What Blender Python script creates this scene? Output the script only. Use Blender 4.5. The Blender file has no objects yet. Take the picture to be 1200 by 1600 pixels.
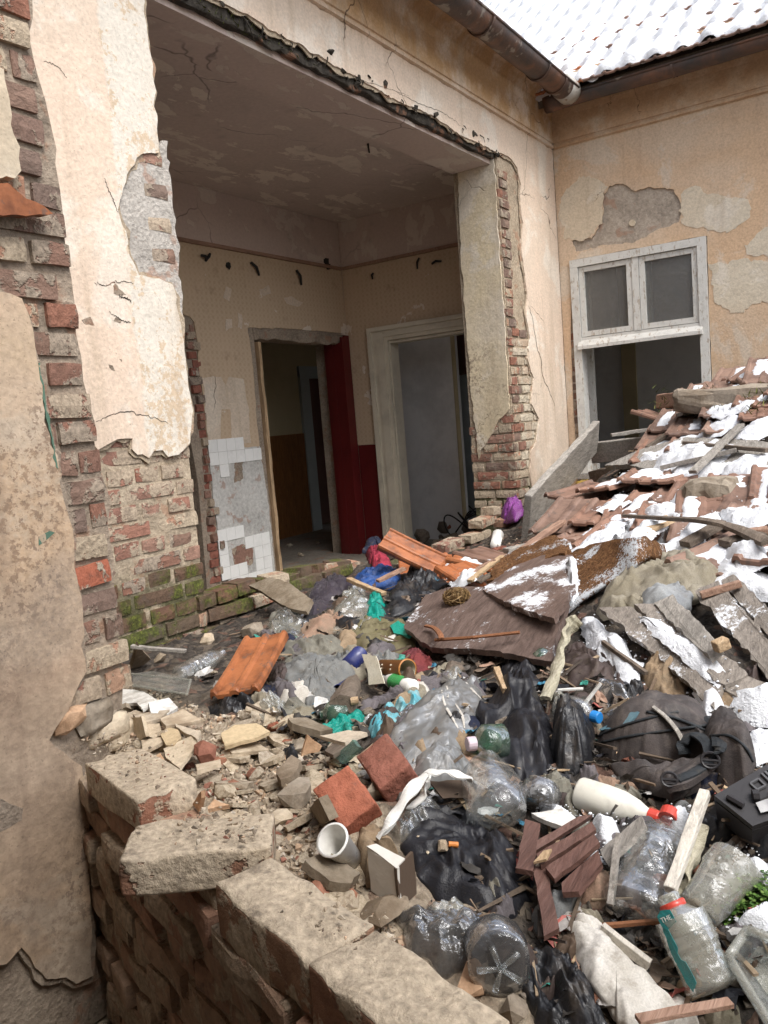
import bpy, bmesh, math, random
import numpy as np
from mathutils import Matrix, Vector, geometry
random.seed(7); rng = np.random.default_rng(11)
scene = bpy.context.scene
COL = scene.collection

# ------------------------------------------------------------------ camera, sky, sun, exposure
EYE = np.array([0., 0., 1.6]); FOC = 1270.0            # focal length for a 1600 px high picture
CR = np.array([0.548914, -0.831988, -0.080556])
CU = np.array([0.137378, -0.005267, 0.990505])
CF = np.array([0.824512, 0.554769, -0.111406])
cam_d = bpy.data.cameras.new('camera'); cam = bpy.data.objects.new('camera', cam_d); COL.objects.link(cam)
cam_d.sensor_fit = 'VERTICAL'; cam_d.sensor_height = 36.0; cam_d.lens = FOC / 1600 * 36
cam_d.clip_start = 0.05; cam_d.clip_end = 500
cam.matrix_world = Matrix(((CR[0], CU[0], -CF[0], EYE[0]), (CR[1], CU[1], -CF[1], EYE[1]), (CR[2], CU[2], -CF[2], EYE[2]), (0, 0, 0, 1)))
scene.camera = cam
world = bpy.data.worlds.new('World'); scene.world = world; world.use_nodes = True
wn, wl = world.node_tree.nodes, world.node_tree.links
wn.clear()
sky = wn.new('ShaderNodeTexSky'); sky.sky_type = 'NISHITA'; sky.sun_disc = False
SUN_EL, SUN_AZ = math.radians(56), math.radians(248)   # direction towards the sun, azimuth measured from +X
sky.sun_elevation = SUN_EL; sky.sun_rotation = math.pi / 2 - SUN_AZ
sky.dust_density = 4.0; sky.air_density = 1.0
hs = wn.new('ShaderNodeHueSaturation'); hs.inputs['Saturation'].default_value = 0.48   # cloud cover takes the blue out
wl.new(sky.outputs[0], hs.inputs['Color'])
bg = wn.new('ShaderNodeBackground'); bg.inputs['Strength'].default_value = 0.15
wo = wn.new('ShaderNodeOutputWorld')
wl.new(hs.outputs[0], bg.inputs['Color']); wl.new(bg.outputs[0], wo.inputs['Surface'])
sun_d = bpy.data.lights.new('sun', 'SUN'); sun_d.energy = 1.3; sun_d.angle = math.radians(30); sun_d.color = (1, .99, .97)
sun = bpy.data.objects.new('sun', sun_d); COL.objects.link(sun)
sd = Vector((math.cos(SUN_EL) * math.cos(SUN_AZ), math.cos(SUN_EL) * math.sin(SUN_AZ), math.sin(SUN_EL)))
sun.rotation_euler = sd.to_track_quat('Z', 'Y').to_euler()
vs = scene.view_settings; vs.view_transform = 'Standard'; vs.look = 'None'; vs.gamma = 1; vs.use_curve_mapping = False
vs.exposure = 1.0
scene.render.engine = 'CYCLES'
scene.cycles.max_bounces = 10; scene.cycles.diffuse_bounces = 6; scene.cycles.transparent_max_bounces = 16
scene.cycles.use_denoising = True

# ------------------------------------------------------------------ numbers and noise
def _h(ix, iy, iz, s):
    n = (ix * 374761393 + iy * 668265263 + iz * 2147483647 + s * 974711) & 0xffffffff
    n = ((n ^ (n >> 13)) * 1274126177) & 0xffffffff
    return ((n ^ (n >> 16)) & 0xffff) / 32767.5 - 1.0
def vn(P, s=0):
    P = np.asarray(P, float); i = np.floor(P).astype(np.int64); f = P - i; u = f * f * (3 - 2 * f)
    r = 0
    for a in (0, 1):
        for b in (0, 1):
            for c in (0, 1):
                w = (u[..., 0] if a else 1 - u[..., 0]) * (u[..., 1] if b else 1 - u[..., 1]) * (u[..., 2] if c else 1 - u[..., 2])
                r = r + w * _h(i[..., 0] + a, i[..., 1] + b, i[..., 2] + c, s)
    return r
def fbm(P, o=3, s=0):
    P = np.asarray(P, float); r = 0; a = 1.
    for k in range(o):
        r = r + a * vn(P * 2 ** k, s + 17 * k); a *= .5
    return r
def v3(x, y, z=0.): return np.stack([np.asarray(x, float), np.asarray(y, float), np.zeros_like(np.asarray(x, float)) + z], -1)
def unit(v): v = np.asarray(v, float); return v / (np.linalg.norm(v) + 1e-12)

# ------------------------------------------------------------------ sight lines: a point of the photograph meets a plane or the rubble
def ray(px, py): return CF + CR * (px - 600) / FOC - CU * (py - 800) / FOC
def onY(p, y): d = ray(*p); return EYE + d * (y / d[1])
def onX(p, x): d = ray(*p); return EYE + d * (x / d[0])
def onZ(p, z): d = ray(*p); return EYE + d * ((z - 1.6) / d[2])
def proj(p):
    v = np.asarray(p) - EYE; w = v @ CF
    return np.stack([600 + FOC * (v @ CR) / w, 800 - FOC * (v @ CU) / w], -1)

# rubble surface: control points (photo x, photo y, height) or ('X', photo x, photo y, X)
CP = [(210, 1060, .70), (250, 1130, .73), (300, 1200, .73), (400, 1200, .75), (400, 1300, .73), (500, 1380, .71), (600, 1500, .66), (800, 1590, .6),
      (230, 1010, .68), (345, 960, .69), (450, 940, .70), (560, 892, .72), (640, 872, .66), (700, 885, .64), (740, 868, .62), (775, 848, .64), (500, 1050, .73),
      (600, 1000, .73), (600, 1200, .75), (700, 1100, .75), (800, 1150, .77), (900, 1200, .73), (800, 1350, .69), (900, 1400, .67), (1000, 1300, .69),
      (1100, 1200, .77), (1200, 1120, .82), (1200, 1200, .78), (1200, 1300, .72), (1200, 1400, .67), (1200, 1600, .58), (1000, 1550, .6), (700, 960, .78),
      (800, 960, .82), (900, 980, .85), (1000, 1000, .87), (1100, 1000, .89), (1200, 1000, .92), (800, 885, .84), (900, 880, .9), (1000, 900, .95),
      (1100, 900, .98), (1200, 880, 1.02), ('X', 900, 800, 4.6), ('X', 1000, 800, 4.4), ('X', 1100, 800, 4.2), ('X', 1200, 800, 4.), ('X', 940, 745, 5.2),
      ('X', 1050, 745, 5.), ('X', 1200, 740, 4.6), ('X', 1050, 690, 5.6), ('X', 1200, 660, 5.2), ('X', 1100, 630, 6.1), ('X', 1200, 596, 5.8),
      ('X', 850, 850, 4.9), ('X', 810, 842, 5.)]
_c = []
for c in CP:
    _c.append(onX(c[1:3], c[3]) if c[0] == 'X' else onZ(c[:2], c[2]))
_c += [np.array(p) for p in [(7.3, 2.6, .8), (7.3, 2.0, .9), (7.3, 1.2, 1.3), (7.3, .4, 1.5), (6.6, 2.6, .72), (6.2, 2.7, .72), (6.6, .2, 1.7), (6, -1, 1.6), (4, -1.2, 1.1), (2.5, -1.2, .9), (1.5, -1.2, .7), (6.9, 2.2, .85)]]
_c = np.array(_c)
_d = np.linalg.norm(_c[:, None, :2] - _c[None, :, :2], axis=-1)
_n = len(_c)
_A = np.zeros((_n + 3, _n + 3)); _A[:_n, :_n] = _d + np.eye(_n) * -.02; _A[:_n, _n] = 1; _A[:_n, _n + 1:] = _c[:, :2]; _A[_n:, :_n] = _A[:_n, _n:].T
_w = np.linalg.solve(_A, np.concatenate([_c[:, 2], [0, 0, 0]]))
GX0, GX1, GY0, GY1, GS = .3, 7.5, -1.4, 3.1, .015
gx = np.arange(GX0, GX1, GS); gy = np.arange(GY0, GY1, GS)
_X, _Y = np.meshgrid(gx, gy, indexing='ij')
_H = _w[_n] + _w[_n + 1] * _X + _w[_n + 2] * _Y
for k in range(_n):
    _H += _w[k] * np.sqrt((_X - _c[k, 0]) ** 2 + (_Y - _c[k, 1]) ** 2)
_H += .022 * fbm(v3(_X * 4, _Y * 4), 2, 3) + .014 * fbm(v3(_X * 13, _Y * 13), 2, 5) + .006 * np.abs(fbm(v3(_X * 40, _Y * 40), 2, 9))
def H(x, y):
    x = np.asarray(x, float); y = np.asarray(y, float)
    fx = np.clip((x - GX0) / GS, 0, len(gx) - 2.001); fy = np.clip((y - GY0) / GS, 0, len(gy) - 2.001)
    i = fx.astype(int); j = fy.astype(int); a = fx - i; b = fy - j
    return _H[i, j] * (1 - a) * (1 - b) + _H[i + 1, j] * a * (1 - b) + _H[i, j + 1] * (1 - a) * b + _H[i + 1, j + 1] * a * b
_T = np.arange(.6, 9., .01)
def G(p, lift=0.):
    d = ray(*p); P = EYE + d * _T[:, None]
    k = np.nonzero(P[:, 2] < H(P[:, 0], P[:, 1]) + lift)[0]
    t = _T[k[0]] if len(k) else 6.
    lo, hi = t - .01, t
    for _ in range(12):
        m = (lo + hi) / 2; q = EYE + d * m
        if q[2] < H(q[0], q[1]) + lift: hi = m
        else: lo = m
    return EYE + d * hi

# ------------------------------------------------------------------ objects
def tag(o, label=None, cat=None, group=None, kind=None):
    if label: o['label'] = label
    if cat: o['category'] = cat
    if group: o['group'] = group
    if kind or (label and cat): o['kind'] = kind or 'thing'
    return o
def mesh(name, V, Fc, mats=None, smooth=False, fm=None):
    me = bpy.data.meshes.new(name); me.from_pydata([tuple(map(float, v)) for v in V], [], [tuple(int(i) for i in f) for f in Fc])
    if mats is not None:
        for m in (mats if isinstance(mats, (list, tuple)) else [mats]): me.materials.append(m)
    if fm is not None: me.polygons.foreach_set('material_index', fm)
    if smooth: me.polygons.foreach_set('use_smooth', [True] * len(me.polygons))
    me.update(); return me
def link(name, me, parent=None, mw=None):
    o = bpy.data.objects.new(name, me); COL.objects.link(o)
    if parent is not None: o.parent = parent; 
    if mw is not None:
        if parent is not None: o.matrix_local = parent_inv(parent) @ mw
        else: o.matrix_world = mw
    elif parent is not None: o.matrix_local = parent_inv(parent)
    return o
_pw = {}
def parent_inv(p): return _pw.get(p.name, Matrix()).inverted()
def thing(name, loc, label, cat, group=None):
    o = bpy.data.objects.new(name, None); COL.objects.link(o); o.empty_display_size = .1
    m = Matrix.Translation(Vector([float(c) for c in loc])); o.matrix_world = m; _pw[o.name] = m
    return tag(o, label, cat, group)
def obj(name, VF, mat, parent=None, smooth=False, mw=None, fm=None):
    o = link(name, mesh(name, VF[0], VF[1], mat, smooth, fm), parent, mw)
    if mw is not None: _pw[o.name] = mw
    return o
def top(name, VF, mat, label, cat, group=None, smooth=False, mw=None, kind=None):
    """a thing that is one mesh, its origin moved to its base"""
    V = np.asarray(VF[0], float)
    if mw is None:
        c = V.mean(0); c[2] = V[:, 2].min(); V = V - c; mw = Matrix.Translation(Vector(c.tolist()))
    o = link(name, mesh(name, V, VF[1], mat, smooth), None, mw); _pw[o.name] = mw
    return tag(o, label, cat, group, kind)
def frame(o, x, y, z):
    return Matrix(((x[0], y[0], z[0], o[0]), (x[1], y[1], z[1], o[1]), (x[2], y[2], z[2], o[2]), (0, 0, 0, 1)))
def join(parts):
    V = []; Fc = []; n = 0
    for v, f in parts:
        V.append(np.asarray(v, float)); Fc += [[i + n for i in q] for q in f]; n += len(v)
    return np.concatenate(V), Fc
def xf(VF, M):
    V = np.asarray(VF[0], float); A = np.array(M)
    return V @ A[:3, :3].T + A[:3, 3], VF[1]

# ------------------------------------------------------------------ shapes
def rbox(L, W, Hh, n=(4, 2, 2), r=.006, amp=.003, seed=0, fr=30.):
    """box centred on the origin, rounded and worn"""
    idx = {}; V = []; Fc = []
    def vid(i, j, k):
        if (i, j, k) not in idx:
            idx[(i, j, k)] = len(V)
            def co(q, m, D):
                if q == 0: return -D / 2
                if q == m: return D / 2
                if m >= 4 and q == 1: return -D / 2 + r
                if m >= 4 and q == m - 1: return D / 2 - r
                return -D / 2 + D * q / m
            V.append((co(i, n[0], L), co(j, n[1], W), co(k, n[2], Hh)))
        return idx[(i, j, k)]
    for i in range(n[0]):
        for j in range(n[1]):
            Fc.append([vid(i, j, 0), vid(i, j + 1, 0), vid(i + 1, j + 1, 0), vid(i + 1, j, 0)])
            Fc.append([vid(i, j, n[2]), vid(i + 1, j, n[2]), vid(i + 1, j + 1, n[2]), vid(i, j + 1, n[2])])
    for i in range(n[0]):
        for k in range(n[2]):
            Fc.append([vid(i, 0, k), vid(i + 1, 0, k), vid(i + 1, 0, k + 1), vid(i, 0, k + 1)])
            Fc.append([vid(i, n[1], k), vid(i, n[1], k + 1), vid(i + 1, n[1], k + 1), vid(i + 1, n[1], k)])
    for j in range(n[1]):
        for k in range(n[2]):
            Fc.append([vid(0, j, k), vid(0, j, k + 1), vid(0, j + 1, k + 1), vid(0, j + 1, k)])
            Fc.append([vid(n[0], j, k), vid(n[0], j + 1, k), vid(n[0], j + 1, k + 1), vid(n[0], j, k + 1)])
    V = np.array(V); half = np.array([L, W, Hh]) / 2
    inn = np.clip(V, -(half - r), half - r); d = V - inn; ln = np.linalg.norm(d, axis=1, keepdims=True)
    V = np.where(ln > 1e-9, inn + d / np.maximum(ln, 1e-9) * r, V)
    for a in range(3): V[:, a] += amp * fbm(V * fr + 7.3 * a, 2, seed + 31 * a) 
    return V, Fc
def box(lo, hi):
    (a, b, c), (d, e, f) = lo, hi
    V = [(a, b, c), (d, b, c), (d, e, c), (a, e, c), (a, b, f), (d, b, f), (d, e, f), (a, e, f)]
    return np.array(V, float), [[0, 3, 2, 1], [4, 5, 6, 7], [0, 1, 5, 4], [1, 2, 6, 5], [2, 3, 7, 6], [3, 0, 4, 7]]
def jag(P, step=.02, amp=.006, seed=0):
    """broken outline: resample a closed 2-D polygon and push it about"""
    P = np.asarray(P, float); out = []
    for a, b in zip(P, np.roll(P, -1, 0)):
        n = max(1, int(np.linalg.norm(b - a) / step))
        for k in range(n): out.append(a + (b - a) * k / n)
    out = np.array(out)
    if amp > 0:
        out = out + np.random.default_rng(seed + 5).normal(size=out.shape) * min(amp * .33, step * .22)
        q = v3(out[:, 0] / step * .45, out[:, 1] / step * .45, seed)
        out = out + amp * np.stack([fbm(q, 3, seed), fbm(q, 3, seed + 50)], -1)
    return out
def grow(P, d, seed=0):
    """outline pushed outwards by about d, unevenly: the under-coat that shows past a broken edge"""
    P = np.asarray(P, float); t = np.roll(P, -2, 0) - np.roll(P, 2, 0); n = np.stack([t[:, 1], -t[:, 0]], -1); n /= np.linalg.norm(n, axis=1, keepdims=True) + 1e-9
    x, y = P[:, 0], P[:, 1]
    if (x * np.roll(y, -1) - y * np.roll(x, -1)).sum() < 0: n = -n
    w = d * np.clip(.7 + .9 * fbm(v3(x * 14, y * 14, seed), 3, seed), -.1, 2.2)
    return P + n * w[:, None]
def wallpoly(loops, O, U, W, thick, N):
    """polygon with holes in the plane O+uU+wW, front face on the plane, body going back along -N"""
    O, U, W, N = (np.asarray(a, float) for a in (O, U, W, N))
    L3 = [[Vector((float(p[0]), float(p[1]), 0)) for p in l] for l in loops]
    tri = geometry.tessellate_polygon(L3)
    P = np.concatenate([np.asarray(l, float) for l in loops]); n = len(P)
    F3 = O + P[:, :1] * U + P[:, 1:2] * W
    V = np.concatenate([F3, F3 - N * thick]); Fc = []
    want = np.cross(U, W) @ N
    for t in tri:
        a, b, c = (P[i] for i in t); ar = (b[0] - a[0]) * (c[1] - a[1]) - (b[1] - a[1]) * (c[0] - a[0])
        t = list(t) if ar * want > 0 else list(t)[::-1]
        Fc.append(t); Fc.append([i + n for i in t[::-1]])
    s = 0
    for l in loops:
        m = len(l)
        for k in range(m):
            a, b = s + k, s + (k + 1) % m
            Fc.append([a, b, b + n, a + n])
        s += m
    return V, Fc
def inpoly(p, P):
    P = np.asarray(P); c = False; j = len(P) - 1
    for i in range(len(P)):
        if (P[i, 1] > p[1]) != (P[j, 1] > p[1]) and p[0] < (P[j, 0] - P[i, 0]) * (p[1] - P[i, 1]) / (P[j, 1] - P[i, 1]) + P[i, 0]: c = not c
        j = i
    return c
def tube(path, rad, n=8, cap=True):
    path = np.asarray(path, float); m = len(path); rad = np.broadcast_to(np.asarray(rad, float), (m,))
    T = np.gradient(path, axis=0); V = []; Fc = []
    up = np.array([0, 0, 1.]) if abs(unit(T[0])[2]) < .9 else np.array([1., 0, 0])
    for i in range(m):
        t = unit(T[i]); a = unit(np.cross(up, t)); b = np.cross(t, a); up = b
        for k in range(n):
            an = 2 * math.pi * k / n; V.append(path[i] + rad[i] * (a * math.cos(an) + b * math.sin(an)))
    for i in range(m - 1):
        for k in range(n):
            q = (k + 1) % n; Fc.append([i * n + k, i * n + q, (i + 1) * n + q, (i + 1) * n + k])
    if cap: Fc.append(list(range(n))[::-1]); Fc.append([(m - 1) * n + k for k in range(n)])
    return np.array(V), Fc
def bez(pts, n=20):
    """smooth path through points"""
    P = np.asarray(pts, float)
    if len(P) < 3: return np.array([P[0] + (P[-1] - P[0]) * t for t in np.linspace(0, 1, n)])
    Q = np.concatenate([[2 * P[0] - P[1]], P, [2 * P[-1] - P[-2]]]); out = []
    per = max(2, n // (len(P) - 1))
    for i in range(1, len(Q) - 2):
        for t in np.linspace(0, 1, per, endpoint=False):
            a, b, c, d = Q[i - 1], Q[i], Q[i + 1], Q[i + 2]
            out.append(.5 * (2 * b + (c - a) * t + (2 * a - 5 * b + 4 * c - d) * t * t + (3 * b - a - 3 * c + d) * t ** 3))
    out.append(P[-1]); return np.array(out)
def lathe(prof, p0, p1, n=20, crush=0., seed=0, flat=1.0, closed=(True, False), sag=0.):
    """prof: (t along p0->p1, radius); crush dents the wall"""
    p0 = np.asarray(p0, float); p1 = np.asarray(p1, float); ax = unit(p1 - p0); Ln = np.linalg.norm(p1 - p0)
    side = unit(np.cross(ax, [0, 0, 1.])) if abs(ax[2]) < .95 else np.array([1., 0, 0]); up = np.cross(side, ax)
    V = []; Fc = []; m = len(prof)
    for t, r in prof:
        for k in range(n):
            an = 2 * math.pi * k / n
            rr = r
            if crush: rr = r * (1 + crush * float(fbm(np.array([[t * 4, math.cos(an) * 1.3, math.sin(an) * 1.3]]), 2, seed)[0]))
            V.append(p0 + ax * Ln * t + side * rr * math.cos(an) + up * rr * math.sin(an) * flat - np.array([0, 0, sag * math.sin(math.pi * t)]))
    for i in range(m - 1):
        for k in range(n):
            q = (k + 1) % n; Fc.append([i * n + k, i * n + q, (i + 1) * n + q, (i + 1) * n + k])
    if closed[0]: Fc.append(list(range(n))[::-1])
    if closed[1]: Fc.append([(m - 1) * n + k for k in range(n)])
    return np.array(V), Fc
def chunk(seed, flat=.6, n=16, rough=.25):
    """broken lump of unit size"""
    r = np.random.default_rng(seed); P = r.normal(size=(n, 3)); P /= np.linalg.norm(P, axis=1, keepdims=True)
    P *= (1 - rough + rough * 2 * r.random((n, 1))) * np.array([.5, .5 * r.uniform(.6, 1), .5 * flat])
    bm = bmesh.new()
    for p in P: bm.verts.new(p)
    res = bmesh.ops.convex_hull(bm, input=bm.verts)
    bmesh.ops.delete(bm, geom=[v for v in bm.verts if not v.link_faces], context='VERTS')
    bm.verts.index_update(); V = np.array([v.co[:] for v in bm.verts]); Fc = [[v.index for v in f.verts] for f in bm.faces]; bm.free()
    return V, Fc
def shard(seed, th=.12):
    """flat broken piece of unit size"""
    r = np.random.default_rng(seed); n = r.integers(5, 8); an = np.sort((np.arange(n) + r.uniform(-.35, .35, n)) * 2 * math.pi / n)
    R = r.uniform(.32, .55, n); P = np.stack([R * np.cos(an), R * np.sin(an) * r.uniform(.6, 1)], -1)
    V = [(x, y, th / 2 * (1 + .2 * r.normal())) for x, y in P] + [(x * .93, y * .93, -th / 2) for x, y in P]
    Fc = [list(range(n)), list(range(n, 2 * n))[::-1]] + [[i, i + n, (i + 1) % n + n, (i + 1) % n] for i in range(n)]
    return np.array(V), [f[::-1] if k > 1 else f for k, f in enumerate(Fc)]
def rock(L, W, Hh, seed, amp=.18):
    """weathered lump: a rounded box worn at several scales"""
    m = min(L, W, Hh); V, Fc = rbox(L, W, Hh, (9, 8, 7), m * .28, 0, seed); P = V / m
    for a in range(3): V[:, a] += m * amp * (fbm(P * 1.3 + 5 * a, 2, seed + a) * .6 + .25 * fbm(P * 4.5 + 3 * a, 2, seed + 9 + a))
    return V, Fc
from mathutils.bvhtree import BVHTree
def on(o, p, lift=.003):
    """where a sight line first meets a finished thing"""
    me_ = o.data; mw = o.matrix_world if o.parent is None else o.parent.matrix_world @ o.matrix_local
    t = BVHTree.FromPolygons([mw @ v.co for v in me_.vertices], [list(q.vertices) for q in me_.polygons]); d = Vector(ray(*p)).normalized()
    h = t.ray_cast(Vector(EYE), d)
    if h[0] is None: return G(p, .05)
    return np.array(h[0] - d * lift)
def rot(rx, ry, rz): return Matrix.Rotation(rz, 4, 'Z') @ Matrix.Rotation(ry, 4, 'Y') @ Matrix.Rotation(rx, 4, 'X')
def slab(pts, thick, jagstep=.015, jamp=.004, seed=0, warp=0.):
    """stiff broken board from 3-D outline points: flat top through their best plane, thickness below"""
    P = np.asarray(pts, float); c = P.mean(0); _, _, vt = np.linalg.svd(P - c); N = vt[2]
    if N @ (EYE - c) < 0: N = -N
    U = unit(vt[0]); W = np.cross(N, U)
    q = np.stack([(P - c) @ U, (P - c) @ W], -1)
    q = jag(q, jagstep, jamp, seed)
    V, Fc = wallpoly([q], c, U, W, thick, N)
    if warp: V = V + N * (warp * fbm(V * 6, 2, seed))[:, None]
    return V, Fc
def gpoly(px, lift=0.):
    if not isinstance(lift, (list, tuple)): lift = [lift] * len(px)
    return [G(p, l) for p, l in zip(px, lift)]
def folds(X, Y, seed, fr=9., an=None, aniso=3.):
    r = np.random.default_rng(seed); an = r.uniform(0, math.pi) if an is None else an; fr = min(fr, 12.) * 1.4
    u = X * math.cos(an) + Y * math.sin(an); w = -X * math.sin(an) + Y * math.cos(an)
    wx = .09 * fbm(v3(X * 5, Y * 5, seed), 2, seed); u2 = u + wx; 
    a = 1 - np.abs(fbm(v3(u2 * fr, w * fr / aniso, seed), 2, seed + 3)) * 2
    an2 = an + 1.1; u3 = X * math.cos(an2) + Y * math.sin(an2) + wx
    b = 1 - np.abs(fbm(v3(u3 * fr * 1.7, (Y - X) * fr / aniso, seed + 9), 2, seed + 5)) * 2
    c = 1 - np.abs(fbm(v3(u2 * fr * 3.1 + w * fr * .8, w * fr * 1.5, seed + 4), 2, seed + 8)) * 2.4
    return .5 * a + .36 * b + .26 * c
def sheet(px, dome=.04, amp=.015, seed=0, fr=9., lift=.0, nb=110, nr=26, edge=.004, aniso=3., an=None, p=2.2, jamp=.006, tuck=.006, crinkle=.0025):
    """soft heap (cloth, bag, film) inside a star-shaped outline, resting on the rubble"""
    B = np.array([G(q, lift)[:2] for q in px]); 
    B = jag(B, .01, jamp, seed); c = B.mean(0)
    # resample to nb by arc length
    D = np.concatenate([B, B[:1]]); s = np.concatenate([[0], np.cumsum(np.linalg.norm(np.diff(D, axis=0), axis=1))])
    t = np.linspace(0, s[-1], nb, endpoint=False); B = np.stack([np.interp(t, s, D[:, 0]), np.interp(t, s, D[:, 1])], -1)
    R = np.linspace(0, 1, nr + 1)[1:] ** .85
    XY = np.concatenate([[c]] + [c + (B - c) * r for r in R]); rr = np.concatenate([[0]] + [np.full(nb, r) for r in R])
    f = folds(XY[:, 0], XY[:, 1], seed, fr, an, aniso)
    prof = np.clip(1 - rr ** p, 0, 1) ** .85
    z = H(XY[:, 0], XY[:, 1])
    z = z + lift + dome * .5 * prof * (1 + .45 * fbm(v3(XY[:, 0] * 7, XY[:, 1] * 7, seed), 2, seed + 1)) + amp * 1.2 * f * (1 - rr ** 6) + edge * (1 - rr ** 4) + crinkle * vn(v3(XY[:, 0] * 62, XY[:, 1] * 62), seed) + crinkle * .6 * np.abs(vn(v3(XY[:, 0] * 120, XY[:, 1] * 120), seed + 3)) - tuck * rr ** 8
    V = np.column_stack([XY, z]); Fc = [[0, 1 + k, 1 + (k + 1) % nb] for k in range(nb)]
    for i in range(nr - 1):
        for k in range(nb):
            q = (k + 1) % nb; a = 1 + i * nb; b = a + nb
            Fc.append([a + k, b + k, b + q, a + q])
    # hem: the border turns under
    n0 = len(V); last = 1 + (nr - 1) * nb
    und = c + (B - c) * .965; V = np.concatenate([V, np.column_stack([und, z[last:] - .012])])
    for k in range(nb):
        q = (k + 1) % nb; Fc.append([last + k, n0 + k, n0 + q, last + q])
    return V, Fc
def ribbon(path, wid, thick=.002, up=(0, 0, 1), twist=0., seed=0, n=30, wave=0.):
    P = bez(path, n); T = np.gradient(P, axis=0); V = []; Fc = []; m = len(P)
    wid = np.interp(np.linspace(0, 1, m), np.linspace(0, 1, len(wid)), wid) if np.ndim(wid) else np.full(m, wid)
    for i in range(m):
        t = unit(T[i]); s = unit(np.cross(t, up)); nn = np.cross(s, t); a = twist * i / m + wave * math.sin(i * .7 + seed)
        s2 = s * math.cos(a) + nn * math.sin(a); n2 = np.cross(s2, t)
        for q in (-1, -.33, .33, 1):
            V.append(P[i] + s2 * wid[i] / 2 * q + n2 * thick / 2 + n2 * (.12 * wid[i] * (1 - q * q)))
        for q in (1, .33, -.33, -1):
            V.append(P[i] + s2 * wid[i] / 2 * q - n2 * thick / 2 + n2 * (.12 * wid[i] * (1 - q * q)))
    for i in range(m - 1):
        for k in range(8):
            q = (k + 1) % 8; Fc.append([i * 8 + k, i * 8 + q, i * 8 + 8 + q, i * 8 + 8 + k])
    Fc.append(list(range(8))[::-1]); Fc.append([(m - 1) * 8 + k for k in range(8)])
    return np.array(V), Fc
def plank(p0, p1, width, thick, side, n=10, bend=0., seed=0, amp=.003, taper=1.):
    """board from p0 to p1; its width lies along 'side'"""
    p0 = np.asarray(p0, float); p1 = np.asarray(p1, float); ax = unit(p1 - p0); s = np.asarray(side, float); s = unit(s - ax * (s @ ax)); nn = np.cross(ax, s)
    L = np.linalg.norm(p1 - p0); V, Fc = rbox(L, width, thick, (n, 4, 4), min(width, thick) * .12, amp, seed, 12.)
    if taper != 1.: V[:, 1] *= np.interp(V[:, 0], [-L / 2, L / 2], [1, taper])
    x = V[:, :1]; V = (p0 + p1) / 2 + x * ax + V[:, 1:2] * s + V[:, 2:3] * nn + nn * bend * (1 - (2 * x / L) ** 2)
    return V, Fc

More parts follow.
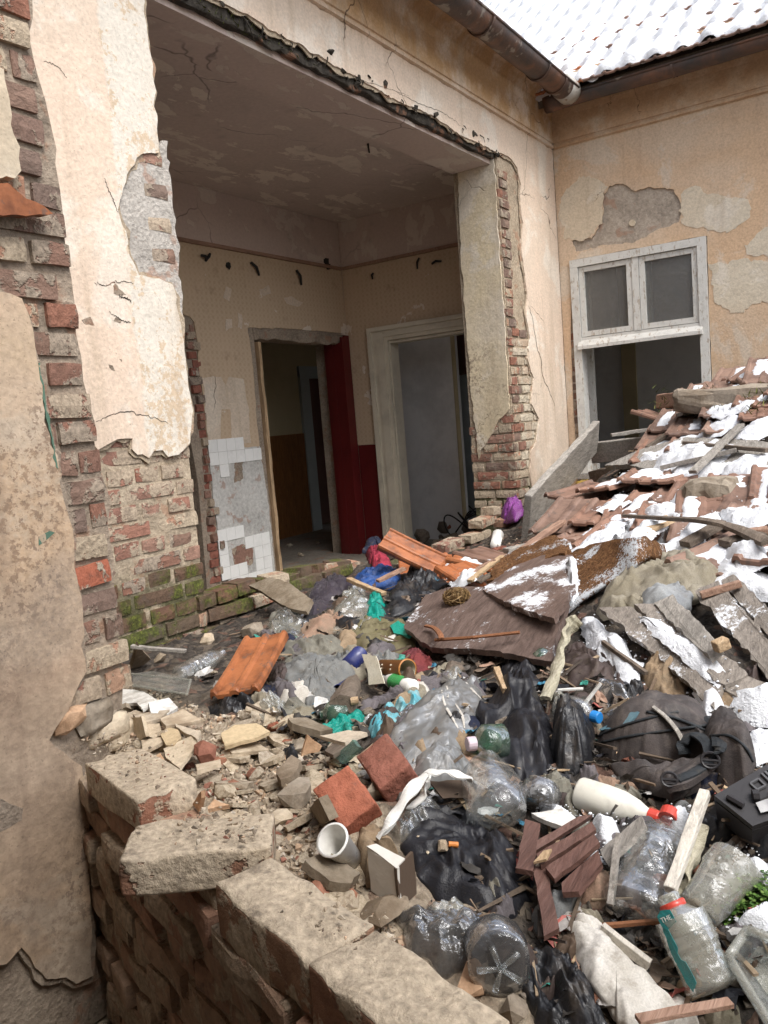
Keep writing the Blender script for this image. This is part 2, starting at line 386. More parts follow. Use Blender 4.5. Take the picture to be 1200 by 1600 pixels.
# ------------------------------------------------------------------ materials
class M:
    def __init__(s, name):
        s.m = bpy.data.materials.new(name); s.m.use_nodes = True; s.t = s.m.node_tree; s.t.nodes.clear(); s._c = {}
    def n(s, ty, **kw):
        x = s.t.nodes.new('ShaderNode' + ty)
        for k, v in kw.items(): setattr(x, k, v)
        return x
    def put(s, sock, v):
        if isinstance(v, bpy.types.NodeSocket): s.t.links.new(v, sock)
        elif v is not None:
            if sock.type == 'RGBA' and not np.ndim(v): v = (v, v, v, 1)
            elif sock.type == 'RGBA' and len(v) == 3: v = (*v, 1)
            elif sock.type == 'VECTOR' and not np.ndim(v): v = (v, v, v)
            sock.default_value = v
    def pos(s):
        if 'p' not in s._c: s._c['p'] = s.n('NewGeometry').outputs['Position']
        return s._c['p']
    def oc(s):
        if 'o' not in s._c:
            tc = s.n('TexCoord').outputs['Object']; oi = s.n('ObjectInfo').outputs['Random']
            a = s.n('VectorMath', operation='ADD'); s.put(a.inputs[0], tc)
            m = s.n('VectorMath', operation='SCALE'); s.put(m.inputs[0], (37., 19., 53.)); s.put(m.inputs['Scale'], oi); s.put(a.inputs[1], m.outputs[0]); s._c['o'] = a.outputs[0]
        return s._c['o']
    def rnd(s):
        if 'r' not in s._c: s._c['r'] = s.n('ObjectInfo').outputs['Random']
        return s._c['r']
    def isl(s):
        if 'i' not in s._c: s._c['i'] = s.n('NewGeometry').outputs['Random Per Island']
        return s._c['i']
    def vmul(s, v, k):
        a = s.n('VectorMath', operation='MULTIPLY'); s.put(a.inputs[0], v); s.put(a.inputs[1], k); return a.outputs[0]
    def vadd(s, v, k):
        a = s.n('VectorMath', operation='ADD'); s.put(a.inputs[0], v); s.put(a.inputs[1], k); return a.outputs[0]
    def sep(s, v):
        a = s.n('SeparateXYZ'); s.put(a.inputs[0], v); return a.outputs
    def noise(s, v, scale, det=4, rough=.55, dist=0., col=False):
        a = s.n('TexNoise'); s.put(a.inputs['Vector'], v); s.put(a.inputs['Scale'], scale); s.put(a.inputs['Detail'], det); s.put(a.inputs['Roughness'], rough); s.put(a.inputs['Distortion'], dist)
        return a.outputs['Color' if col else 'Fac']
    def voro(s, v, scale, feat='F1', out='Distance'):
        a = s.n('TexVoronoi', feature=feat); s.put(a.inputs['Vector'], v); s.put(a.inputs['Scale'], scale); return a.outputs[out]
    def wave(s, v, scale, dist=0., det=2., dsc=1., axis='X'):
        a = s.n('TexWave', bands_direction=axis); s.put(a.inputs['Vector'], v); s.put(a.inputs['Scale'], scale); s.put(a.inputs['Distortion'], dist); s.put(a.inputs['Detail'], det); s.put(a.inputs['Detail Scale'], dsc)
        return a.outputs['Fac']
    def math(s, op, a, b=None, c=None, clamp=False):
        x = s.n('Math', operation=op); x.use_clamp = clamp; s.put(x.inputs[0], a)
        if b is not None: s.put(x.inputs[1], b)
        if c is not None: s.put(x.inputs[2], c)
        return x.outputs[0]
    def step(s, v, lo, hi):
        x = s.n('MapRange'); x.interpolation_type = 'SMOOTHSTEP'; s.put(x.inputs[0], v); s.put(x.inputs[1], lo); s.put(x.inputs[2], hi); s.put(x.inputs[3], 0.); s.put(x.inputs[4], 1.); return x.outputs[0]
    def ramp(s, f, stops):
        x = s.n('ValToRGB'); r = x.color_ramp
        while len(r.elements) < len(stops): r.elements.new(.5)
        for e, (p, c) in zip(r.elements, stops): e.position = p; e.color = (*c, 1) if np.ndim(c) else (c, c, c, 1)
        s.put(x.inputs[0], f); return x.outputs[0]
    def mix(s, f, a, b, mode='MIX'):
        x = s.n('Mix', data_type='RGBA', blend_type=mode); s.put(x.inputs[0], f); s.put(x.inputs[6], a); s.put(x.inputs[7], b); return x.outputs[2]
    def bump(s, h, st=.5, d=.01, nrm=None):
        x = s.n('Bump'); s.put(x.inputs['Strength'], st); s.put(x.inputs['Distance'], d); s.put(x.inputs['Height'], h)
        if nrm is not None: s.put(x.inputs['Normal'], nrm)
        return x.outputs[0]
    def out(s, col, rough=.85, nrm=None, spec=.3, **kw):
        b = s.n('BsdfPrincipled'); s.put(b.inputs['Base Color'], col); s.put(b.inputs['Roughness'], rough); s.put(b.inputs['Specular IOR Level'], spec)
        if nrm is not None: s.put(b.inputs['Normal'], nrm)
        for k, v in kw.items(): s.put(b.inputs[k.replace('_', ' ')], v)
        o = s.n('OutputMaterial'); s.t.links.new(b.outputs[0], o.inputs[0]); s.b = b; return s.m

def cracks(m, v, scale, width=.012, mscale=.8, mth=.52):
    d = m.noise(v, scale * 2.2, 3, .6, col=True); vv = m.vadd(m.vmul(v, (1, 1, 1)), m.vmul(d, (.25, .25, .25)))
    e = m.voro(vv, scale, 'DISTANCE_TO_EDGE'); ln = m.math('SUBTRACT', 1., m.step(e, 0., width))
    return m.math('MULTIPLY', ln, m.step(m.noise(v, mscale, 2), mth, mth + .06))

def plaster(name, c1, c2, pale, dirt, spots=.5, ochre=None, peel=None, band=None, zones=()):
    m = M(name); p = m.pos()
    big = m.noise(p, 1.1, 5, .6, .4); mid = m.noise(p, 4.5, 5, .62); fine = m.noise(p, 55, 4, .6); streak = m.noise(m.vmul(p, (7, 7, .7)), 1.2, 4, .6)
    c = m.mix(m.step(big, .38, .64), c1, c2)
    c = m.mix(m.math('MULTIPLY', m.step(m.noise(m.vadd(p, (3.7, 1.2, 5.5)), 1.7, 6, .65, .5), .53, .60), .8), c, pale)
    if peel is not None:   # upper coat flaked off in small chips
        ch = m.math('MULTIPLY', m.step(m.noise(p, 38, 5, .7), .52, .56), m.step(m.noise(m.vadd(p, (9., 4., 1.)), 1.5, 3), .47, .6)); c = m.mix(ch, c, peel)
    if band is not None:   # lime-white coat along the opening, flaking off in small chips
        x_, y_, z_ = m.sep(p); w_ = m.math('ADD', x_, m.math('MULTIPLY', m.math('SUBTRACT', mid, .5), .09))
        bm_ = m.math('MULTIPLY', m.step(w_, band[0], band[0] + .02), m.math('SUBTRACT', 1., m.step(w_, band[1], band[1] + .02)))
        chip = m.step(m.math('ADD', m.math('MULTIPLY', m.noise(p, 32, 6, .72), .6), m.math('MULTIPLY', m.noise(m.vmul(p, (1, 1, .4)), 5, 3), .4)), .535, .55)
        c = m.mix(bm_, c, m.mix(chip, band[2], band[3]))
    for zo, zh, zc, zt_ in zones:   # broad stains with their own height on the wall
        q_ = m.math('ADD', m.sep(p)[2], m.math('MULTIPLY', m.math('SUBTRACT', m.noise(p, 3.2, 5, .65), .5), .5)); f_ = m.math('MULTIPLY', m.step(q_, zo - .06, zo + .06), m.math('SUBTRACT', 1., m.step(q_, zh - .06, zh + .06)))
        c = m.mix(m.math('MULTIPLY', f_, m.math('MULTIPLY', m.step(m.noise(p, 60, 6, .85), .30, .66), zt_)), c, zc)
    if ochre is not None:
        z = m.sep(p)[2]; c = m.mix(m.math('MULTIPLY', m.step(z, ochre[0], ochre[1]), m.step(mid, .25, .6)), c, ochre[2])
    c = m.mix(m.math('MULTIPLY', m.step(streak, .5, .75), .55), c, dirt)
    c = m.mix(m.math('MULTIPLY', m.step(mid, .56, .78), spots), c, dirt)
    c = m.mix(m.math('MULTIPLY', m.step(m.noise(p, 120, 2, .5), .66, .72), .35), c, (.09, .07, .05))
    z = m.sep(p)[2]; low = m.math('MULTIPLY', m.math('SUBTRACT', 1., m.step(z, .6, 1.9)), m.step(m.noise(p, 3., 5, .65), .35, .62)); c = m.mix(m.math('MULTIPLY', low, .6), c, tuple(x * .62 for x in dirt))
    c = m.mix(.42, c, m.mix(1., c, m.ramp(fine, [(.28, .62), (.5, .98), (.72, 1.3)]), 'MULTIPLY')); c = m.mix(.4, c, m.mix(1., c, m.ramp(m.noise(p, 16, 5, .7), [(.3, .84), (.5, 1.), (.7, 1.1)]), 'MULTIPLY'))
    cr = cracks(m, p, 1.3, .006, .8, .60); cr2 = cracks(m, m.vadd(p, (5., 3., 8.)), 3.1, .008, 1.3, .62)
    cr = m.math('MAXIMUM', cr, cr2)
    c = m.mix(m.math('MULTIPLY', cr, .8), c, (.09, .06, .045))
    h = m.math('ADD', m.math('MULTIPLY', big, 1.2), m.math('ADD', m.math('MULTIPLY', mid, .45), m.math('MULTIPLY', fine, .16)))
    h = m.math('SUBTRACT', h, m.math('MULTIPLY', cr, .3))
    return m.out(c, .92, m.bump(h, .8, .02), .15)

def mortar(name, c1, c2, moss=0., sc=1.):
    m = M(name); p = m.pos(); a = m.noise(p, 6 * sc, 6, .65); f = m.noise(p, 60 * sc, 4, .65); v = m.voro(m.vadd(p, m.vmul(m.noise(p, 20, 2, col=True), .04)), 45 * sc)
    c = m.ramp(a, [(.3, tuple(x * .55 for x in c1)), (.5, c1), (.7, c2)])
    c = m.mix(.4, c, m.ramp(f, [(.3, tuple(x * .45 for x in c1)), (.7, tuple(min(1, x * 1.4) for x in c2))]))
    c = m.mix(m.math('MULTIPLY', m.step(m.noise(p, 9, 4), .58, .66), .5), c, (.30, .15, .09))
    if moss: z = m.sep(p)[2]; g = m.math('MULTIPLY', m.math('SUBTRACT', 1., m.step(z, .85, 1.12)), m.step(m.noise(p, 7, 5, .7), .36, .5)); c = m.mix(m.math('MULTIPLY', g, moss), c, m.ramp(f, [(.3, (.035, .038, .015)), (.6, (.075, .075, .035)), (.8, (.15, .17, .04))]))
    h = m.math('ADD', m.math('MULTIPLY', a, 1.), m.math('ADD', m.math('MULTIPLY', f, .35), m.math('MULTIPLY', v, .12)))
    return m.out(c, .95, m.bump(h, .9, .02), .1)

def brickm(name, reds, smear=.5, smc=(.42, .34, .25), moss=False, dark=0., bed=False):
    m = M(name); o = m.oc(); r = m.rnd()
    a = m.noise(o, 9, 5, .65); f = m.noise(o, 70, 4, .6); w = m.noise(o, 22, 5, .7)
    n = len(reds); c = m.ramp(r, [(i / max(1, n - 1), x) for i, x in enumerate(reds)])
    c = m.mix(.55, c, m.mix(1., c, m.ramp(w, [(.25, .35), (.5, .9), (.75, 1.45)]), 'MULTIPLY'))
    th = m.math('ADD', .62 - .26 * smear, m.math('MULTIPLY', m.math('FRACT', m.math('MULTIPLY', r, 7.13)), .18))
    if bed:   # the mortar bed still clings to the upper face
        nz = m.sep(m.n('TexCoord').outputs['Normal'])[2]; th = m.math('SUBTRACT', th, m.math('MULTIPLY', m.step(nz, .35, .7), .22))
    sm = m.step(a, th, m.math('ADD', th, .05))
    c = m.mix(sm, c, m.ramp(f, [(.3, tuple(x * .6 for x in smc)), (.7, tuple(min(1, x * 1.15) for x in smc))]))
    c = m.mix(m.math('MULTIPLY', m.step(m.noise(o, 14, 5, .7), .55, .7), .45 + dark), c, (.10, .08, .065))
    if moss: c = m.mix(m.math('MULTIPLY', m.step(m.noise(m.pos(), 6, 5, .7), .43, .58), .85), c, m.ramp(f, [(.3, (.035, .042, .014)), (.52, (.075, .09, .022)), (.72, (.17, .20, .035))]))
    h = m.math('ADD', m.math('MULTIPLY', w, .9), m.math('ADD', m.math('MULTIPLY', f, .3), m.math('MULTIPLY', sm, .35)))
    return m.out(c, .93, m.bump(h, .9, .012), .12)

def woodm(name, c1, c2, axis=0, rough=.8, snow=0., world_=False, gr=1.):
    m = M(name); o = m.pos() if world_ else m.oc(); k = [14., 14., 14.]; k[axis] = 1.2
    g = m.noise(m.vmul(o, tuple(k)), 4. * gr, 6, .65, .6); f = m.noise(m.vmul(o, tuple(4 * x for x in k)), 4. * gr, 3, .6); b = m.noise(o, 3, 4)
    c = m.ramp(g, [(.3, tuple(x * .5 for x in c1)), (.5, c1), (.7, c2)]); c = m.mix(.3, c, m.ramp(f, [(.35, tuple(x * .35 for x in c1)), (.65, c2)]))
    c = m.mix(m.math('MULTIPLY', m.step(b, .52, .72), .4), c, tuple(x * .4 for x in c1))
    rr = rough
    if snow:
        s_ = m.step(m.math('ADD', m.math('MULTIPLY', m.noise(m.pos(), 5, 4, .6), 1.3), m.math('MULTIPLY', m.noise(m.pos(), 90, 4, .8), .55)), 1.17 - .20 * snow, 1.25 - .20 * snow); c = m.mix(s_, c, (.68, .70, .73))
    return m.out(c, rr, m.bump(m.math('ADD', g, m.math('MULTIPLY', f, .4)), .7, .006), .25)

def paint(name, c, rough=.5, chips=None, dirt=.4, bumps=.3, sc=1., world_=False):
    m = M(name); o = m.pos() if world_ else m.oc(); a = m.noise(o, 5 * sc, 5, .65); f = m.noise(o, 40 * sc, 4, .7)
    cc = m.mix(m.math('MULTIPLY', m.step(a, .45, .7), dirt), c, tuple(x * .5 for x in c))
    cc = m.mix(m.math('MULTIPLY', f, .25), cc, tuple(x * .55 for x in c))
    if chips is not None: cc = m.mix(m.step(m.noise(m.vmul(o, (1, 1, .35)), 16 * sc, 5, .7), .58, .6), cc, chips)
    return m.out(cc, rough, m.bump(m.math('ADD', f, a), bumps, .004), .4)

def cloth(name, c, c2=None, rough=.9, sheen=.0, mud=.5, weave=True, mudc=(.13, .105, .075)):
    m = M(name); o = m.pos(); a = m.noise(o, 9, 5, .65); f = m.noise(o, 300, 2, .6); b = m.noise(o, 30, 5, .7)
    cc = m.mix(m.step(a, .35, .65), c, c2 or tuple(x * .6 for x in c)); cc = m.mix(m.math('MULTIPLY', m.step(b, .5, .68), mud), cc, mudc)
    cc = m.mix(.3, cc, m.mix(1., cc, m.ramp(f, [(.3, .5), (.7, 1.4)]), 'MULTIPLY'))
    return m.out(cc, rough, m.bump(m.math('ADD', m.math('MULTIPLY', b, .6), m.math('MULTIPLY', f, .25 if weave else 0.)), .55, .006), .25, Sheen_Weight=sheen)

def plastic(name, c, rough=.3, dirt=.35, alpha=None, bumps=.35):
    m = M(name); o = m.pos(); a = m.noise(o, 14, 5, .65); b = m.noise(o, 60, 4, .7)
    cc = m.mix(m.math('MULTIPLY', m.step(a, .5, .68), dirt), c, (.16, .13, .1)); rr = m.ramp(b, [(.35, rough * .7), (.7, min(1, rough + .3))])
    x = m.out(cc, rr, m.bump(m.math('ADD', m.noise(o, 30, 4, .6, .8), m.math('MULTIPLY', m.math('ABSOLUTE', m.math('SUBTRACT', m.noise(o, 60, 3, .6, .5), .5)), -1.5)), bumps, .012), .5)
    return x

def film(name, tint, opac=.25, milk=(.75, .77, .78), rough=.12, dirt=.3, gl=.32):
    """clear bottle wall or sheet: see-through, glossy, slightly clouded and dirty"""
    m = M(name); o = m.pos(); t = m.n('BsdfTransparent'); m.put(t.inputs[0], tint)
    g = m.n('BsdfGlossy'); m.put(g.inputs['Roughness'], rough); m.put(g.inputs['Color'], (.95, .97, 1.))
    nb = m.bump(m.noise(o, 40, 4, .6, .6), .6, .008); m.put(g.inputs['Normal'], nb)
    d = m.n('BsdfDiffuse'); dn = m.step(m.noise(o, 16, 5, .7), .5, .66); m.put(d.inputs['Color'], m.mix(m.math('MULTIPLY', dn, dirt), milk, (.2, .17, .13)))
    fr = m.n('LayerWeight'); m.put(fr.inputs['Blend'], .35)
    s1 = m.n('MixShader'); m.put(s1.inputs[0], m.math('ADD', opac, m.math('MULTIPLY', dn, dirt * .6), clamp=True)); m.t.links.new(t.outputs[0], s1.inputs[1]); m.t.links.new(d.outputs[0], s1.inputs[2])
    s2 = m.n('MixShader'); m.put(s2.inputs[0], m.math('MULTIPLY_ADD', fr.outputs['Fresnel'], gl, .03, clamp=True)); m.t.links.new(s1.outputs[0], s2.inputs[1]); m.t.links.new(g.outputs[0], s2.inputs[2])
    ou = m.n('OutputMaterial'); m.t.links.new(s2.outputs[0], ou.inputs[0]); return m.m

def speckle(name, stops, rough=.9, by='isl', sc=30, amp=.6):
    m = M(name); o = m.pos(); f = m.noise(o, sc, 4, .65); key = m.isl() if by == 'isl' else m.rnd()
    c = m.ramp(key, stops); c.node.color_ramp.interpolation = 'CONSTANT' if by == 'isl' else 'LINEAR'
    c = m.mix(amp, c, m.mix(1., c, m.ramp(f, [(.3, .45), (.7, 1.45)]), 'MULTIPLY'))
    return m.out(c, rough, m.bump(f, .6, .006), .2)

MT = {}
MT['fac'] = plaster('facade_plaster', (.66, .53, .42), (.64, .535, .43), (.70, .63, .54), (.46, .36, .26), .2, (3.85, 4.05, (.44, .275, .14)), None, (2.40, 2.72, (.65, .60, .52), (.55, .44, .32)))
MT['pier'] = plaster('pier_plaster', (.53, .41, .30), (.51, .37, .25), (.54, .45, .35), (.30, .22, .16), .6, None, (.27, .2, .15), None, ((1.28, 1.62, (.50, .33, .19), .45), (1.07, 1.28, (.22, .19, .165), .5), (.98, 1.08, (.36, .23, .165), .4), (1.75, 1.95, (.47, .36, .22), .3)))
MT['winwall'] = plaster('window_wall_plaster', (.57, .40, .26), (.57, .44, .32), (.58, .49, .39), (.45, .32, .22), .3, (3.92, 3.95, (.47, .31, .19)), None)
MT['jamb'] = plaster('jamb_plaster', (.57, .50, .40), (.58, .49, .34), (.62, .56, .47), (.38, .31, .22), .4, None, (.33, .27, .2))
MT['render'] = mortar('bare_render', (.37, .315, .255), (.43, .37, .305), 0, .6)
MT['pale'] = plaster('pale_patch', (.58, .51, .40), (.57, .48, .36), (.64, .58, .49), (.42, .34, .25), .4)
MT['mortar'] = mortar('lime_mortar', (.36, .29, .21), (.44, .37, .28), .9)
MT['mortar_grey'] = mortar('grey_mortar', (.40, .37, .33), (.47, .44, .40), 0)
MT['mortar_dark'] = mortar('sooty_mortar', (.27, .215, .165), (.36, .30, .235), 0)
MT['br_red'] = brickm('red_brick', [(.27, .125, .09), (.32, .165, .12), (.24, .13, .10), (.33, .20, .15)], .98, (.42, .34, .255))
MT['br_soot'] = brickm('sooty_brick', [(.22, .135, .10), (.19, .14, .115), (.27, .13, .09), (.23, .165, .13)], .75, (.33, .27, .21), dark=.15)
MT['br_moss'] = brickm('mossy_brick', [(.115, .085, .06), (.15, .08, .055), (.10, .09, .068)], .3, (.19, .165, .115), True, .2)
MT['br_white'] = brickm('limewashed_brick', [(.5, .43, .33), (.53, .46, .36), (.44, .33, .24)], .9, (.55, .48, .37))
MT['br_mud'] = brickm('muddy_brick', [(.28, .19, .13), (.31, .215, .15), (.28, .16, .11)], .85, (.34, .265, .19), dark=.2)
MT['br_top'] = brickm('mortar_crusted_brick', [(.36, .20, .135), (.40, .26, .18), (.35, .17, .11)], 1.05, (.44, .36, .265), dark=.15)
MT['br_crust'] = brickm('crusted_brick', [(.30, .165, .11), (.31, .19, .125), (.30, .15, .10)], .9, (.50, .415, .31), dark=.12, bed=True)
MT['br_dusk'] = brickm('dusky_brick', [(.25, .105, .075), (.27, .11, .08)], .35, (.40, .34, .27), dark=.1)
MT['br_orange'] = brickm('bright_red_brick', [(.37, .13, .08), (.35, .12, .075)], .45, (.42, .36, .28))
MT['lintel'] = mortar('rotten_lintel', (.045, .04, .035), (.085, .075, .06), 0, .8)
def ceilm(name, c1, c2, peel):
    m = M(name); p = m.pos(); a = m.noise(p, 1.2, 4); b = m.noise(m.vmul(p, (1., 2.2, 1.6)), 2.3, 5, .6, .4); f = m.noise(p, 40, 4, .6)
    c = m.mix(m.step(a, .35, .65), c1, c2); pe = m.step(b, .565, .58); c = m.mix(pe, c, peel); c = m.mix(m.math('MULTIPLY', m.step(m.noise(p, 5, 5, .7), .55, .75), .5), c, tuple(x * .45 for x in c1))
    cr = cracks(m, p, 1.1, .01); c = m.mix(m.math('MULTIPLY', cr, .7), c, (.05, .035, .03))
    c = m.mix(.2, c, m.ramp(f, [(.3, tuple(x * .5 for x in c1)), (.7, peel)]))
    return m.out(c, .9, m.bump(m.math('ADD', m.math('MULTIPLY', pe, -.7), m.math('ADD', b, m.math('MULTIPLY', f, .15))), .6, .01), .2)
MT['ceil'] = ceilm('peeling_ceiling', (.58, .48, .43), (.51, .425, .38), (.72, .645, .56))
MT['cove'] = ceilm('stained_cove', (.56, .455, .405), (.60, .49, .435), (.66, .58, .51))
def wallp():
    m = M('faded_wallpaper'); p = m.pos(); x, y, z = m.sep(p)
    u = m.math('ADD', x, y); s1 = m.math('SINE', m.math('MULTIPLY', u, 2 * math.pi / .055)); s2 = m.math('SINE', m.math('ADD', m.math('MULTIPLY', z, 2 * math.pi / .05), m.math('MULTIPLY', m.math('SIGN', s1), 1.57)))
    pat = m.step(m.math('ADD', m.math('MULTIPLY', s1, .3), m.math('ADD', m.math('MULTIPLY', s2, .4), m.math('MULTIPLY', m.math('SUBTRACT', m.noise(p, 60, 3, .6), .5), 2.2))), -.1, .5)
    fade = m.noise(p, 2.2, 5, .6, .3); c = m.mix(m.math('MULTIPLY', pat, .3), (.52, .40, .28), (.35, .24, .145)); c = m.mix(m.step(fade, .42, .7), c, m.mix(m.math('MULTIPLY', pat, .22), (.54, .41, .29), (.43, .30, .19)))
    t = m.step(m.noise(m.vadd(p, (2., 5., 1.)), 2.6, 5, .62, .3), .635, .645); c = m.mix(t, c, (.64, .56, .47))
    c = m.mix(m.math('MULTIPLY', m.step(m.noise(p, 6, 5, .7), .55, .72), .35), c, (.2, .14, .09))
    return m.out(c, .9, m.bump(m.math('ADD', m.math('MULTIPLY', pat, .3), m.math('MULTIPLY', t, -1.)), .4, .004), .2)
MT['wallp'] = wallp()
MT['bare'] = plaster('bare_wall_patch', (.62, .52, .41), (.6, .5, .4), (.64, .56, .46), (.46, .37, .27), .3)
MT['tile_adh'] = mortar('tile_bed', (.50, .49, .46), (.56, .55, .52), 0, .5)
MT['tile'] = paint('white_glazed_tile', (.86, .86, .83), .25, None, .2, .1)
MT['red'] = paint('dark_red_gloss_paint', (.115, .012, .012), .4, None, .45, .3, .5, True)
MT['white'] = paint('weathered_white_paint', (.62, .61, .57), .6, (.38, .33, .27), .35, .6, 2.2, True)
MT['frame2'] = paint('ivory_door_paint', (.66, .60, .48), .5, None, .4, .4, .6, True)
MT['greywall'] = paint('grey_room_paint', (.82, .815, .80), .85, None, .5, .2, .25, True)
MT['bluedado'] = paint('blue_grey_dado_paint', (.42, .46, .46), .6, None, .3, .2, .25, True)
MT['tan'] = paint('tan_hall_paint', (.50, .42, .26), .8, None, .3, .2, .25, True)
MT['dado'] = woodm('brown_grained_dado', (.22, .09, .03), (.32, .14, .045), 2, .45, world_=True)
MT['rawwood'] = woodm('raw_pine', (.46, .31, .18), (.58, .42, .26), 2, .75, world_=True)
MT['brownwall'] = paint('brown_room_paint', (.16, .085, .07), .7, None, .3, .2, .25, True)
MT['floor'] = mortar('dusty_floor', (.22, .195, .165), (.28, .25, .21), 0, .5)
MT['dark'] = paint('black_grime', (.02, .018, .016), .8)
MT['wood_grey'] = woodm('weathered_grey_wood', (.29, .265, .235), (.43, .40, .355), 0, .85)
MT['wood_dark'] = woodm('dark_wet_wood', (.14, .11, .085), (.22, .175, .135), 0, .7)
MT['wood_snow'] = woodm('grey_board_with_frost', (.24, .21, .18), (.34, .30, .26), 0, .85, 1.1)
MT['wood_brown'] = woodm('brown_veneer', (.135, .095, .08), (.185, .135, .115), 0, .45, .5, gr=.5)
MT['wood_brown2'] = woodm('frosted_brown_veneer', (.14, .095, .078), (.19, .135, .11), 0, .45, 1.05, gr=.5)
MT['wood_lath'] = woodm('rust_brown_lath', (.135, .07, .055), (.175, .10, .08), 0, .55, gr=.7)
MT['wood_pale'] = woodm('pale_split_wood', (.42, .29, .17), (.56, .42, .27), 0, .75)
MT['wood_pink'] = woodm('reddish_old_wood', (.33, .20, .14), (.42, .28, .21), 0, .8)
MT['white_stick'] = woodm('white_painted_stick', (.66, .61, .53), (.74, .70, .62), 0, .7)
MT['fibre'] = None
def fibre():
    m = M('brown_fibreboard'); p = m.pos(); f = m.noise(p, 70, 5, .75); a = m.noise(p, 5, 4, .6, .3); b = m.noise(p, 130, 3, .7)
    c = m.ramp(f, [(.3, (.05, .025, .012)), (.5, (.17, .085, .04)), (.68, (.30, .16, .075))]); s = m.step(m.math('ADD', m.math('MULTIPLY', a, 1.3), m.math('MULTIPLY', b, .5)), .95, 1.04); c = m.mix(s, c, (.66, .69, .72))
    return m.out(c, .95, m.bump(m.math('ADD', f, b), 1., .012), .1)
MT['fibre'] = fibre()
def rooftile(name, stops, wet=.55):
    m = M(name); o = m.oc(); r = m.rnd(); a = m.noise(o, 8, 5, .65); f = m.noise(o, 60, 3, .6)
    c = m.ramp(r, stops); c = m.mix(m.step(a, .42, .72), c, m.mix(1., c, (.45, .42, .42), 'MULTIPLY')); c = m.mix(m.math('MULTIPLY', m.step(m.noise(o, 20, 5, .7), .56, .64), .6), c, (.09, .075, .065))
    return m.out(c, wet, m.bump(m.math('ADD', a, m.math('MULTIPLY', f, .4)), .5, .006), .35)
MT['rtile'] = rooftile('old_clay_tile', [(0, (.20, .12, .088)), (.35, (.265, .15, .105)), (.7, (.165, .105, .08)), (1, (.31, .20, .15))])
MT['otile'] = rooftile('bright_clay_tile', [(0, (.34, .115, .045)), (1, (.36, .13, .05))], .5)
def snowm():
    m = M('snow'); p = m.pos(); f = m.noise(p, 60, 4, .7); a = m.noise(p, 9, 4)
    c = m.mix(m.math('MULTIPLY', m.step(m.noise(p, 90, 3, .7), .66, .72), .5), (.70, .72, .75), (.3, .25, .2))
    return m.out(c, .6, m.bump(m.math('ADD', a, m.math('MULTIPLY', f, .7)), .8, .015), .3)
MT['snow'] = snowm()
def gutterm(name):
    m = M(name); o = m.pos(); a = m.noise(m.vmul(o, (1.2, 1.2, 1.2)), 2.4, 5, .65, .4); f = m.noise(o, 50, 4, .7); b = m.noise(m.vadd(o, (3, 3, 3)), 3.2, 5, .6)
    c = m.ramp(a, [(.36, (.06, .052, .05)), (.5, (.115, .07, .053)), (.62, (.22, .105, .06))]); c = m.mix(m.math('MULTIPLY', m.step(b, .56, .60), .85), c, (.34, .30, .25)); c = m.mix(m.math('MULTIPLY', f, .3), c, (.05, .04, .035))
    return m.out(c, .5, m.bump(m.math('ADD', f, a), .4, .006), .4, Metallic=.25)
MT['gutter'] = gutterm('rusty_gutter_metal'); MT['zinc'] = paint('pale_zinc', (.42, .40, .36), .45, (.2, .12, .08), .4)
def earth():
    m = M('rubble_and_wet_dirt'); p = m.pos(); a = m.noise(p, 3.2, 5, .65, .3); f = m.noise(p, 45, 5, .7); v = m.voro(m.vadd(p, m.vmul(m.noise(p, 14, 3, col=True), .06)), 26, out='Color'); vd = m.voro(m.vadd(p, m.vmul(m.noise(p, 14, 3, col=True), .06)), 26)
    x, y, z = m.sep(p); 
    lime = m.step(m.math('ADD', m.math('SUBTRACT', 1.15, m.math('SUBTRACT', x, m.math('MULTIPLY', y, .369))), m.math('MULTIPLY', m.math('SUBTRACT', a, .5), 1.2)), .0, .35)
    cd = m.ramp(f, [(.3, (.018, .015, .013)), (.5, (.05, .041, .034)), (.7, (.095, .078, .062))]); cl = m.ramp(f, [(.3, (.20, .155, .11)), (.5, (.36, .29, .21)), (.7, (.47, .395, .295))])
    c = m.mix(lime, cd, cl); vs_ = m.sep(v)[0]; c = m.mix(m.math('MULTIPLY', m.step(vs_, .75, .78), .3), c, (.24, .19, .14)); c = m.mix(m.math('MULTIPLY', m.step(m.sep(v)[1], .86, .88), .35), c, (.2, .09, .06))
    h = m.math('ADD', m.math('MULTIPLY', f, .6), m.math('SUBTRACT', .5, vd)); return m.out(c, .8, m.bump(h, 1., .02), .3)
MT['earth'] = earth()
BITS = [(0, (.42, .34, .25)), (.2, (.32, .26, .19)), (.36, (.47, .40, .31)), (.52, (.30, .14, .10)), (.57, (.25, .20, .15)), (.72, (.44, .31, .21)), (.82, (.16, .13, .10)), (.92, (.52, .46, .38))]
MT['dbits'] = speckle('dark_bits', [(0, (.06, .05, .04)), (.3, (.11, .09, .07)), (.5, (.18, .15, .12)), (.65, (.035, .03, .028)), (.8, (.14, .075, .055)), (.88, (.26, .22, .18)), (.95, (.08, .07, .06))])
MT['bits'] = speckle('rubble_bits', BITS)
MT['litter'] = speckle('litter_bits', [(0, (.05, .045, .04)), (.2, (.30, .28, .26)), (.35, (.10, .09, .08)), (.5, (.55, .54, .52)), (.6, (.16, .12, .09)), (.72, (.06, .20, .30)), (.76, (.03, .03, .035)), (.86, (.34, .22, .16)), (.93, (.05, .25, .2)), (.96, (.40, .12, .10))], .5)
MT['splint'] = speckle('splinters', [(0, (.10, .075, .055)), (.35, (.18, .13, .09)), (.6, (.28, .21, .14)), (.8, (.07, .055, .045)), (.93, (.4, .29, .18))], .8)
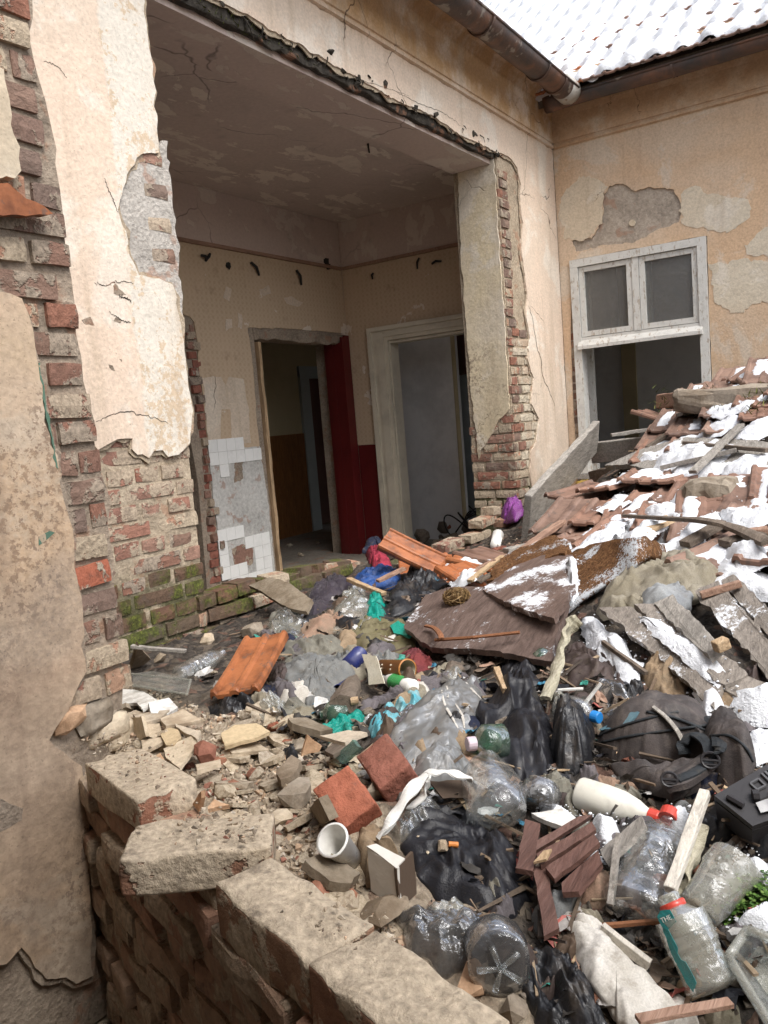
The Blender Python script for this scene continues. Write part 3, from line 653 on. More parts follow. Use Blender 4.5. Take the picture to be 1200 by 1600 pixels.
def stone(name, c1, c2, c3, sc=1.):
    m = M(name); o = m.oc(); r = m.rnd(); a = m.noise(o, 7 * sc, 5, .65); f = m.noise(o, 60 * sc, 4, .7); c = m.ramp(r, [(0, c1), (.5, c2), (1, c3)])
    c = m.mix(m.step(a, .42, .66), c, m.mix(1., c, (.62, .58, .54), 'MULTIPLY')); c = m.mix(.3, c, m.mix(1., c, m.ramp(f, [(.3, .4), (.7, 1.5)]), 'MULTIPLY'))
    return m.out(c, .93, m.bump(m.math('ADD', a, m.math('MULTIPLY', f, .5)), .8, .008), .12)
MT['shard'] = stone('plaster_shard', (.52, .43, .32), (.57, .48, .355), (.45, .385, .305))
MT['shard_y'] = stone('yellow_plaster', (.50, .39, .24), (.52, .41, .26), (.48, .37, .23))
MT['shard_p'] = stone('peach_plaster', (.56, .36, .22), (.58, .40, .27), (.56, .36, .22))
MT['shard_w'] = stone('white_ceramic', (.74, .73, .70), (.70, .68, .62), (.74, .73, .7))
MT['dirtlump'] = stone('dirt_lump', (.10, .085, .07), (.15, .125, .10), (.07, .06, .052))
MT['conc'] = stone('grey_concrete', (.27, .23, .18), (.31, .265, .21), (.24, .2, .16))
MT['slab_g'] = stone('grey_flat_stone', (.24, .19, .14), (.27, .22, .16), (.24, .2, .15))
MT['brfrag'] = stone('brick_fragment', (.33, .125, .08), (.38, .19, .125), (.22, .09, .065))
# soft things
MT['blackbag'] = plastic('black_bin_bag', (.013, .0135, .016), .40, .28, bumps=.25)
MT['blackcloth'] = cloth('black_nylon_cloth', (.014, .014, .017), (.022, .022, .026), .36, .0, .08)
MT['purpleblack'] = cloth('purple_black_cloth', (.03, .024, .034), (.05, .04, .05), .45, .1, .15)
MT['greyfilm'] = film('grey_plastic_film', (.62, .62, .60), .86, (.17, .17, .165), .34, .3, .16)
MT['clear'] = film('clear_plastic', (.90, .92, .92), .10, (.40, .40, .38), .16, .5)
MT['milky'] = film('milky_plastic', (.82, .84, .82), .36, (.46, .45, .39), .22, .45)
MT['smoke'] = film('smoky_plastic', (.5, .5, .5), .4, (.12, .12, .12), .12, .3)
MT['greenglass'] = film('green_bottle_plastic', (.35, .55, .42), .35, (.09, .17, .12), .1, .3)
MT['whiteplastic'] = plastic('white_plastic', (.70, .69, .65), .35, .25, bumps=.05)
MT['creamplastic'] = plastic('cream_plastic', (.68, .66, .58), .4, .25, bumps=.04)
MT['redcap'] = plastic('red_cap_plastic', (.55, .06, .04), .35, .15, bumps=.03)
MT['bluecap'] = plastic('blue_cap_plastic', (.02, .22, .60), .35, .1, bumps=.03)
MT['pinkcap'] = plastic('pale_pink_cap', (.55, .45, .50), .4, .15, bumps=.03)
MT['tealbag'] = plastic('teal_plastic_bag', (.0, .23, .18), .3, .2, bumps=.6)
MT['cyan'] = cloth('cyan_cloth', (.07, .34, .42), (.30, .42, .42), .7, 0, .35)
MT['blueplastic'] = plastic('blue_plastic', (.02, .07, .24), .35, .2, bumps=.5)
MT['navy'] = cloth('navy_cloth', (.02, .025, .05), None, .85)
MT['olive'] = cloth('olive_cloth', (.20, .175, .125), (.26, .235, .185), .9, .0, .45)
MT['greygreen'] = cloth('grey_green_rag', (.20, .19, .155), (.13, .125, .105), .9, 0, .5)
MT['mossy'] = cloth('mossy_rag', (.12, .105, .05), (.17, .15, .09), .95, 0, .5)
MT['jeans'] = cloth('grey_worn_jeans', (.125, .13, .13), (.19, .19, .18), .9, 0, .4)
MT['denim'] = cloth('pale_denim', (.27, .28, .28), (.20, .21, .22), .9, 0, .25)
MT['peach'] = cloth('peach_brown_cloth', (.30, .19, .135), (.22, .16, .115), .9, 0, .4)
MT['redcloth'] = cloth('dark_red_cloth', (.17, .035, .035), (.11, .025, .03), .8, 0, .25)
MT['pinkred'] = cloth('crimson_cloth', (.33, .035, .06), (.2, .02, .04), .8, 0, .2)
MT['mauve'] = cloth('grey_mauve_cloth', (.135, .12, .125), (.09, .08, .085), .85, 0, .3)
MT['brownrag'] = cloth('dry_brown_rag', (.24, .17, .105), (.30, .225, .15), .95, 0, .5)
MT['dkleather'] = cloth('dark_wet_leather', (.045, .033, .03), (.075, .055, .05), .6, 0, .3)
MT['ragpale'] = woodm('pale_twisted_rag', (.40, .37, .27), (.52, .48, .38), 0, .95)
MT['pack'] = cloth('grey_black_nylon_pack', (.05, .044, .043), (.095, .08, .075), .6, 0, .35, mudc=(.17, .145, .125))
MT['strap'] = cloth('dark_strap', (.035, .04, .045), None, .7, 0, .2)
MT['mesh_blue'] = cloth('blue_mesh_cloth', (.11, .22, .28), (.16, .27, .32), .8, 0, .3)
MT['paper'] = cloth('crumpled_pale_paper', (.58, .555, .51), (.44, .41, .36), .85, 0, .4, False, (.2, .17, .13))
MT['paperw'] = cloth('white_paper', (.66, .63, .52), (.6, .55, .42), .8, 0, .3, False)
MT['board'] = paint('white_card', (.66, .63, .57), .7, None, .35)
MT['brownboard'] = paint('wet_brown_card', (.09, .06, .04), .8, None, .4)
MT['papercup'] = paint('brown_paper_cup', (.40, .165, .04), .45, None, .15, .1)
MT['cream'] = paint('cream_lining', (.66, .60, .46), .6, None, .2, .1)
MT['blackpl'] = paint('black_device_plastic', (.028, .026, .028), .45, None, .2, .2)
MT['grilleg'] = paint('grey_grille_plastic', (.09, .09, .095), .5, None, .2, .2)
MT['purple'] = plastic('purple_foil', (.22, .055, .25), .25, .15, bumps=.6)
MT['canb'] = plastic('dark_blue_can', (.02, .03, .14), .3, .1, bumps=.03); MT['steel'] = paint('bare_steel', (.5, .5, .5), .3, None, .3)
MT['rust'] = paint('rusty_iron', (.24, .10, .045), .8, None, .4, .6, 3)
MT['greenlabel'] = plastic('green_label', (.04, .30, .08), .4, .1); MT['teal'] = plastic('teal_pack', (.02, .42, .32), .4, .1)
MT['teallabel'] = plastic('teal_bottle_label', (.02, .20, .20), .4, .15)
MT['orange'] = paint('orange_plastic', (.62, .22, .05), .5); MT['tealglass'] = film('pale_teal_glass', (.6, .8, .75), .3, (.25, .4, .37), .08, .2)
MT['yellowfilm'] = plastic('yellow_brown_film', (.30, .19, .03), .4, .3)
MT['nest'] = speckle('straw_nest', [(0, (.12, .07, .03)), (.4, (.22, .14, .06)), (.8, (.32, .22, .11))], .9)
MT['leaf'] = speckle('clover_leaf', [(0, (.05, .11, .02)), (.4, (.09, .17, .035)), (.8, (.13, .2, .05))], .6)
MT['copper'] = paint('copper_wire', (.35, .17, .09), .4); MT['glasspane'] = film('dusty_window_glass', (.80, .81, .80), .20, (.33, .325, .31), .04, .12, .42)
MT['mosstuft'] = speckle('moss_tuft', [(0, (.05, .06, .015)), (.5, (.11, .12, .03)), (.9, (.17, .17, .05))], .95)
MT['greenpaint'] = paint('old_green_paint', (.10, .19, .135), .6, (.4, .32, .23), .4, .4, 2, True)

# ------------------------------------------------------------------ bricks
YB, YA, XC, YK, XS = 2.85, 1.95, 7.475, 5.10, 7.15     # facade, torn pier, window wall, kitchen back wall, kitchen side wall
BRV = {}
for kind, L in (('s', .285), ('h', .136), ('es', .285), ('eh', .136)):
    if kind[0] == 'e': BRV[kind] = [rbox(L, .12, .068, (6, 2, 4), .012, .008, 150 + 7 * k, 16.) for k in range(6)]; continue
    BRV[kind] = [rbox(L, .12, .066, (4, 2, 2), .008, .0035, 100 + 7 * k + (L > .2), 26.) for k in range(6)]
_bm = {}
def brick_me(kind, k, mat):
    key = (kind, k, mat)
    if key not in _bm: _bm[key] = mesh('brick', BRV[kind][k][0], BRV[kind][k][1], MT[mat])
    return _bm[key]
def brick_zone(parent, O, U, N, poly, choose, pitch=.079, z0=0., proud=.007, seed=0, tilt=.03, ujit=.006, skip=None, lim=None):
    O, U, N = np.asarray(O, float), unit(U), unit(N); Z = np.array([0, 0, 1.]); r = random.Random(seed); poly = np.asarray(poly)
    if np.cross(U, -N)[2] < 0: U = -U; flip = -1
    else: flip = 1
    u0, u1 = poly[:, 0].min(), poly[:, 0].max(); w0, w1 = poly[:, 1].min(), poly[:, 1].max(); row = int((w0 - z0) / pitch)
    while z0 + row * pitch < w1:
        zc = z0 + (row + .5) * pitch; kind = 's' if row % 2 else 'h'; u = u0 - .3 + (row % 4) * .068
        xs_ = []
        for (ax_, ay_), (bx_, by_) in zip(poly, np.roll(poly, -1, 0)):
            if (ay_ > zc) != (by_ > zc): xs_.append(ax_ + (zc - ay_) * (bx_ - ax_) / (by_ - ay_))
        xs_.sort()
        while u < u1 + .1:
            k2 = kind if r.random() > .15 else ('h' if kind == 's' else 's'); L = .285 if k2 == 's' else .136
            uc = u + L / 2; u += L + .013
            for ia, ib in zip(xs_[::2], xs_[1::2]):
                sx = r.uniform(.965, 1.0); lo_, hi_ = max(uc - L / 2, ia), min(uc + L / 2, ib)
                if lim: lo_, hi_ = max(lo_, lim[0](zc)), min(hi_, lim[1](zc))
                if hi_ - lo_ < .045: continue
                if skip and skip(uc, zc, r): continue
                if hi_ - lo_ < L * .97:
                    sx = (hi_ - lo_) / L
                    if k2 == 's' and sx < .6: sx = (hi_ - lo_) / .136
                k3 = 'h' if (k2 == 's' and hi_ - lo_ < .6 * L) else k2; mt_ = choose((lo_ + hi_) / 2, zc, r)
                if mt_ == 'br_mud': k3 = 'e' + k3
                p = O + flip * U * ((lo_ + hi_) / 2 + r.uniform(-ujit, ujit)) + Z * (zc + r.uniform(-.004, .004)) + N * (r.uniform(-1, 1) * proud - .06)
                R = frame(p, U, -N, Z) @ rot(r.gauss(0, tilt * .5), r.gauss(0, tilt * .5), r.gauss(0, tilt)) @ Matrix.Diagonal((sx, 1, r.uniform(.93, 1.05), 1))
                link('brick', brick_me(k3, r.randrange(6), mt_), parent, R)
        row += 1
def pxY(px, y): return np.array([[onY(p, y)[0], onY(p, y)[2]] for p in px])
def pxX(px, x): return np.array([[onX(p, x)[1], onX(p, x)[2]] for p in px])
UX, UY, UZ = np.array([1., 0, 0]), np.array([0, 1., 0]), np.array([0, 0, 1.])

# ------------------------------------------------------------------ ground and floors
g = obj('ground', (np.array([(-60, -60, -.03), (60, -60, -.03), (60, 60, -.03), (-60, 60, -.03)], float), [[0, 1, 2, 3]]), MT['earth']); tag(g, kind='structure')
# rubble mound: the sheet stops at the parapet and at the facade line
P0, P1 = np.array([1.27, 1.92]), np.array([.62, .16]); DD = unit(P1 - P0); DN = np.array([DD[1], -DD[0]]); 
if DN @ (np.array([0, 0]) - P0) < 0: DN = -DN
nx_, ny_ = len(gx), len(gy)
ok = np.zeros((nx_, ny_), bool)
dside = ((_X - P0[0]) * DN[0] + (_Y - P0[1]) * DN[1]) < -.04
ok = dside & (_Y < 3.0) & (_X > .9 - 2 * (_Y < .9)) & (_X < 7.46)
ok &= ~((_X < 1.5) & (_Y > 1.99)) & ~((_X < 2.64) & (_Y > 2.9)) & ~((_X > 6.28) & (_Y > 2.9))
Hm = _H.copy(); Hm = np.where(_Y > 2.86, np.minimum(Hm, _H - (_Y - 2.86) * 3.), Hm)
idx = -np.ones((nx_, ny_), int); idx[ok] = np.arange(ok.sum())
q = ok[:-1, :-1] & ok[1:, :-1] & ok[1:, 1:] & ok[:-1, 1:]
ii, jj = np.nonzero(q); Fq = np.stack([idx[ii, jj], idx[ii + 1, jj], idx[ii + 1, jj + 1], idx[ii, jj + 1]], -1)
me = bpy.data.meshes.new('rubble_mound'); Vq = np.stack([_X[ok], _Y[ok], Hm[ok]], -1)
me.from_pydata(Vq.tolist(), [], Fq.tolist()); me.polygons.foreach_set('use_smooth', [True] * len(me.polygons)); me.materials.append(MT['earth']); me.update()
tag(link('rubble_mound', me), kind='structure')

# ------------------------------------------------------------------ facade with the broken-out front of the kitchen
fw = thing('facade_wall', (4.5, 2.85, 0), 'peeling cream facade with its front broken out and bricks bared at left and pillar', 'wall')
def core(lo, hi, mat='mortar', name='masonry', par=fw): return obj(name, box(lo, hi), MT[mat], par)
core((.85, 2.8575, -.02), (2.66, 3.25, 3.74)); core((2.70, 2.875, -.02), (6.2, 3.2, .60)); core((6.262, 2.857, -.02), (7.47, 3.25, 3.74), 'mortar')
core((.85, 2.868, 3.742), (7.47, 3.25, 4.46), 'mortar_dark')
FP = YB - .015
pl = list(pxY([(100, 688), (140, 690), (155, 702), (172, 696), (186, 689), (208, 687), (206, 703), (215, 711), (233, 716), (238, 703), (252, 701), (262, 712), (280, 710), (297, 693),
      (301, 640), (295, 600), (290, 560), (283, 500), (276, 462), (268, 440), (240, 436), (214, 432), (204, 400), (197, 365), (186, 330), (190, 292), (203, 260), (225, 241), (249, 237),
      (246, 200), (238, 120), (228, 36), (222, -40), (262, -48), (330, -8), (400, 31), (450, 60), (533, 108), (593, 140), (640, 168), (662, 172), (700, 197), (733, 217), (797, 246),
      (808, 262), (814, 290), (813, 320), (817, 350), (815, 390), (819, 420), (824, 460), (822, 490), (828, 530), (824, 560), (834, 590), (830, 630), (842, 655), (838, 690), (830, 705), (828, 740), (834, 775), (832, 840)], FP))
pl += [np.array(p) for p in ((7.0, .55), (7.462, .55), (7.462, 3.94), (.9, 3.94), (.9, 1.6))]
fj = jag(pl, .03, .009, 4)
fj[:, 0] = np.clip(fj[:, 0], .9, 7.462); fj[:, 1] = np.clip(fj[:, 1], .5, 3.94)
obj('plaster', wallpoly([fj], (0, FP, 0), UX, UZ, .02, -UY), MT['fac'], fw)
for k, px in enumerate(([(176, 446), (181, 443), (186, 452), (198, 460), (188, 462), (178, 458)], [(180, 496), (190, 501), (188, 505), (178, 502)], [(170, 570), (176, 572), (180, 580), (174, 579)], [(186, 560), (191, 562), (190, 566)], [(127, 500), (140, 494), (147, 508), (134, 506)])):
    obj('plaster_chip', wallpoly([jag(pxY(px, FP), .01, .003, 80 + k)], (0, FP - .001, 0), UX, UZ, .0008, -UY), MT['mortar_dark'], fw)
for k, (pts, w_) in enumerate((([(826, 478), (832, 500), (838, 538), (845, 560), (848, 588), (857, 608), (867, 634)], .010), ([(150, 660), (175, 648), (200, 643), (232, 651), (262, 660)], .004), ([(147, 442), (165, 446), (182, 440), (208, 442)], .004), ([(186, 462), (205, 470)], .005), ([(170, 487), (190, 500), (205, 504)], .004), ([(68, 95), (90, 104), (105, 122)], .003), ([(163, 280), (170, 298), (178, 315), (184, 332)], .004), ([(500, 120), (530, 118), (575, 128), (640, 150)], .003), ([(612, 138), (650, 160), (690, 175), (720, 196)], .004))):
    q = [onY(p, FP - .0005) for p in pts]; P_ = bez(q, 40); r2 = np.random.default_rng(k); P_[:, 2] += r2.normal(size=len(P_)) * w_ * .8; P_[:, 0] += r2.normal(size=len(P_)) * w_ * .5
    wv = w_ * (.35 + .65 * np.sin(np.linspace(.15, 3., len(P_)))) * (.7 + .5 * r2.random(len(P_))); T_ = np.gradient(P_, axis=0); nrm = np.stack([T_[:, 2], 0 * T_[:, 0], -T_[:, 0]], -1); nrm /= np.linalg.norm(nrm, axis=1, keepdims=True) + 1e-9
    V_ = np.concatenate([P_ + nrm * wv[:, None] / 2, P_ - nrm * wv[:, None] / 2]); m_ = len(P_)
    obj('crack', (V_ - UY * .0006, [[i_, i_ + 1, m_ + i_ + 1, m_ + i_] for i_ in range(m_ - 1)]), MT['lintel'], fw)
obj('under_coat', wallpoly([np.clip(grow(fj, .022, 3), [.9, .5], [7.462, 3.94])], (0, FP + .0092, 0), UX, UZ, .008, -UY), MT['mortar'], fw)
gz = pxY([(200, 225), (262, 225), (268, 300), (275, 350), (278, 420), (284, 462), (284, 520), (180, 520), (170, 330)], YB)
obj('bare_render', wallpoly([jag(gz, .03, .012, 9)], (0, YB - .004, 0), UX, UZ, .02, -UY), MT['mortar_grey'], fw)
for px, m_ in (((241, 247), 'br_red'), ((256, 352), 'br_red'), ((262, 400), 'br_soot'), ((250, 300), 'br_soot')):
    p = onY(px, YB); link('brick', brick_me('h', 1, m_), fw, frame(p + np.array([-.03, .052, 0]), UX, UY, UZ))
# the pier's exposed bricks, mossy towards the ground
zl = pxY([(120, 640), (303, 640), (322, 800), (336, 925), (340, 1000), (200, 1060), (110, 1060)], YB)
def ch_left(u, z, r):
    if z > 1.17: return 'br_red' if r.random() < .85 else 'br_top'
    if z > 1.05: return 'br_soot' if r.random() < .6 else 'br_red'
    return 'br_moss' if r.random() < .9 else 'br_soot'
brick_zone(fw, (0, YB, 0), UX, -UY, zl, ch_left, seed=3, proud=.005, tilt=.025, z0=-.01, lim=(lambda z: 1., lambda z: 2.67))
# its broken right edge, course by course
r_ = random.Random(5)
for k in range(9, 45):
    z = k * .079 + .03
    if z > .85: link('brick', brick_me('h', r_.randrange(6), 'br_top' if z > 1.6 else ('br_red' if z > 1.3 else 'br_moss')), fw, frame((2.605 + r_.uniform(-.02, .02), 2.925 + r_.uniform(0, .03), z), UX, UY, UZ) @ rot(0, 0, r_.uniform(-.1, .1)))
# low footing of the fallen front, mossy
zf = np.array([(2.60, .40), (4.05, .40), (4.05, .62), (3.92, .70), (3.85, .78), (3.5, .79), (3.2, .80), (2.95, .84), (2.6, .86)])
brick_zone(fw, (0, YB - .01, 0), UX, -UY, zf, lambda u, z, r: 'br_moss' if r.random() < .8 else 'br_top', seed=8, proud=.012, tilt=.05, z0=-.01)
for k in range(11):
    x = 2.78 + k * .115 + r_.uniform(-.02, .02)
    link('brick', brick_me('h', r_.randrange(6), r_.choice(['br_top', 'br_moss', 'br_top'])), fw, frame((x, 2.93 + r_.uniform(-.015, .03), .775 + r_.uniform(-.02, .025) - .03 * (k > 7)), UX, UY, UZ) @ rot(r_.uniform(-.15, .15), r_.uniform(-.12, .12), r_.uniform(-.3, .3)))
for c_, kk, m_, yaw in (((700, 852), 's', 'br_red', 0), ((733, 862), 's', 'br_top', .1), ((742, 838), 's', 'br_top', -.1), ((754, 815), 's', 'br_top', .05), ((767, 798), 'h', 'br_top', 0), ((790, 815), 's', 'br_top', .1), ((800, 838), 's', 'br_soot', .2), ((715, 885), 's', 'br_soot', 0), ((775, 855), 'h', 'br_top', 0)):
    p = onY(c_, YB + .02); link('brick', brick_me(kk, r_.randrange(6), m_), fw, frame(p, UX, UY, UZ) @ rot(r_.uniform(-.06, .06), r_.uniform(-.06, .06), yaw + math.radians(90 if kk == 's' and r_.random() < .3 else 0)))
# pillar: bricks on its front edge, plaster on its reveal
zp = pxY([(780, 258), (806, 264), (816, 300), (819, 400), (828, 480), (832, 555), (842, 590), (838, 630), (850, 655), (846, 700), (838, 770), (842, 840), (806, 840), (803, 700), (798, 560), (790, 400)], YB)
def ch_p(u, z, r):
    if u > 6.44 and z < 2.2: return 'br_white'
    if z > 2.6: return 'br_soot' if r.random() < .85 else 'br_red'
    return r.choice(['br_red', 'br_soot', 'br_soot', 'br_top'])
zp[:, 0] = np.maximum(zp[:, 0], 6.2)
brick_zone(fw, (0, YB - .004, 0), UX, -UY, zp, ch_p, seed=12, proud=.005, tilt=.02, z0=-.01, lim=(lambda z: 6.252, lambda z: 6.44 if z > 2.3 else 7.2))
for k in range(11, 45):
    z = k * .079 + .03
    if z < 3.52: link('brick', brick_me('h', r_.randrange(6), ch_p(6.3, z, r_)), fw, frame((6.335 + r_.uniform(-.012, .012), 2.905 + r_.uniform(-.01, .01), z), UX, UY, UZ))
rv = pxX([(716, 280), (782, 262), (789, 300), (796, 400), (799, 480), (797, 540), (803, 600), (798, 640), (780, 655), (762, 690), (752, 705), (748, 720), (735, 600), (720, 400)], 6.245)
rv[:, 0] = np.clip(rv[:, 0], 2.87, 3.27); rv = np.where(rv[:, 1:] > 3.3, np.column_stack([rv[:, 0], np.where(rv[:, 1] > 3.3, 3.62, rv[:, 1])]), rv)
obj('plaster', wallpoly([np.clip(jag(rv, .03, .007, 21), [2.862, .3], [3.268, 3.7])], (6.245, 0, 0), UY, UZ, .015, -UX), MT['jamb'], fw)
brick_zone(fw, (6.252, 0, 0), UY, -UX, np.array([(2.86, .6), (3.26, .6), (3.26, 1.5), (2.86, 1.5)]), lambda u, z, r: r.choice(['br_top', 'br_soot', 'br_top', 'br_red']), seed=14, proud=.006, z0=-.01)
# rotten timber lintel and the plastered beam behind it
V, Fc = rbox(3.62, .045, .135, (60, 4, 5), .012, .010, 5, 16.); V = V + np.array([4.47, 2.886, 3.676]); V[:, 2] -= .02 * np.abs(fbm(V * 7, 2, 4)) * (V[:, 2] < 3.65)
obj('lintel_timber', (V, Fc), MT['lintel'], fw)
obj('beam', box((2.662, 2.905, 3.575), (6.244, 3.249, 3.74)), MT['cove'], fw)
fr_ = random.Random(9); hang = []
for k in range(46):
    x = fr_.uniform(2.7, 6.3); z = 3.64 + fr_.uniform(-.02, .08); L = fr_.uniform(.03, .10); p = np.array([x, 2.86 - fr_.uniform(0, .03), z]); q_ = p + np.array([fr_.uniform(-.8, .8) * L, -fr_.uniform(.0, .5) * L, -L * fr_.uniform(.2, 1)])
    hang.append(tube([p, (p + q_) / 2 + np.array([0, -.01, .005]), q_], [.004, .0035, .0015], 5))
for k in range(60):
    x = fr_.uniform(2.7, 6.3); s_ = fr_.uniform(.02, .07); hang.append(xf(chunk(k, .7, 12), frame((x, 2.86 + fr_.uniform(-.03, .02), 3.68 + fr_.uniform(-.05, .04)), UX, UY, UZ) @ rot(fr_.random() * 3, fr_.random() * 3, 0) @ Matrix.Scale(s_, 4)))
tag(obj('torn_fibres', join(hang), MT['lintel'], fw), kind='stuff')
# moulded band and cove under the eaves; a groove marks its foot
def extr(prof, a, b, ax):
    n = len(prof); V = []; 
    for e in (a, b):
        for y, z in prof: V.append((e, y, z) if ax == 'x' else (y, e, z))
    Fc = [[k, (k + 1) % n, n + (k + 1) % n, n + k] for k in range(n)] + [list(range(n))[::-1], [n + k for k in range(n)]]
    return np.array(V, float), Fc
cp = [(0, 3.935), (-.035, 3.945), (-.035, 3.965), (-.02, 3.972), (-.02, 3.985), (-.03, 3.99), (-.03, 4.20), (-.045, 4.27), (-.09, 4.33), (-.17, 4.38), (-.26, 4.41), (-.26, 4.46), (0, 4.46)]
obj('cornice', extr([(YB + y, z) for y, z in cp], .9, XC - .03, 'x'), MT['fac'], fw)
obj('roof_slab', (np.array([(.9, 2.60, 4.33), (7.0, 2.60, 4.33), (7.0, 6, 6.4), (.9, 6, 6.4), (.9, 2.60, 4.28), (7.0, 2.60, 4.28), (7.0, 6, 6.3), (.9, 6, 6.3)], float), box((0, 0, 0), (1, 1, 1))[1]), MT['rtile'], fw)

# ------------------------------------------------------------------ window wall at the right
ww = thing('window_wall', (XC, 1.2, 0), 'orange plastered wall at the right with a grey bare patch over a broken window', 'wall')
WY0, WY1, WZ0, WZ1 = 1.53, 2.73, .95, 2.925
obj('masonry', wallpoly([[(-2.2, 0), (2.86, 0), (2.86, 4.46), (-2.2, 4.46)], [(WY0, WZ0), (WY1, WZ0), (WY1, WZ1), (WY0, WZ1)]], (XC + .012, 0, 0), UY, UZ, .39, -UX), MT['render'], ww)
hole = pxX([(952, 290), (973, 287), (993, 298), (1013, 293), (1053, 295), (1067, 320), (1062, 347), (1030, 357), (1013, 368), (987, 379), (937, 384), (900, 395), (893, 372), (925, 372), (936, 353), (943, 330), (940, 312)], XC)
wl_ = [(WY0 - .004, WZ0 - .2), (WY1 + .04, WZ0 - .2), (WY1 + .045, 1.6), (WY1 + .03, 2.3), (WY1 + .006, 2.6), (WY1 + .004, WZ1 + .004), (WY0 - .004, WZ1 + .004)]
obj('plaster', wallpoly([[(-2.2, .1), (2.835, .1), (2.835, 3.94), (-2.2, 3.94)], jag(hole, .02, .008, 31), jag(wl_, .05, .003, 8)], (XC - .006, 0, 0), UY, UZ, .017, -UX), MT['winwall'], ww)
for k, (px, mt) in enumerate((([(1064, 300), (1085, 290), (1105, 300), (1150, 312), (1172, 318), (1175, 340), (1150, 355), (1130, 362), (1108, 358), (1068, 350)], 'pale'), ([(880, 300), (905, 277), (935, 278), (950, 292), (941, 314), (942, 330), (935, 352), (924, 371), (885, 376), (874, 340)], 'pale'),
        ([(1165, 385), (1185, 365), (1215, 350), (1230, 400), (1200, 402), (1172, 400)], 'pale'), ([(1110, 415), (1160, 405), (1240, 410), (1240, 480), (1190, 470), (1150, 490), (1115, 470)], 'pale'))):
    obj('old_coat_patch', wallpoly([jag(pxX(px, XC), .025, .022, 40 + k)], (XC - .009, 0, 0), UY, UZ, .004, -UX), MT[mt], ww)
p = onX((988, 348), XC); obj('plaster_spot', lathe([(0, .001), (0.01, .028), (1, .03)], (XC + .01, p[1], p[2]), (XC - .002, p[1], p[2]), 12, .2, 3, closed=(True, True)), MT['pale'], ww)
brick_zone(ww, (XC + .003, 0, 0), UY, -UX, np.array([(WY1 - .01, .7), (WY1 + .06, .7), (WY1 + .06, 2.7), (WY1 - .01, 2.7)]), lambda u, z, r: r.choice(['br_red', 'br_soot', 'br_top']), seed=17, z0=-.01)
obj('cornice', extr([(XC + y, z) for y, z in cp], -2.2, YB - .03, 'y'), MT['winwall'], ww)
# window: frame > members, upper casements with panes, lower half empty
wf = obj('window', join([box((XC - .03, WY1 - .075, WZ0), (XC + .10, WY1 - .002, WZ1 - .002)), box((XC - .031, WY0 + .002, WZ0), (XC + .101, WY0 + .075, WZ1 - .002)),
     box((XC - .032, WY0 + .003, WZ1 - .07), (XC + .102, WY1 - .003, WZ1 - .003)), box((XC - .02, WY0 + .07, 2.13), (XC + .09, WY1 - .07, 2.215)), box((XC - .02, 2.105, 2.21), (XC + .09, 2.165, WZ1 - .06))]), MT['white'], ww)
_b = wf; _pw[_b.name] = Matrix()
wf['label'] = 'white painted timber window with its lower casements gone'
obj('drip_ledge', (np.array([(XC - .065, WY0 + .05, 2.145), (XC - .065, WY1 - .05, 2.135), (XC - .01, WY1 - .05, 2.20), (XC - .01, WY0 + .05, 2.20), (XC - .065, WY0 + .05, 2.115), (XC - .065, WY1 - .05, 2.105), (XC - .01, WY1 - .05, 2.115), (XC - .01, WY0 + .05, 2.115)], float), [[0, 1, 2, 3], [4, 7, 6, 5], [0, 4, 5, 1], [3, 2, 6, 7], [1, 5, 6, 2], [0, 3, 7, 4]]), MT['white'], wf)
for a, b in ((WY0 + .075, 2.105), (2.165, WY1 - .075)):
    ca = obj('casement', join([box((XC - .012, a + .004, 2.22), (XC + .04, a + .05, WZ1 - .075)), box((XC - .012, b - .05, 2.22), (XC + .04, b - .004, WZ1 - .075)), box((XC - .011, a + .05, 2.221), (XC + .039, b - .05, 2.268)), box((XC - .011, a + .05, WZ1 - .12), (XC + .039, b - .05, WZ1 - .076))]), MT['white'], wf)
    obj('pane', box((XC + .016, a + .046, 2.262), (XC + .020, b - .046, WZ1 - .115)), MT['glasspane'], wf)
obj('inner_frame', join([box((XC + .30, WY0 + .002, WZ0), (XC + .36, WY0 + .05, WZ1 - .003)), box((XC + .30, WY1 - .06, WZ0), (XC + .36, WY1 - .002, WZ1 - .003)), box((XC + .30, 2.09, 2.2), (XC + .35, 2.14, WZ1 - .01)), box((XC + .30, WY0 + .05, 2.16), (XC + .35, WY1 - .06, 2.22))]), MT['white'], wf)
obj('sill', box((XC - .05, WY0 - .03, WZ0 - .05), (XC + .39, WY1 + .03, WZ0 - .004)), MT['wood_grey'], wf)

# ------------------------------------------------------------------ kitchen
kw = thing('kitchen_back_wall', (5.5, YK, .2), 'papered kitchen back wall with white tiles and a torn-out doorway at its right', 'wall')
obj('masonry', wallpoly([[(2.4, 0), (7.15, 0), (7.15, 3.9), (2.4, 3.9)], [(3.4, .1), (4.80, .1), (4.83, 1.2), (4.74, 2.2), (4.70, 2.56), (3.4, 2.56)], [(5.70, .1), (7.04, .1), (7.04, 2.46), (5.70, 2.46)]], (0, YK + .012, 0), UX, UZ, .34, -UY), MT['mortar_dark'], kw)
dl = pxY([(430, 895), (421, 800), (408, 720), (400, 640), (394, 560), (387, 512), (440, 513), (500, 517), (537, 521)], YK)
lf = pxY([(282, 488), (297, 494), (304, 503), (309, 540), (311, 580), (316, 610), (321, 655), (326, 697)], YK)
lf2 = pxY([(326, 697), (330, 740), (335, 790), (341, 835), (352, 890), (366, 930)], YK)
zt = 1.46
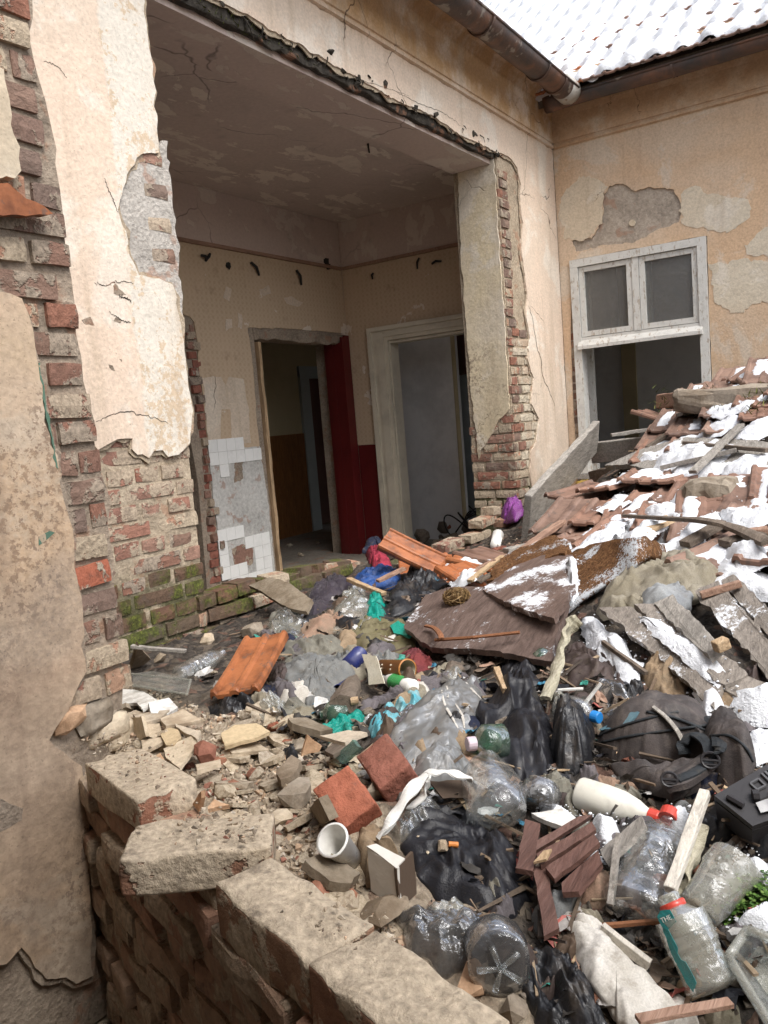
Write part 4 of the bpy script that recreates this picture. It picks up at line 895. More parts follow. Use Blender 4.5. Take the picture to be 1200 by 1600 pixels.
wpl = [(2.45, 3.2), (2.45, 2.6)] + [tuple(lf[0] - (.9, 0))] + [tuple(p) for p in lf[:-1]] + [(lf[-1][0], zt), (dl[2][0] - .005, zt)] + [tuple(p) for p in dl[3:]] + [(7.0, 2.53), (7.145, 2.53), (7.145, 3.2)]
obj('wallpaper', wallpoly([jag(wpl, .04, .005, 50)], (0, YK, 0), UX, UZ, .013, -UY), MT['wallp'], kw)
tb = [(lf2[0][0], zt - .003)] + [tuple(p) for p in lf2[1:]] + [(lf2[-1][0], .2), (dl[0][0], .2)] + [tuple(dl[0]), tuple(dl[1])] + [(dl[2][0], zt - .003)]
obj('tile_bed', wallpoly([jag(tb, .04, .008, 51)], (0, YK - .001, 0), UX, UZ, .013, -UY), MT['tile_adh'], kw)
for px in ([(317, 590), (345, 588), (352, 602), (357, 588), (380, 592), (388, 640), (392, 693), (362, 693), (360, 640), (345, 640), (344, 693), (326, 693), (320, 640)], [(353, 448), (361, 452), (358, 472), (349, 466)], [(404, 453), (420, 446), (424, 458), (412, 463)], [(443, 466), (455, 463), (473, 472), (468, 479), (448, 475)], [(352, 498), (361, 498), (363, 512), (353, 518)], [(372, 488), (378, 492), (378, 510), (372, 512)]):
    obj('bare_patch', wallpoly([jag(pxY(px, YK), .03, .006, len(px))], (0, YK - .0025, 0), UX, UZ, .002, -UY), MT['bare'], kw)
tme = mesh('tile', *rbox(.1085, .008, .110, (2, 1, 2), .0015, .0003, 3), MT['tile'])
TP = [[(328, 694), (396, 692), (409, 715), (331, 720)], [(341, 716), (362, 715), (364, 746), (344, 746)], [(336, 838), (372, 830), (392, 832), (415, 826), (425, 880), (425, 900), (375, 930), (345, 895)]]
hp = [(360, 852), (390, 848), (396, 885), (364, 890)]
for i in range(7):
    for j in range(14):
        x, z = 4.97 + .11 * i + .055, .22 + .1115 * j + .055 - .02 * 0
        p = proj((x, YK - .006, z))
        if any(inpoly(p, t) for t in TP) and not inpoly(p, hp): link('tile', tme, kw, frame((x, YK - .006, z), UX, UY, UZ) @ rot(0, random.gauss(0, .008), random.gauss(0, .006)))
        elif inpoly(p, [(336, 800), (372, 795), (376, 850), (345, 860)]): pass
obj('knocked_hole', wallpoly([jag(pxY([(362, 858), (380, 850), (394, 856), (396, 880), (380, 886), (366, 884)], YK), .02, .012, 61)], (0, YK - .003, 0), UX, UZ, .002, -UY), MT['br_red'], kw)
obj('knocked_hole', wallpoly([jag(pxY([(366, 718), (378, 716), (380, 748), (366, 756)], YK), .02, .012, 62)], (0, YK - .003, 0), UX, UZ, .002, -UY), MT['mortar_dark'], kw)
lfz = np.array(sorted([(p[0], p[1]) for p in list(lf) + list(lf2)], key=lambda p: p[1]))
jz = pxY([(281, 500), (312, 500), (318, 600), (328, 700), (340, 800), (366, 940), (325, 940), (310, 700), (285, 560)], YK + .05)
brick_zone(kw, (0, YK - .012, 0), UX, -UY, jz, lambda u, z, r: r.choice(['br_dusk', 'br_red', 'br_soot', 'br_dusk']), seed=23, proud=.022, tilt=.09, z0=.02, pitch=.074, lim=(lambda z: 4.66 + .03 * math.sin(z * 63), lambda z: float(np.interp(z, lfz[:, 1], lfz[:, 0])) + .03 * math.sin(z * 41)))
# cove above the rail
obj('cove', wallpoly([[(2.45, 3.2), (7.145, 3.2), (7.145, 3.7), (2.45, 3.7)]], (0, YK - .003, 0), UX, UZ, .014, -UY), MT['cove'], kw)
obj('picture_rail', box((2.45, YK - .028, 3.195), (7.12, YK - .0035, 3.225)), MT['wood_pink'], kw)
# doorway remains
dv, df_ = rbox(.04, .10, 2.2, (2, 2, 24), .004, .006, 8, 9.); obj('raw_timber', (dv + np.array([5.735, YK + .03, 1.31]), df_), MT['rawwood'], kw)
dv, df_ = rbox(1.36, .09, .09, (28, 3, 4), .01, .018, 9, 14.); obj('broken_lath_head', (dv + np.array([6.36, YK + .045, 2.475]), df_), MT['mortar_dark'], kw)
obj('red_jamb', join([box((6.99, YK - .02, .15), (7.10, YK + .20, 2.44)), box((6.985, YK - .045, .15), (7.06, YK - .021, 2.50)), box((7.061, YK - .03, .15), (7.138, YK - .004, 2.52)), box((6.98, YK + .08, .15), (6.989, YK + .16, 2.43))]), MT['red'], kw)
# hooks and holes left near the rail
for k, (a, b) in enumerate((((314, 399), (323, 407)), ((328, 397), (321, 408)), ((392, 410), (405, 430)), ((463, 422), (471, 445)))):
    pa, pb = onY(a, YK - .02), onY(b, YK - .012); obj('iron_hook', tube([pa, (pa + pb) / 2 + np.array([0, -.02, .01]), pb], [.012, .014, .01], 6), MT['dark'], kw)
for (a, rad) in (((356, 415), .028), ((510, 408), .035), ((513, 416), .03)):
    p = onY(a, YK - .004); obj('socket_hole', lathe([(0, .001), (.02, rad), (1, rad * 1.1)], (p[0], YK - .012, p[2]), (p[0], YK + .004, p[2]), 9, .5, int(p[0] * 9), closed=(True, True)), MT['dark'], kw)

ks = thing('kitchen_side_wall', (XS, 4.2, .2), 'papered wall with a dark red dado and an ivory framed doorway beside the kitchen corner', 'wall')
DY0, DY1, DZ = 3.42, 4.60, 2.42
obj('masonry', wallpoly([[(3.25, 0), (5.46, 0), (5.46, 3.9), (3.25, 3.9)], [(DY0, .1), (DY1, .1), (DY1, DZ), (DY0, DZ)]], (XS + .012, 0, 0), UY, UZ, .13, -UX), MT['bare'], ks)
obj('wallpaper', wallpoly([[(3.26, 1.36), (DY0 - .03, 1.36), (DY0 - .03, DZ + .05), (DY1 + .03, DZ + .05), (DY1 + .03, 1.36), (5.098, 1.36), (5.098, 3.2), (3.26, 3.2)]], (XS, 0, 0), UY, UZ, .013, -UX), MT['wallp'], ks)
obj('dado', wallpoly([[(DY1 + .03, .2), (5.07, .2), (5.07, 1.357), (DY1 + .03, 1.357)]], (XS - .004, 0, 0), UY, UZ, .017, -UX), MT['red'], ks)
obj('cove', wallpoly([[(3.26, 3.2), (5.096, 3.2), (5.096, 3.7), (3.26, 3.7)]], (XS - .002, 0, 0), UY, UZ, .014, -UX), MT['cove'], ks)
obj('picture_rail', box((XS - .028, 3.26, 3.196), (XS - .003, 5.07, 3.226)), MT['wood_pink'], ks)
dfm = obj('door_frame', join([box((XS - .03, DY1 - .02, .15), (XS - .004, DY1 + .22, 2.56)), box((XS - .045, DY1 + .02, .15), (XS - .0305, DY1 + .11, 2.50)), box((XS - .05, DY1 + .165, .15), (XS - .0305, DY1 + .215, 2.555)),
    box((XS - .0295, DY0 - .2, DZ - .01), (XS - .0045, DY1 - .021, 2.56)), box((XS - .045, DY0 - .2, DZ + .03), (XS - .0296, DY1 + .019, 2.48)), box((XS - .049, DY0 - .2, 2.515), (XS - .0297, DY1 + .164, 2.554)),
    box((XS - .001, DY1 - .035, .15), (XS + .15, DY1 - .003, DZ - .012)), box((XS, DY0, DZ - .04), (XS + .151, DY1 - .036, DZ - .013)), box((XS - .03, DY0 - .22, .15), (XS + .15, DY0 + .02, DZ - .02))]), MT['frame2'], ks)
for k, (a, b) in enumerate((((583, 427), (582, 436)), ((655, 403), (652, 420)), ((675, 412), (690, 408)))):
    pa, pb = onX(a, XS - .02), onX(b, XS - .012); obj('iron_hook', tube([pa, (pa + pb) / 2 + np.array([-.02, 0, .01]), pb], [.011, .012, .009], 6), MT['dark'], ks)

def struct(name, VF, mat): return tag(obj(name, VF, MT[mat]), kind='structure')
struct('ceiling', box((2.45, 3.252, 3.68), (7.14, 5.09, 3.9)), 'ceil')
obj('hanging_shred', tube([onZ((575, 225), 3.675), onZ((577, 238), 3.65)], .008, 5), MT['dark']); bpy.data.objects['hanging_shred']['label'] = 'thin dark shred hanging from the kitchen ceiling'; bpy.data.objects['hanging_shred']['category'] = 'shred'
struct('floor', box((2.45, 3.21, -.02), (10.6, 9, .2)), 'floor')
tag(obj('left_wall', box((2.2, 3.26, -.02), (2.44, 5.09, 3.9)), MT['cove']), 'stained end wall of the kitchen behind the brick pier', 'wall')
# hall behind the torn doorway
YH = 6.9
hw = thing('hall_wall', (7.5, YH, .2), 'tan hall wall with brown grained dado seen through the torn doorway', 'wall')
def hx(p): return onY(p, YH)
xa, xb, xc_, zd = hx((475, 700))[0], hx((489, 700))[0], hx((512, 700))[0], hx((440, 680))[2]
obj('plaster', box((2.4, YH, .1), (xb, YH + .15, 3.2)), MT['tan'], hw); obj('dado', box((2.4, YH - .02, .1), (xa, YH - .001, zd)), MT['dado'], hw)
obj('door_frame', join([box((xa, YH - .04, .1), (xb, YH + .1, 2.35)), box((xa, YH - .041, 2.25), (xc_ + .8, YH + .099, 2.4))]), MT['bluedado'], hw)
obj('door', box((xb + .1, YH + .3, .1), (xc_ + .9, YH + .35, 2.4)), MT['brownwall'], hw)
obj('upper_wall', box((xb, YH, 2.4), (10.6, YH + .15, 3.2)), MT['tan'], hw)
struct('hall_ceiling', box((2.4, 5.46, 3.0), (10.6, 9, 3.2)), 'tan'); tag(obj('hall_end_wall', box((2.2, 5.46, 0), (2.4, 9, 3.2)), MT['tan']), 'tan end wall of the hall behind the kitchen', 'wall')
tag(obj('hall_side_wall', box((9.3, 5.46, .1), (9.45, 9, 3.2)), MT['brownwall']), 'dark brown end of the hall behind the torn doorway', 'wall')
# grey room behind the ivory doorway and the window
gw = thing('grey_room_wall', (10.5, 2.5, .2), 'grey far wall with a pale upright strip seen through the broken window', 'wall')
obj('plaster', box((10.5, -2.2, .1), (10.65, 6.5, 3.6)), MT['greywall'], gw)
sw = thing('stub_wall', (8.5, 4.0, .2), 'short wall with blue grey dado under brown paint, far right inside the ivory doorway', 'wall')
obj('dado', box((8.45, 3.62, .1), (8.6, 4.6, 2.05)), MT['bluedado'], sw); obj('upper_panel', box((8.452, 3.622, 2.052), (8.6, 4.6, 3.5)), MT['brownwall'], sw)
ys = onX((985, 600), 10.5)[1]; obj('upright_strip', box((10.46, ys - .09, .1), (10.487, ys + .09, 3.5)), MT['tan'], gw)
tag(obj('partition_wall', box((8.0, 4.31, .1), (8.12, 5.44, 3.5)), MT['greywall']), 'grey partition with a pipe at its edge beyond the ivory doorway', 'wall')
tag(obj('wall_pipe', tube([(7.98, 4.29, .2), (7.98, 4.29, 3.49)], .025, 8), MT['tan']), 'thin upright pipe at the edge of the grey partition', 'pipe')
struct('grey_room_ceiling', box((7.88, -2.2, 3.5), (10.65, 6.5, 3.7)), 'greywall'); tag(obj('grey_room_end_wall', wallpoly([[(7.88, .1), (10.65, .1), (10.65, 3.6), (7.88, 3.6)], [(8.2, .7), (10.3, .7), (10.3, 3.1), (8.2, 3.1)]], (0, -2.35, 0), UX, UZ, .15, -UY), MT['greywall']), 'unseen end wall of the grey room with a wide opening added for light', 'wall')  # end wall is out of view; its opening is added to brighten the room
obj_ = tag(obj('cross_wall', box((9.6, 6.5, .1), (10.65, 6.65, 3.6)), MT['brownwall']), 'dark brown wall beyond the grey partition', 'wall')

# ------------------------------------------------------------------ torn pier at the left
tp = thing('torn_pier', (1.0, YA, 0), 'torn brick pier edge with stained plaster at the far left, nearest wall', 'wall')
obj('masonry', box((-1.6, YA + .01, -.02), (1.36, 2.82, 3.3)), MT['mortar_dark'], tp)
obj('mortar', wallpoly([jag(pxY([(-400, 1700), (-400, -80), (40, -80), (50, 60), (60, 110), (80, 200), (95, 330), (118, 460), (130, 560), (142, 650), (160, 760), (180, 900), (190, 1000), (196, 1060), (190, 1100), (200, 1150), (200, 1210), (150, 1210), (140, 1700)], YA), .05, .012, 71)], (0, YA - .0035, 0), UX, UZ, .03, -UY), MT['mortar_dark'], tp)
za = pxY([(-120, -60), (44, -60), (60, 60), (74, 150), (92, 270), (106, 370), (126, 480), (140, 590), (154, 660), (166, 760), (186, 860), (196, 960), (208, 1050), (206, 1092), (95, 1092), (60, 700), (0, 470), (-120, 420)], YA)
def ch_a(u, z, r):
    if abs(z - 1.225) < .045 and u > 1.3: return 'br_orange'
    if z > 1.95: return r.choice(['br_soot', 'br_top', 'br_soot'])
    if z > 1.5: return r.choice(['br_soot', 'br_red', 'br_soot'])
    return r.choice(['br_soot', 'br_red', 'br_soot', 'br_top'])
brick_zone(tp, (0, YA - .015, 0), UX, -UY, za, ch_a, seed=31, proud=.007, tilt=.035, z0=.015, lim=(lambda z: .2, lambda z: float(np.interp(z, [.75, .93, 1.3, 1.68, 2.0, 2.3, 2.9], [1.46, 1.485, 1.475, 1.465, 1.45, 1.44, 1.40])) + .012 * math.sin(z * 90)))
r_ = random.Random(77)
pa = pxY([(-400, 1700), (-400, 430), (-30, 455), (5, 462), (22, 472), (36, 500), (46, 540), (54, 600), (62, 660), (76, 710), (86, 770), (101, 830), (110, 900), (118, 950), (120, 1010), (125, 1050), (106, 1080), (98, 1105), (66, 1155), (100, 1185), (116, 1195), (128, 1300), (134, 1520), (110, 1528), (92, 1518), (60, 1522), (42, 1505), (35, 1490), (20, 1480), (0, 1500), (-60, 1510), (-400, 1500)], YA); pa = pa[1:]
pj = jag(pa, .025, .006, 73)
obj('under_coat', wallpoly([grow(pj, .016, 8)], (0, YA - .021, 0), UX, UZ, .014, -UY), MT['mortar_dark'], tp)
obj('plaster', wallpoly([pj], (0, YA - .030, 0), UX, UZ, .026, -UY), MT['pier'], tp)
obj('green_paint_edge', wallpoly([jag(pxY([(51, 568), (57, 600), (65, 650), (74, 702), (78, 730), (76, 730), (71, 702), (62, 655), (55, 605), (49, 570)], YA), .012, .004, 75)], (0, YA - .031, 0), UX, UZ, .004, -UY), MT['greenpaint'], tp)
obj('green_paint_edge', wallpoly([jag(pxY([(48, 838), (66, 830), (74, 836), (62, 846), (50, 850)], YA), .012, .005, 76)], (0, YA - .031, 0), UX, UZ, .004, -UY), MT['greenpaint'], tp)
obj('bare_patch', wallpoly([jag(pxY([(-60, 1240), (5, 1247), (22, 1258), (22, 1280), (0, 1292), (-60, 1300)], YA), .02, .006, 77)], (0, YA - .031, 0), UX, UZ, .004, -UY), MT['mortar_dark'], tp)
obj('plaster', wallpoly([jag(pxY([(-200, 60), (-10, 120), (2, 215), (13, 240), (14, 275), (4, 283), (-200, 285)], YA), .02, .006, 74)], (0, YA - .05, 0), UX, UZ, .04, -UY), MT['pale'], tp)
q4 = [onY(p, YA - .06) for p in ((-30, 335), (-30, 288), (14, 287), (40, 308), (70, 322), (84, 334), (40, 336))]
obj('clay_shard', slab(q4, .03, .02, .003, 5), MT['otile'], tp)
V_, F_ = chunk(401, .7, 40, .2); obj('rough_stone', (V_ * np.array([.15, .09, .12]) + onY((106, 1120), YA + .0), F_), MT['shard_p'], tp)
for k in range(7):
    q_ = r_.uniform(.06, .11); V_, F_ = rock(q_ * 1.3, q_, q_ * .9, 410 + k); obj('rough_stone', (V_ + onY((140 + 9 * k, 1105 + r_.uniform(-8, 50)), YA + .02), F_), MT['shard'] if k % 2 else MT['conc'], tp, True)

# ------------------------------------------------------------------ broken parapet in the foreground
pw = thing('parapet_wall', (1.0, 1.1, 0), 'broken brick parapet in the foreground, dark and muddy on the near side', 'wall')
O3 = np.array([P0[0], P0[1], 0.]); D3 = np.array([DD[0], DD[1], 0]); N3 = np.array([DN[0], DN[1], 0])
a_ = O3 - D3 * .05 - N3 * .02; b_ = O3 + D3 * 2.9 - N3 * .02; c2 = b_ - N3 * .2; d2 = a_ - N3 * .2
VV = np.array([a_ - UZ * .02, b_ - UZ * .02, c2 - UZ * .02, d2 - UZ * .02, a_ + UZ * .70, b_ + UZ * .66, c2 + UZ * .60, d2 + UZ * .66]); obj('masonry', (VV, box((0, 0, 0), (1, 1, 1))[1]), MT['br_mud'], pw)
brick_zone(pw, O3, D3, N3, np.array([(-.02, 0), (2.0, 0), (2.0, .70), (-.02, .73)]), lambda u, z, r: 'br_mud', seed=41, proud=.016, tilt=.05, ujit=.012, z0=.0)
BIG = [rbox(.29, .14, .068, (16, 9, 6), .006, .0045, 300 + k, 19.) for k in range(6)]
def quadframe(pts, size):
    """frame and scale of a real slab seen with these four top corners (near-left, near-right, far-right, far-left)"""
    a, b, c, d = (np.asarray(p) for p in pts); x = unit((b - a) + (c - d)); y = (d - a) + (c - b); y = unit(y - x * (x @ y)); z = np.cross(x, y)
    if np.linalg.norm((d - a) + (c - b)) > np.linalg.norm((b - a) + (c - d)): y = unit((d - a) + (c - b)); x = b - a; x = unit(x - y * (x @ y)); z = np.cross(x, y)
    if z[2] < 0 and abs(z[2]) > .2: y, z = -y, -z
    L = (np.linalg.norm(b - a) + np.linalg.norm(c - d)) / 2; W = (np.linalg.norm(d - a) + np.linalg.norm(c - b)) / 2
    return (a + b + c + d) / 4, x, y, z, L / size[0], W / size[1]
def qbrick(name, k, px, z, mat, parent=None, th=1., label=None, group=None, lifts=None):
    pts = [onZ(p, z if np.ndim(z) == 0 else z[i]) for i, p in enumerate(px)]
    c, x, y, zz, sx, sy = quadframe(pts, (.29, .14))
    me_ = mesh('brick', BIG[k][0] * np.array([sx, sy, th]), BIG[k][1], MT[mat], True)
    o = link('brick', me_, parent, frame(c - zz * .034 * th, x, y, zz))
    if parent is None: tag(o, label, 'brick', group)
    return o
qbrick('b', 0, [(490, 1515), (340, 1382), (420, 1338), (575, 1440)], .80, 'br_crust', pw, 1.5)
qbrick('b', 1, [(690, 1685), (492, 1517), (578, 1440), (790, 1592)], .80, 'br_crust', pw, 1.5)
qbrick('b', 2, [(880, 1840), (694, 1689), (793, 1594), (990, 1740)], .79, 'br_crust', pw, 1.5)
qbrick('b', 3, [(192, 1345), (428, 1320), (424, 1270), (207, 1284)], (.835, .825, .82, .83), 'br_crust', None, 1.15, 'whole loose brick lying across the parapet, crusted with pale mortar')
qbrick('b', 4, [(222, 1246), (303, 1221), (225, 1162), (124, 1197)], (.80, .80, .79, .79), 'br_crust', None, 1.2, 'pinkish brick under mortar crumbs at the far end of the parapet')
qbrick('b', 5, [(345, 1400), (225, 1300), (300, 1250), (420, 1345)], .735, 'br_top', pw, 1.)
qbrick('b', 2, [(230, 1290), (150, 1210), (205, 1180), (290, 1255)], .715, 'br_top', pw, 1.)
# the room we stand in: floor, far-left and rear walls
struct('near_shade_ceiling', (lambda q_: (np.array([(x, y, z) for z in (3.35, 3.5) for x, y in q_]), box((0, 0, 0), (1, 1, 1))[1]))([(-1.75, -2.5), (-.2, -2.5), (.62, 1.945), (-1.75, 1.945)]), 'pier')  # unseen ceiling put in to block light, edge slanted to darken parapet and pier
struct('near_floor', box((-1.6, -2.4, -.02), (1.2, 1.93, .0)), 'floor')
tag(obj('near_left_wall', box((-1.75, -2.4, 0), (-1.6, 1.94, 3.3)), MT['pier']), 'plastered side wall of the near room', 'wall')
tag(obj('near_rear_wall', box((-1.75, -2.55, 0), (.6, -2.4, 3.3)), MT['pier']), 'plastered rear wall of the near room', 'wall')

# ------------------------------------------------------------------ gutters and the snowy roof
def gutter(label, a, b, rad, brackets):
    a, b = np.asarray(a, float), np.asarray(b, float); t = thing('gutter', a, label, 'gutter', None); ax = unit(b - a); sd_ = unit(np.cross(ax, UZ)); V = []; Fc = []; n = 14; L = np.linalg.norm(b - a); ms = np.linspace(0, L, 24)
    for s_ in ms:
        for rr in (rad, rad - .004):
            for k in range(n + 1):
                an = math.pi * (1.06 + (k / n) * .88 * 1.0) if False else math.pi + math.pi * k / n
                V.append(a + ax * s_ + sd_ * rr * math.cos(an) + UZ * rr * math.sin(an) + UZ * .004 * math.sin(s_ * 5))
    m2 = 2 * (n + 1)
    for i in range(len(ms) - 1):
        for k in range(n):
            Fc.append([i * m2 + k, (i + 1) * m2 + k, (i + 1) * m2 + k + 1, i * m2 + k + 1]); e = n + 1; Fc.append([i * m2 + e + k, i * m2 + e + k + 1, (i + 1) * m2 + e + k + 1, (i + 1) * m2 + e + k])
    obj('channel', (np.array(V), Fc), MT['gutter'], t, True)
    for sg in (-1, 1): obj('bead', tube([a + sd_ * sg * rad, b + sd_ * sg * rad], .011, 8), MT['gutter'], t, True)
    for f_ in brackets:
        c = a + (b - a) * f_; pts = [c + sd_ * (rad + .006) * math.cos(an) + UZ * (rad + .006) * math.sin(an) for an in np.linspace(math.pi, 2 * math.pi, 13)]; obj('bracket', ribbon(pts, .028, .006, up=ax if False else (0, 0, 1), n=24), MT['gutter'], t)
        obj('joint_collar', tube([c + ax * .05 - UZ * .0, c + ax * .09], rad * .3, 6), MT['gutter'], t) if False else None
    return t
g1 = gutter('rusty gutter over the broken-out facade, running down to the corner', (1.2, 2.50, 4.275), (7.0, 2.50, 4.235), .098, (.45, .72, .89, .95))
obj('mend', lathe([(0, .101), (1, .103)], (6.88, 2.50, 4.236), (7.04, 2.5, 4.234), 18, closed=(True, True)), MT['zinc'], g1, True)
g2 = gutter('dark rusty gutter along the eave of the snowy roof', (7.13, 2.62, 4.23), (7.13, -2.2, 4.20), .078, (.2, .45, .8))
obj('stop_end', lathe([(0, .08), (.6, .082), (1, .08)], (7.13, 2.60, 4.23), (7.13, 2.75, 4.23), 16, closed=(True, True)), MT['gutter'], g2, True)
PITCH = math.radians(38); SL = np.array([math.cos(PITCH), 0, math.sin(PITCH)]); NRf = np.array([-math.sin(PITCH), 0, math.cos(PITCH)]); RO = np.array([7.06, 0, 4.27])
sr = thing('snowy_roof', (7.3, 1, 4.3), 'tiled roof under thick snow at the top right', 'roof')
obj('roof_boards', (np.array([RO + UY * y + SL * t - NRf * d for d in (.02, .10) for (y, t) in ((-2.4, .02), (5.5, .02), (5.5, 5.5), (-2.4, 5.5))]), box((0, 0, 0), (1, 1, 1))[1]), MT['wood_dark'], sr)
TW, TC = .205, .34
def tile_profile(w, n=10, L=.40):
    xs_ = [-.5, -.47, -.40, -.36, -.10, -.06, 0, .06, .10, .36, .40, .46, .5]; hs_ = [.003, .015, .016, .003, .001, .008, .010, .008, .001, .003, .010, .010, .0]
    V = []; Fc = []; m = len(xs_); st = [0, .02, .06, .5, .94, 1]
    for t in st:
        for x, h in zip(xs_, hs_):
            e = .006 if t in (0.02,) else 0; V.append((x * w, (t - .5) * L, h + e + (.008 if t > .93 else 0)))
    k0 = len(V)
    for t in st:
        for x, h in zip(xs_, hs_): V.append((x * w, (t - .5) * L, h - .014))
    for i in range(len(st) - 1):
        for k in range(m - 1):
            a = i * m + k; Fc.append([a, a + 1, a + m + 1, a + m]); a += k0; Fc.append([a, a + m, a + m + 1, a + 1])
    for k in range(m - 1): Fc.append([k, k0 + k, k0 + k + 1, k + 1]); a = (len(st) - 1) * m + k; Fc.append([a, a + 1, k0 + a + 1, k0 + a])
    for i in range(len(st) - 1):
        a = i * m; Fc.append([a, a + m, k0 + a + m, k0 + a]); a += m - 1; Fc.append([a, k0 + a, k0 + a + m, a + m])
    return np.array(V), Fc
TILE = tile_profile(.235); TME = mesh('roof_tile', *TILE, MT['rtile']); TMO = mesh('roof_tile', *TILE, MT['otile'])
r_ = random.Random(4)
for c in range(5):
    for k in range(24):
        y = 3.0 - TW * k - .1; p = RO + UY * y + SL * (c * TC + .17) + NRf * (.03 + .0)
        link('tile', TMO if (c < 2 and k < 3) or r_.random() < .15 else TME, sr, frame(p, -UY, SL, NRf) @ rot(-.05, r_.gauss(0, .01), r_.gauss(0, .015)))
# snow follows the tile rolls, with the course edges still showing
ys_ = np.arange(-2.3, 5.2, .022); ts_ = np.arange(-.02, 5.3, .022); YY, TT = np.meshgrid(ys_, ts_, indexing='ij')
ph = (TT / TC) % 1.0; saw = .05 * (1 - ph); roll = .022 * np.cos(2 * math.pi * (YY - 3.) / TW)
jit = vn(v3(np.floor(YY / TW) * 1.7, np.floor(TT / TC) * 2.3), 5)
thk = .035 + .02 * fbm(v3(YY * 3, TT * 3), 2, 8) + .012 * fbm(v3(YY * 12, TT * 12), 2, 12)
gap = np.clip(1 - np.minimum(ph, 1 - ph) / .10, 0, 1) * np.clip(-.05 + .8 * jit + .5 * fbm(v3(YY * 6, TT * 2), 2, 4), 0, 1.0)
bare = np.clip((YY - 2.35 - .5 * (TT)) * 3 - 0.2 + .8 * fbm(v3(YY * 7, TT * 7), 2, 44), 0, 1) * (TT < .34) + .35 * (TT < .04) * (fbm(v3(YY * 8, TT), 1, 3) > .2)
hh = .022 + saw * .9 + roll + thk * (1 - gap) - gap * .02 - bare * .06
Vs = RO + YY[..., None] * UY + TT[..., None] * SL + hh[..., None] * NRf; ny, nt = YY.shape
Fs = [[i * nt + j, i * nt + j + 1, (i + 1) * nt + j + 1, (i + 1) * nt + j] for i in range(ny - 1) for j in range(nt - 1)]
tag(obj('snow', (Vs.reshape(-1, 3), [f[::-1] for f in Fs]), MT['snow'], sr, True), kind='stuff')

# ------------------------------------------------------------------ collapsed roof: boards, battens and rows of tiles
def solve_len(near, far, L, l0=.04, lmax=.5):
    a = (G(near[0], l0) + G(near[1], l0)) / 2; best = None
    for l in np.linspace(0, lmax, 60):
        b = (G(far[0], l) + G(far[1], l)) / 2; best = (0, l)
        if np.linalg.norm(b - a) <= L: break
    return best[1]
def lay(name, me_, size, px, lifts, label, cat, group=None, parent=None, dz=0., sc=None):
    pts = [G(p, l) for p, l in zip(px, lifts if np.ndim(lifts) else [lifts] * 4)]
    c, x, y, z, sx, sy = quadframe(pts, size); sx, sy = min(sx, 1.1), min(sy, 1.1)
    if sc: sx, sy = sc
    o = link(name, me_, parent, frame(c + z * dz, x, y, z) @ Matrix.Diagonal((sx, sy, 1, 1)))
    if label: tag(o, label, cat, group)
    return o
snow_parts = []
def snow_patch(px, th=.022, seed=0, lift=0., jamp=.005):
    B = jag(np.array([G(q, lift)[:2] for q in px]), .02, jamp, seed); c = B.mean(0); R = np.linspace(0, 1, 19)[1:]
    XY = np.concatenate([[c]] + [c + (B - c) * r for r in R]); nb = len(B); rr = np.concatenate([[0]] + [np.full(nb, r) for r in R])
    n = fbm(v3(XY[:, 0] * 14, XY[:, 1] * 14), 3, seed + 2); NS = .6 if th < .034 else .3
    z = H(XY[:, 0], XY[:, 1]) + lift + th * (np.clip(1.1 - rr ** 2 * 1.45, -.5, 1) + NS * n) + .004 * vn(v3(XY[:, 0] * 60, XY[:, 1] * 60), 3)
    Fc = [[0, 1 + k, 1 + (k + 1) % nb] for k in range(nb)]
    for i in range(len(R) - 1):
        for k in range(nb):
            a = 1 + i * nb; Fc.append([a + k, a + nb + k, a + nb + (k + 1) % nb, a + (k + 1) % nb])
    snow_parts.append((np.column_stack([XY, z]), Fc))
    r = np.random.default_rng(seed)
    for k in range(90):   # grains thinning out round the patch
        b = B[r.integers(0, nb)]; q = c + (b - c) * (1 + r.normal() * .09) + r.normal(size=2) * .012; s_ = .003 + .011 * r.random() ** 2; v, f = GRAIN[r.integers(0, 6)]
        snow_parts.append((v * np.array([s_, s_, s_ * .6]) + np.array([q[0], q[1], float(H(q[0], q[1])) + lift + .001]), f))
GRAIN = [chunk(880 + k, .7, 8) for k in range(6)]
def tile_snow(mw, seed):
    """the pan of one tile filled with snow"""
    r = np.random.default_rng(seed); u0, u1 = (-.085, .085) if r.random() < .7 else ((-.085, .0) if r.random() < .5 else (.0, .085)); t0, t1 = (-.17 + r.uniform(0, .1), .19)
    nu, nt_ = 9, 14; uu = np.linspace(u0, u1, nu); tt = np.linspace(t0, t1, nt_); U_, T_ = np.meshgrid(uu, tt, indexing='ij')
    eu = np.minimum(U_ - u0, u1 - U_) / (u1 - u0) * 2; et = np.minimum(T_ - t0, t1 - T_) / (t1 - t0) * 4
    z = .026 * np.clip(np.minimum(eu * 2.2, et * 1.3), 0, 1) ** .6 + .011 * fbm(v3(U_ * 22 + seed, T_ * 22), 3, seed) - .008
    U_ = U_ + .006 * fbm(v3(U_ * 20, T_ * 20 + seed), 2, 4); V = np.stack([U_, T_, z], -1).reshape(-1, 3)
    snow_parts.append(xf((V, [[i * nt_ + j, (i + 1) * nt_ + j, (i + 1) * nt_ + j + 1, i * nt_ + j + 1] for i in range(nu - 1) for j in range(nt_ - 1)]), mw))
    for k in range(22):
        s_ = .003 + .009 * r.random() ** 2; v, f = GRAIN[r.integers(0, 6)]; snow_parts.append(xf((v * s_ + np.array([r.uniform(-.1, .1), r.uniform(-.19, .19), .006]), f), mw))
r_ = random.Random(21)
ORD = ['leftmost', 'second from the left', 'third from the left', 'fourth from the left', 'fifth from the left', 'sixth from the left', 'seventh from the left', 'eighth from the left', 'ninth from the left']
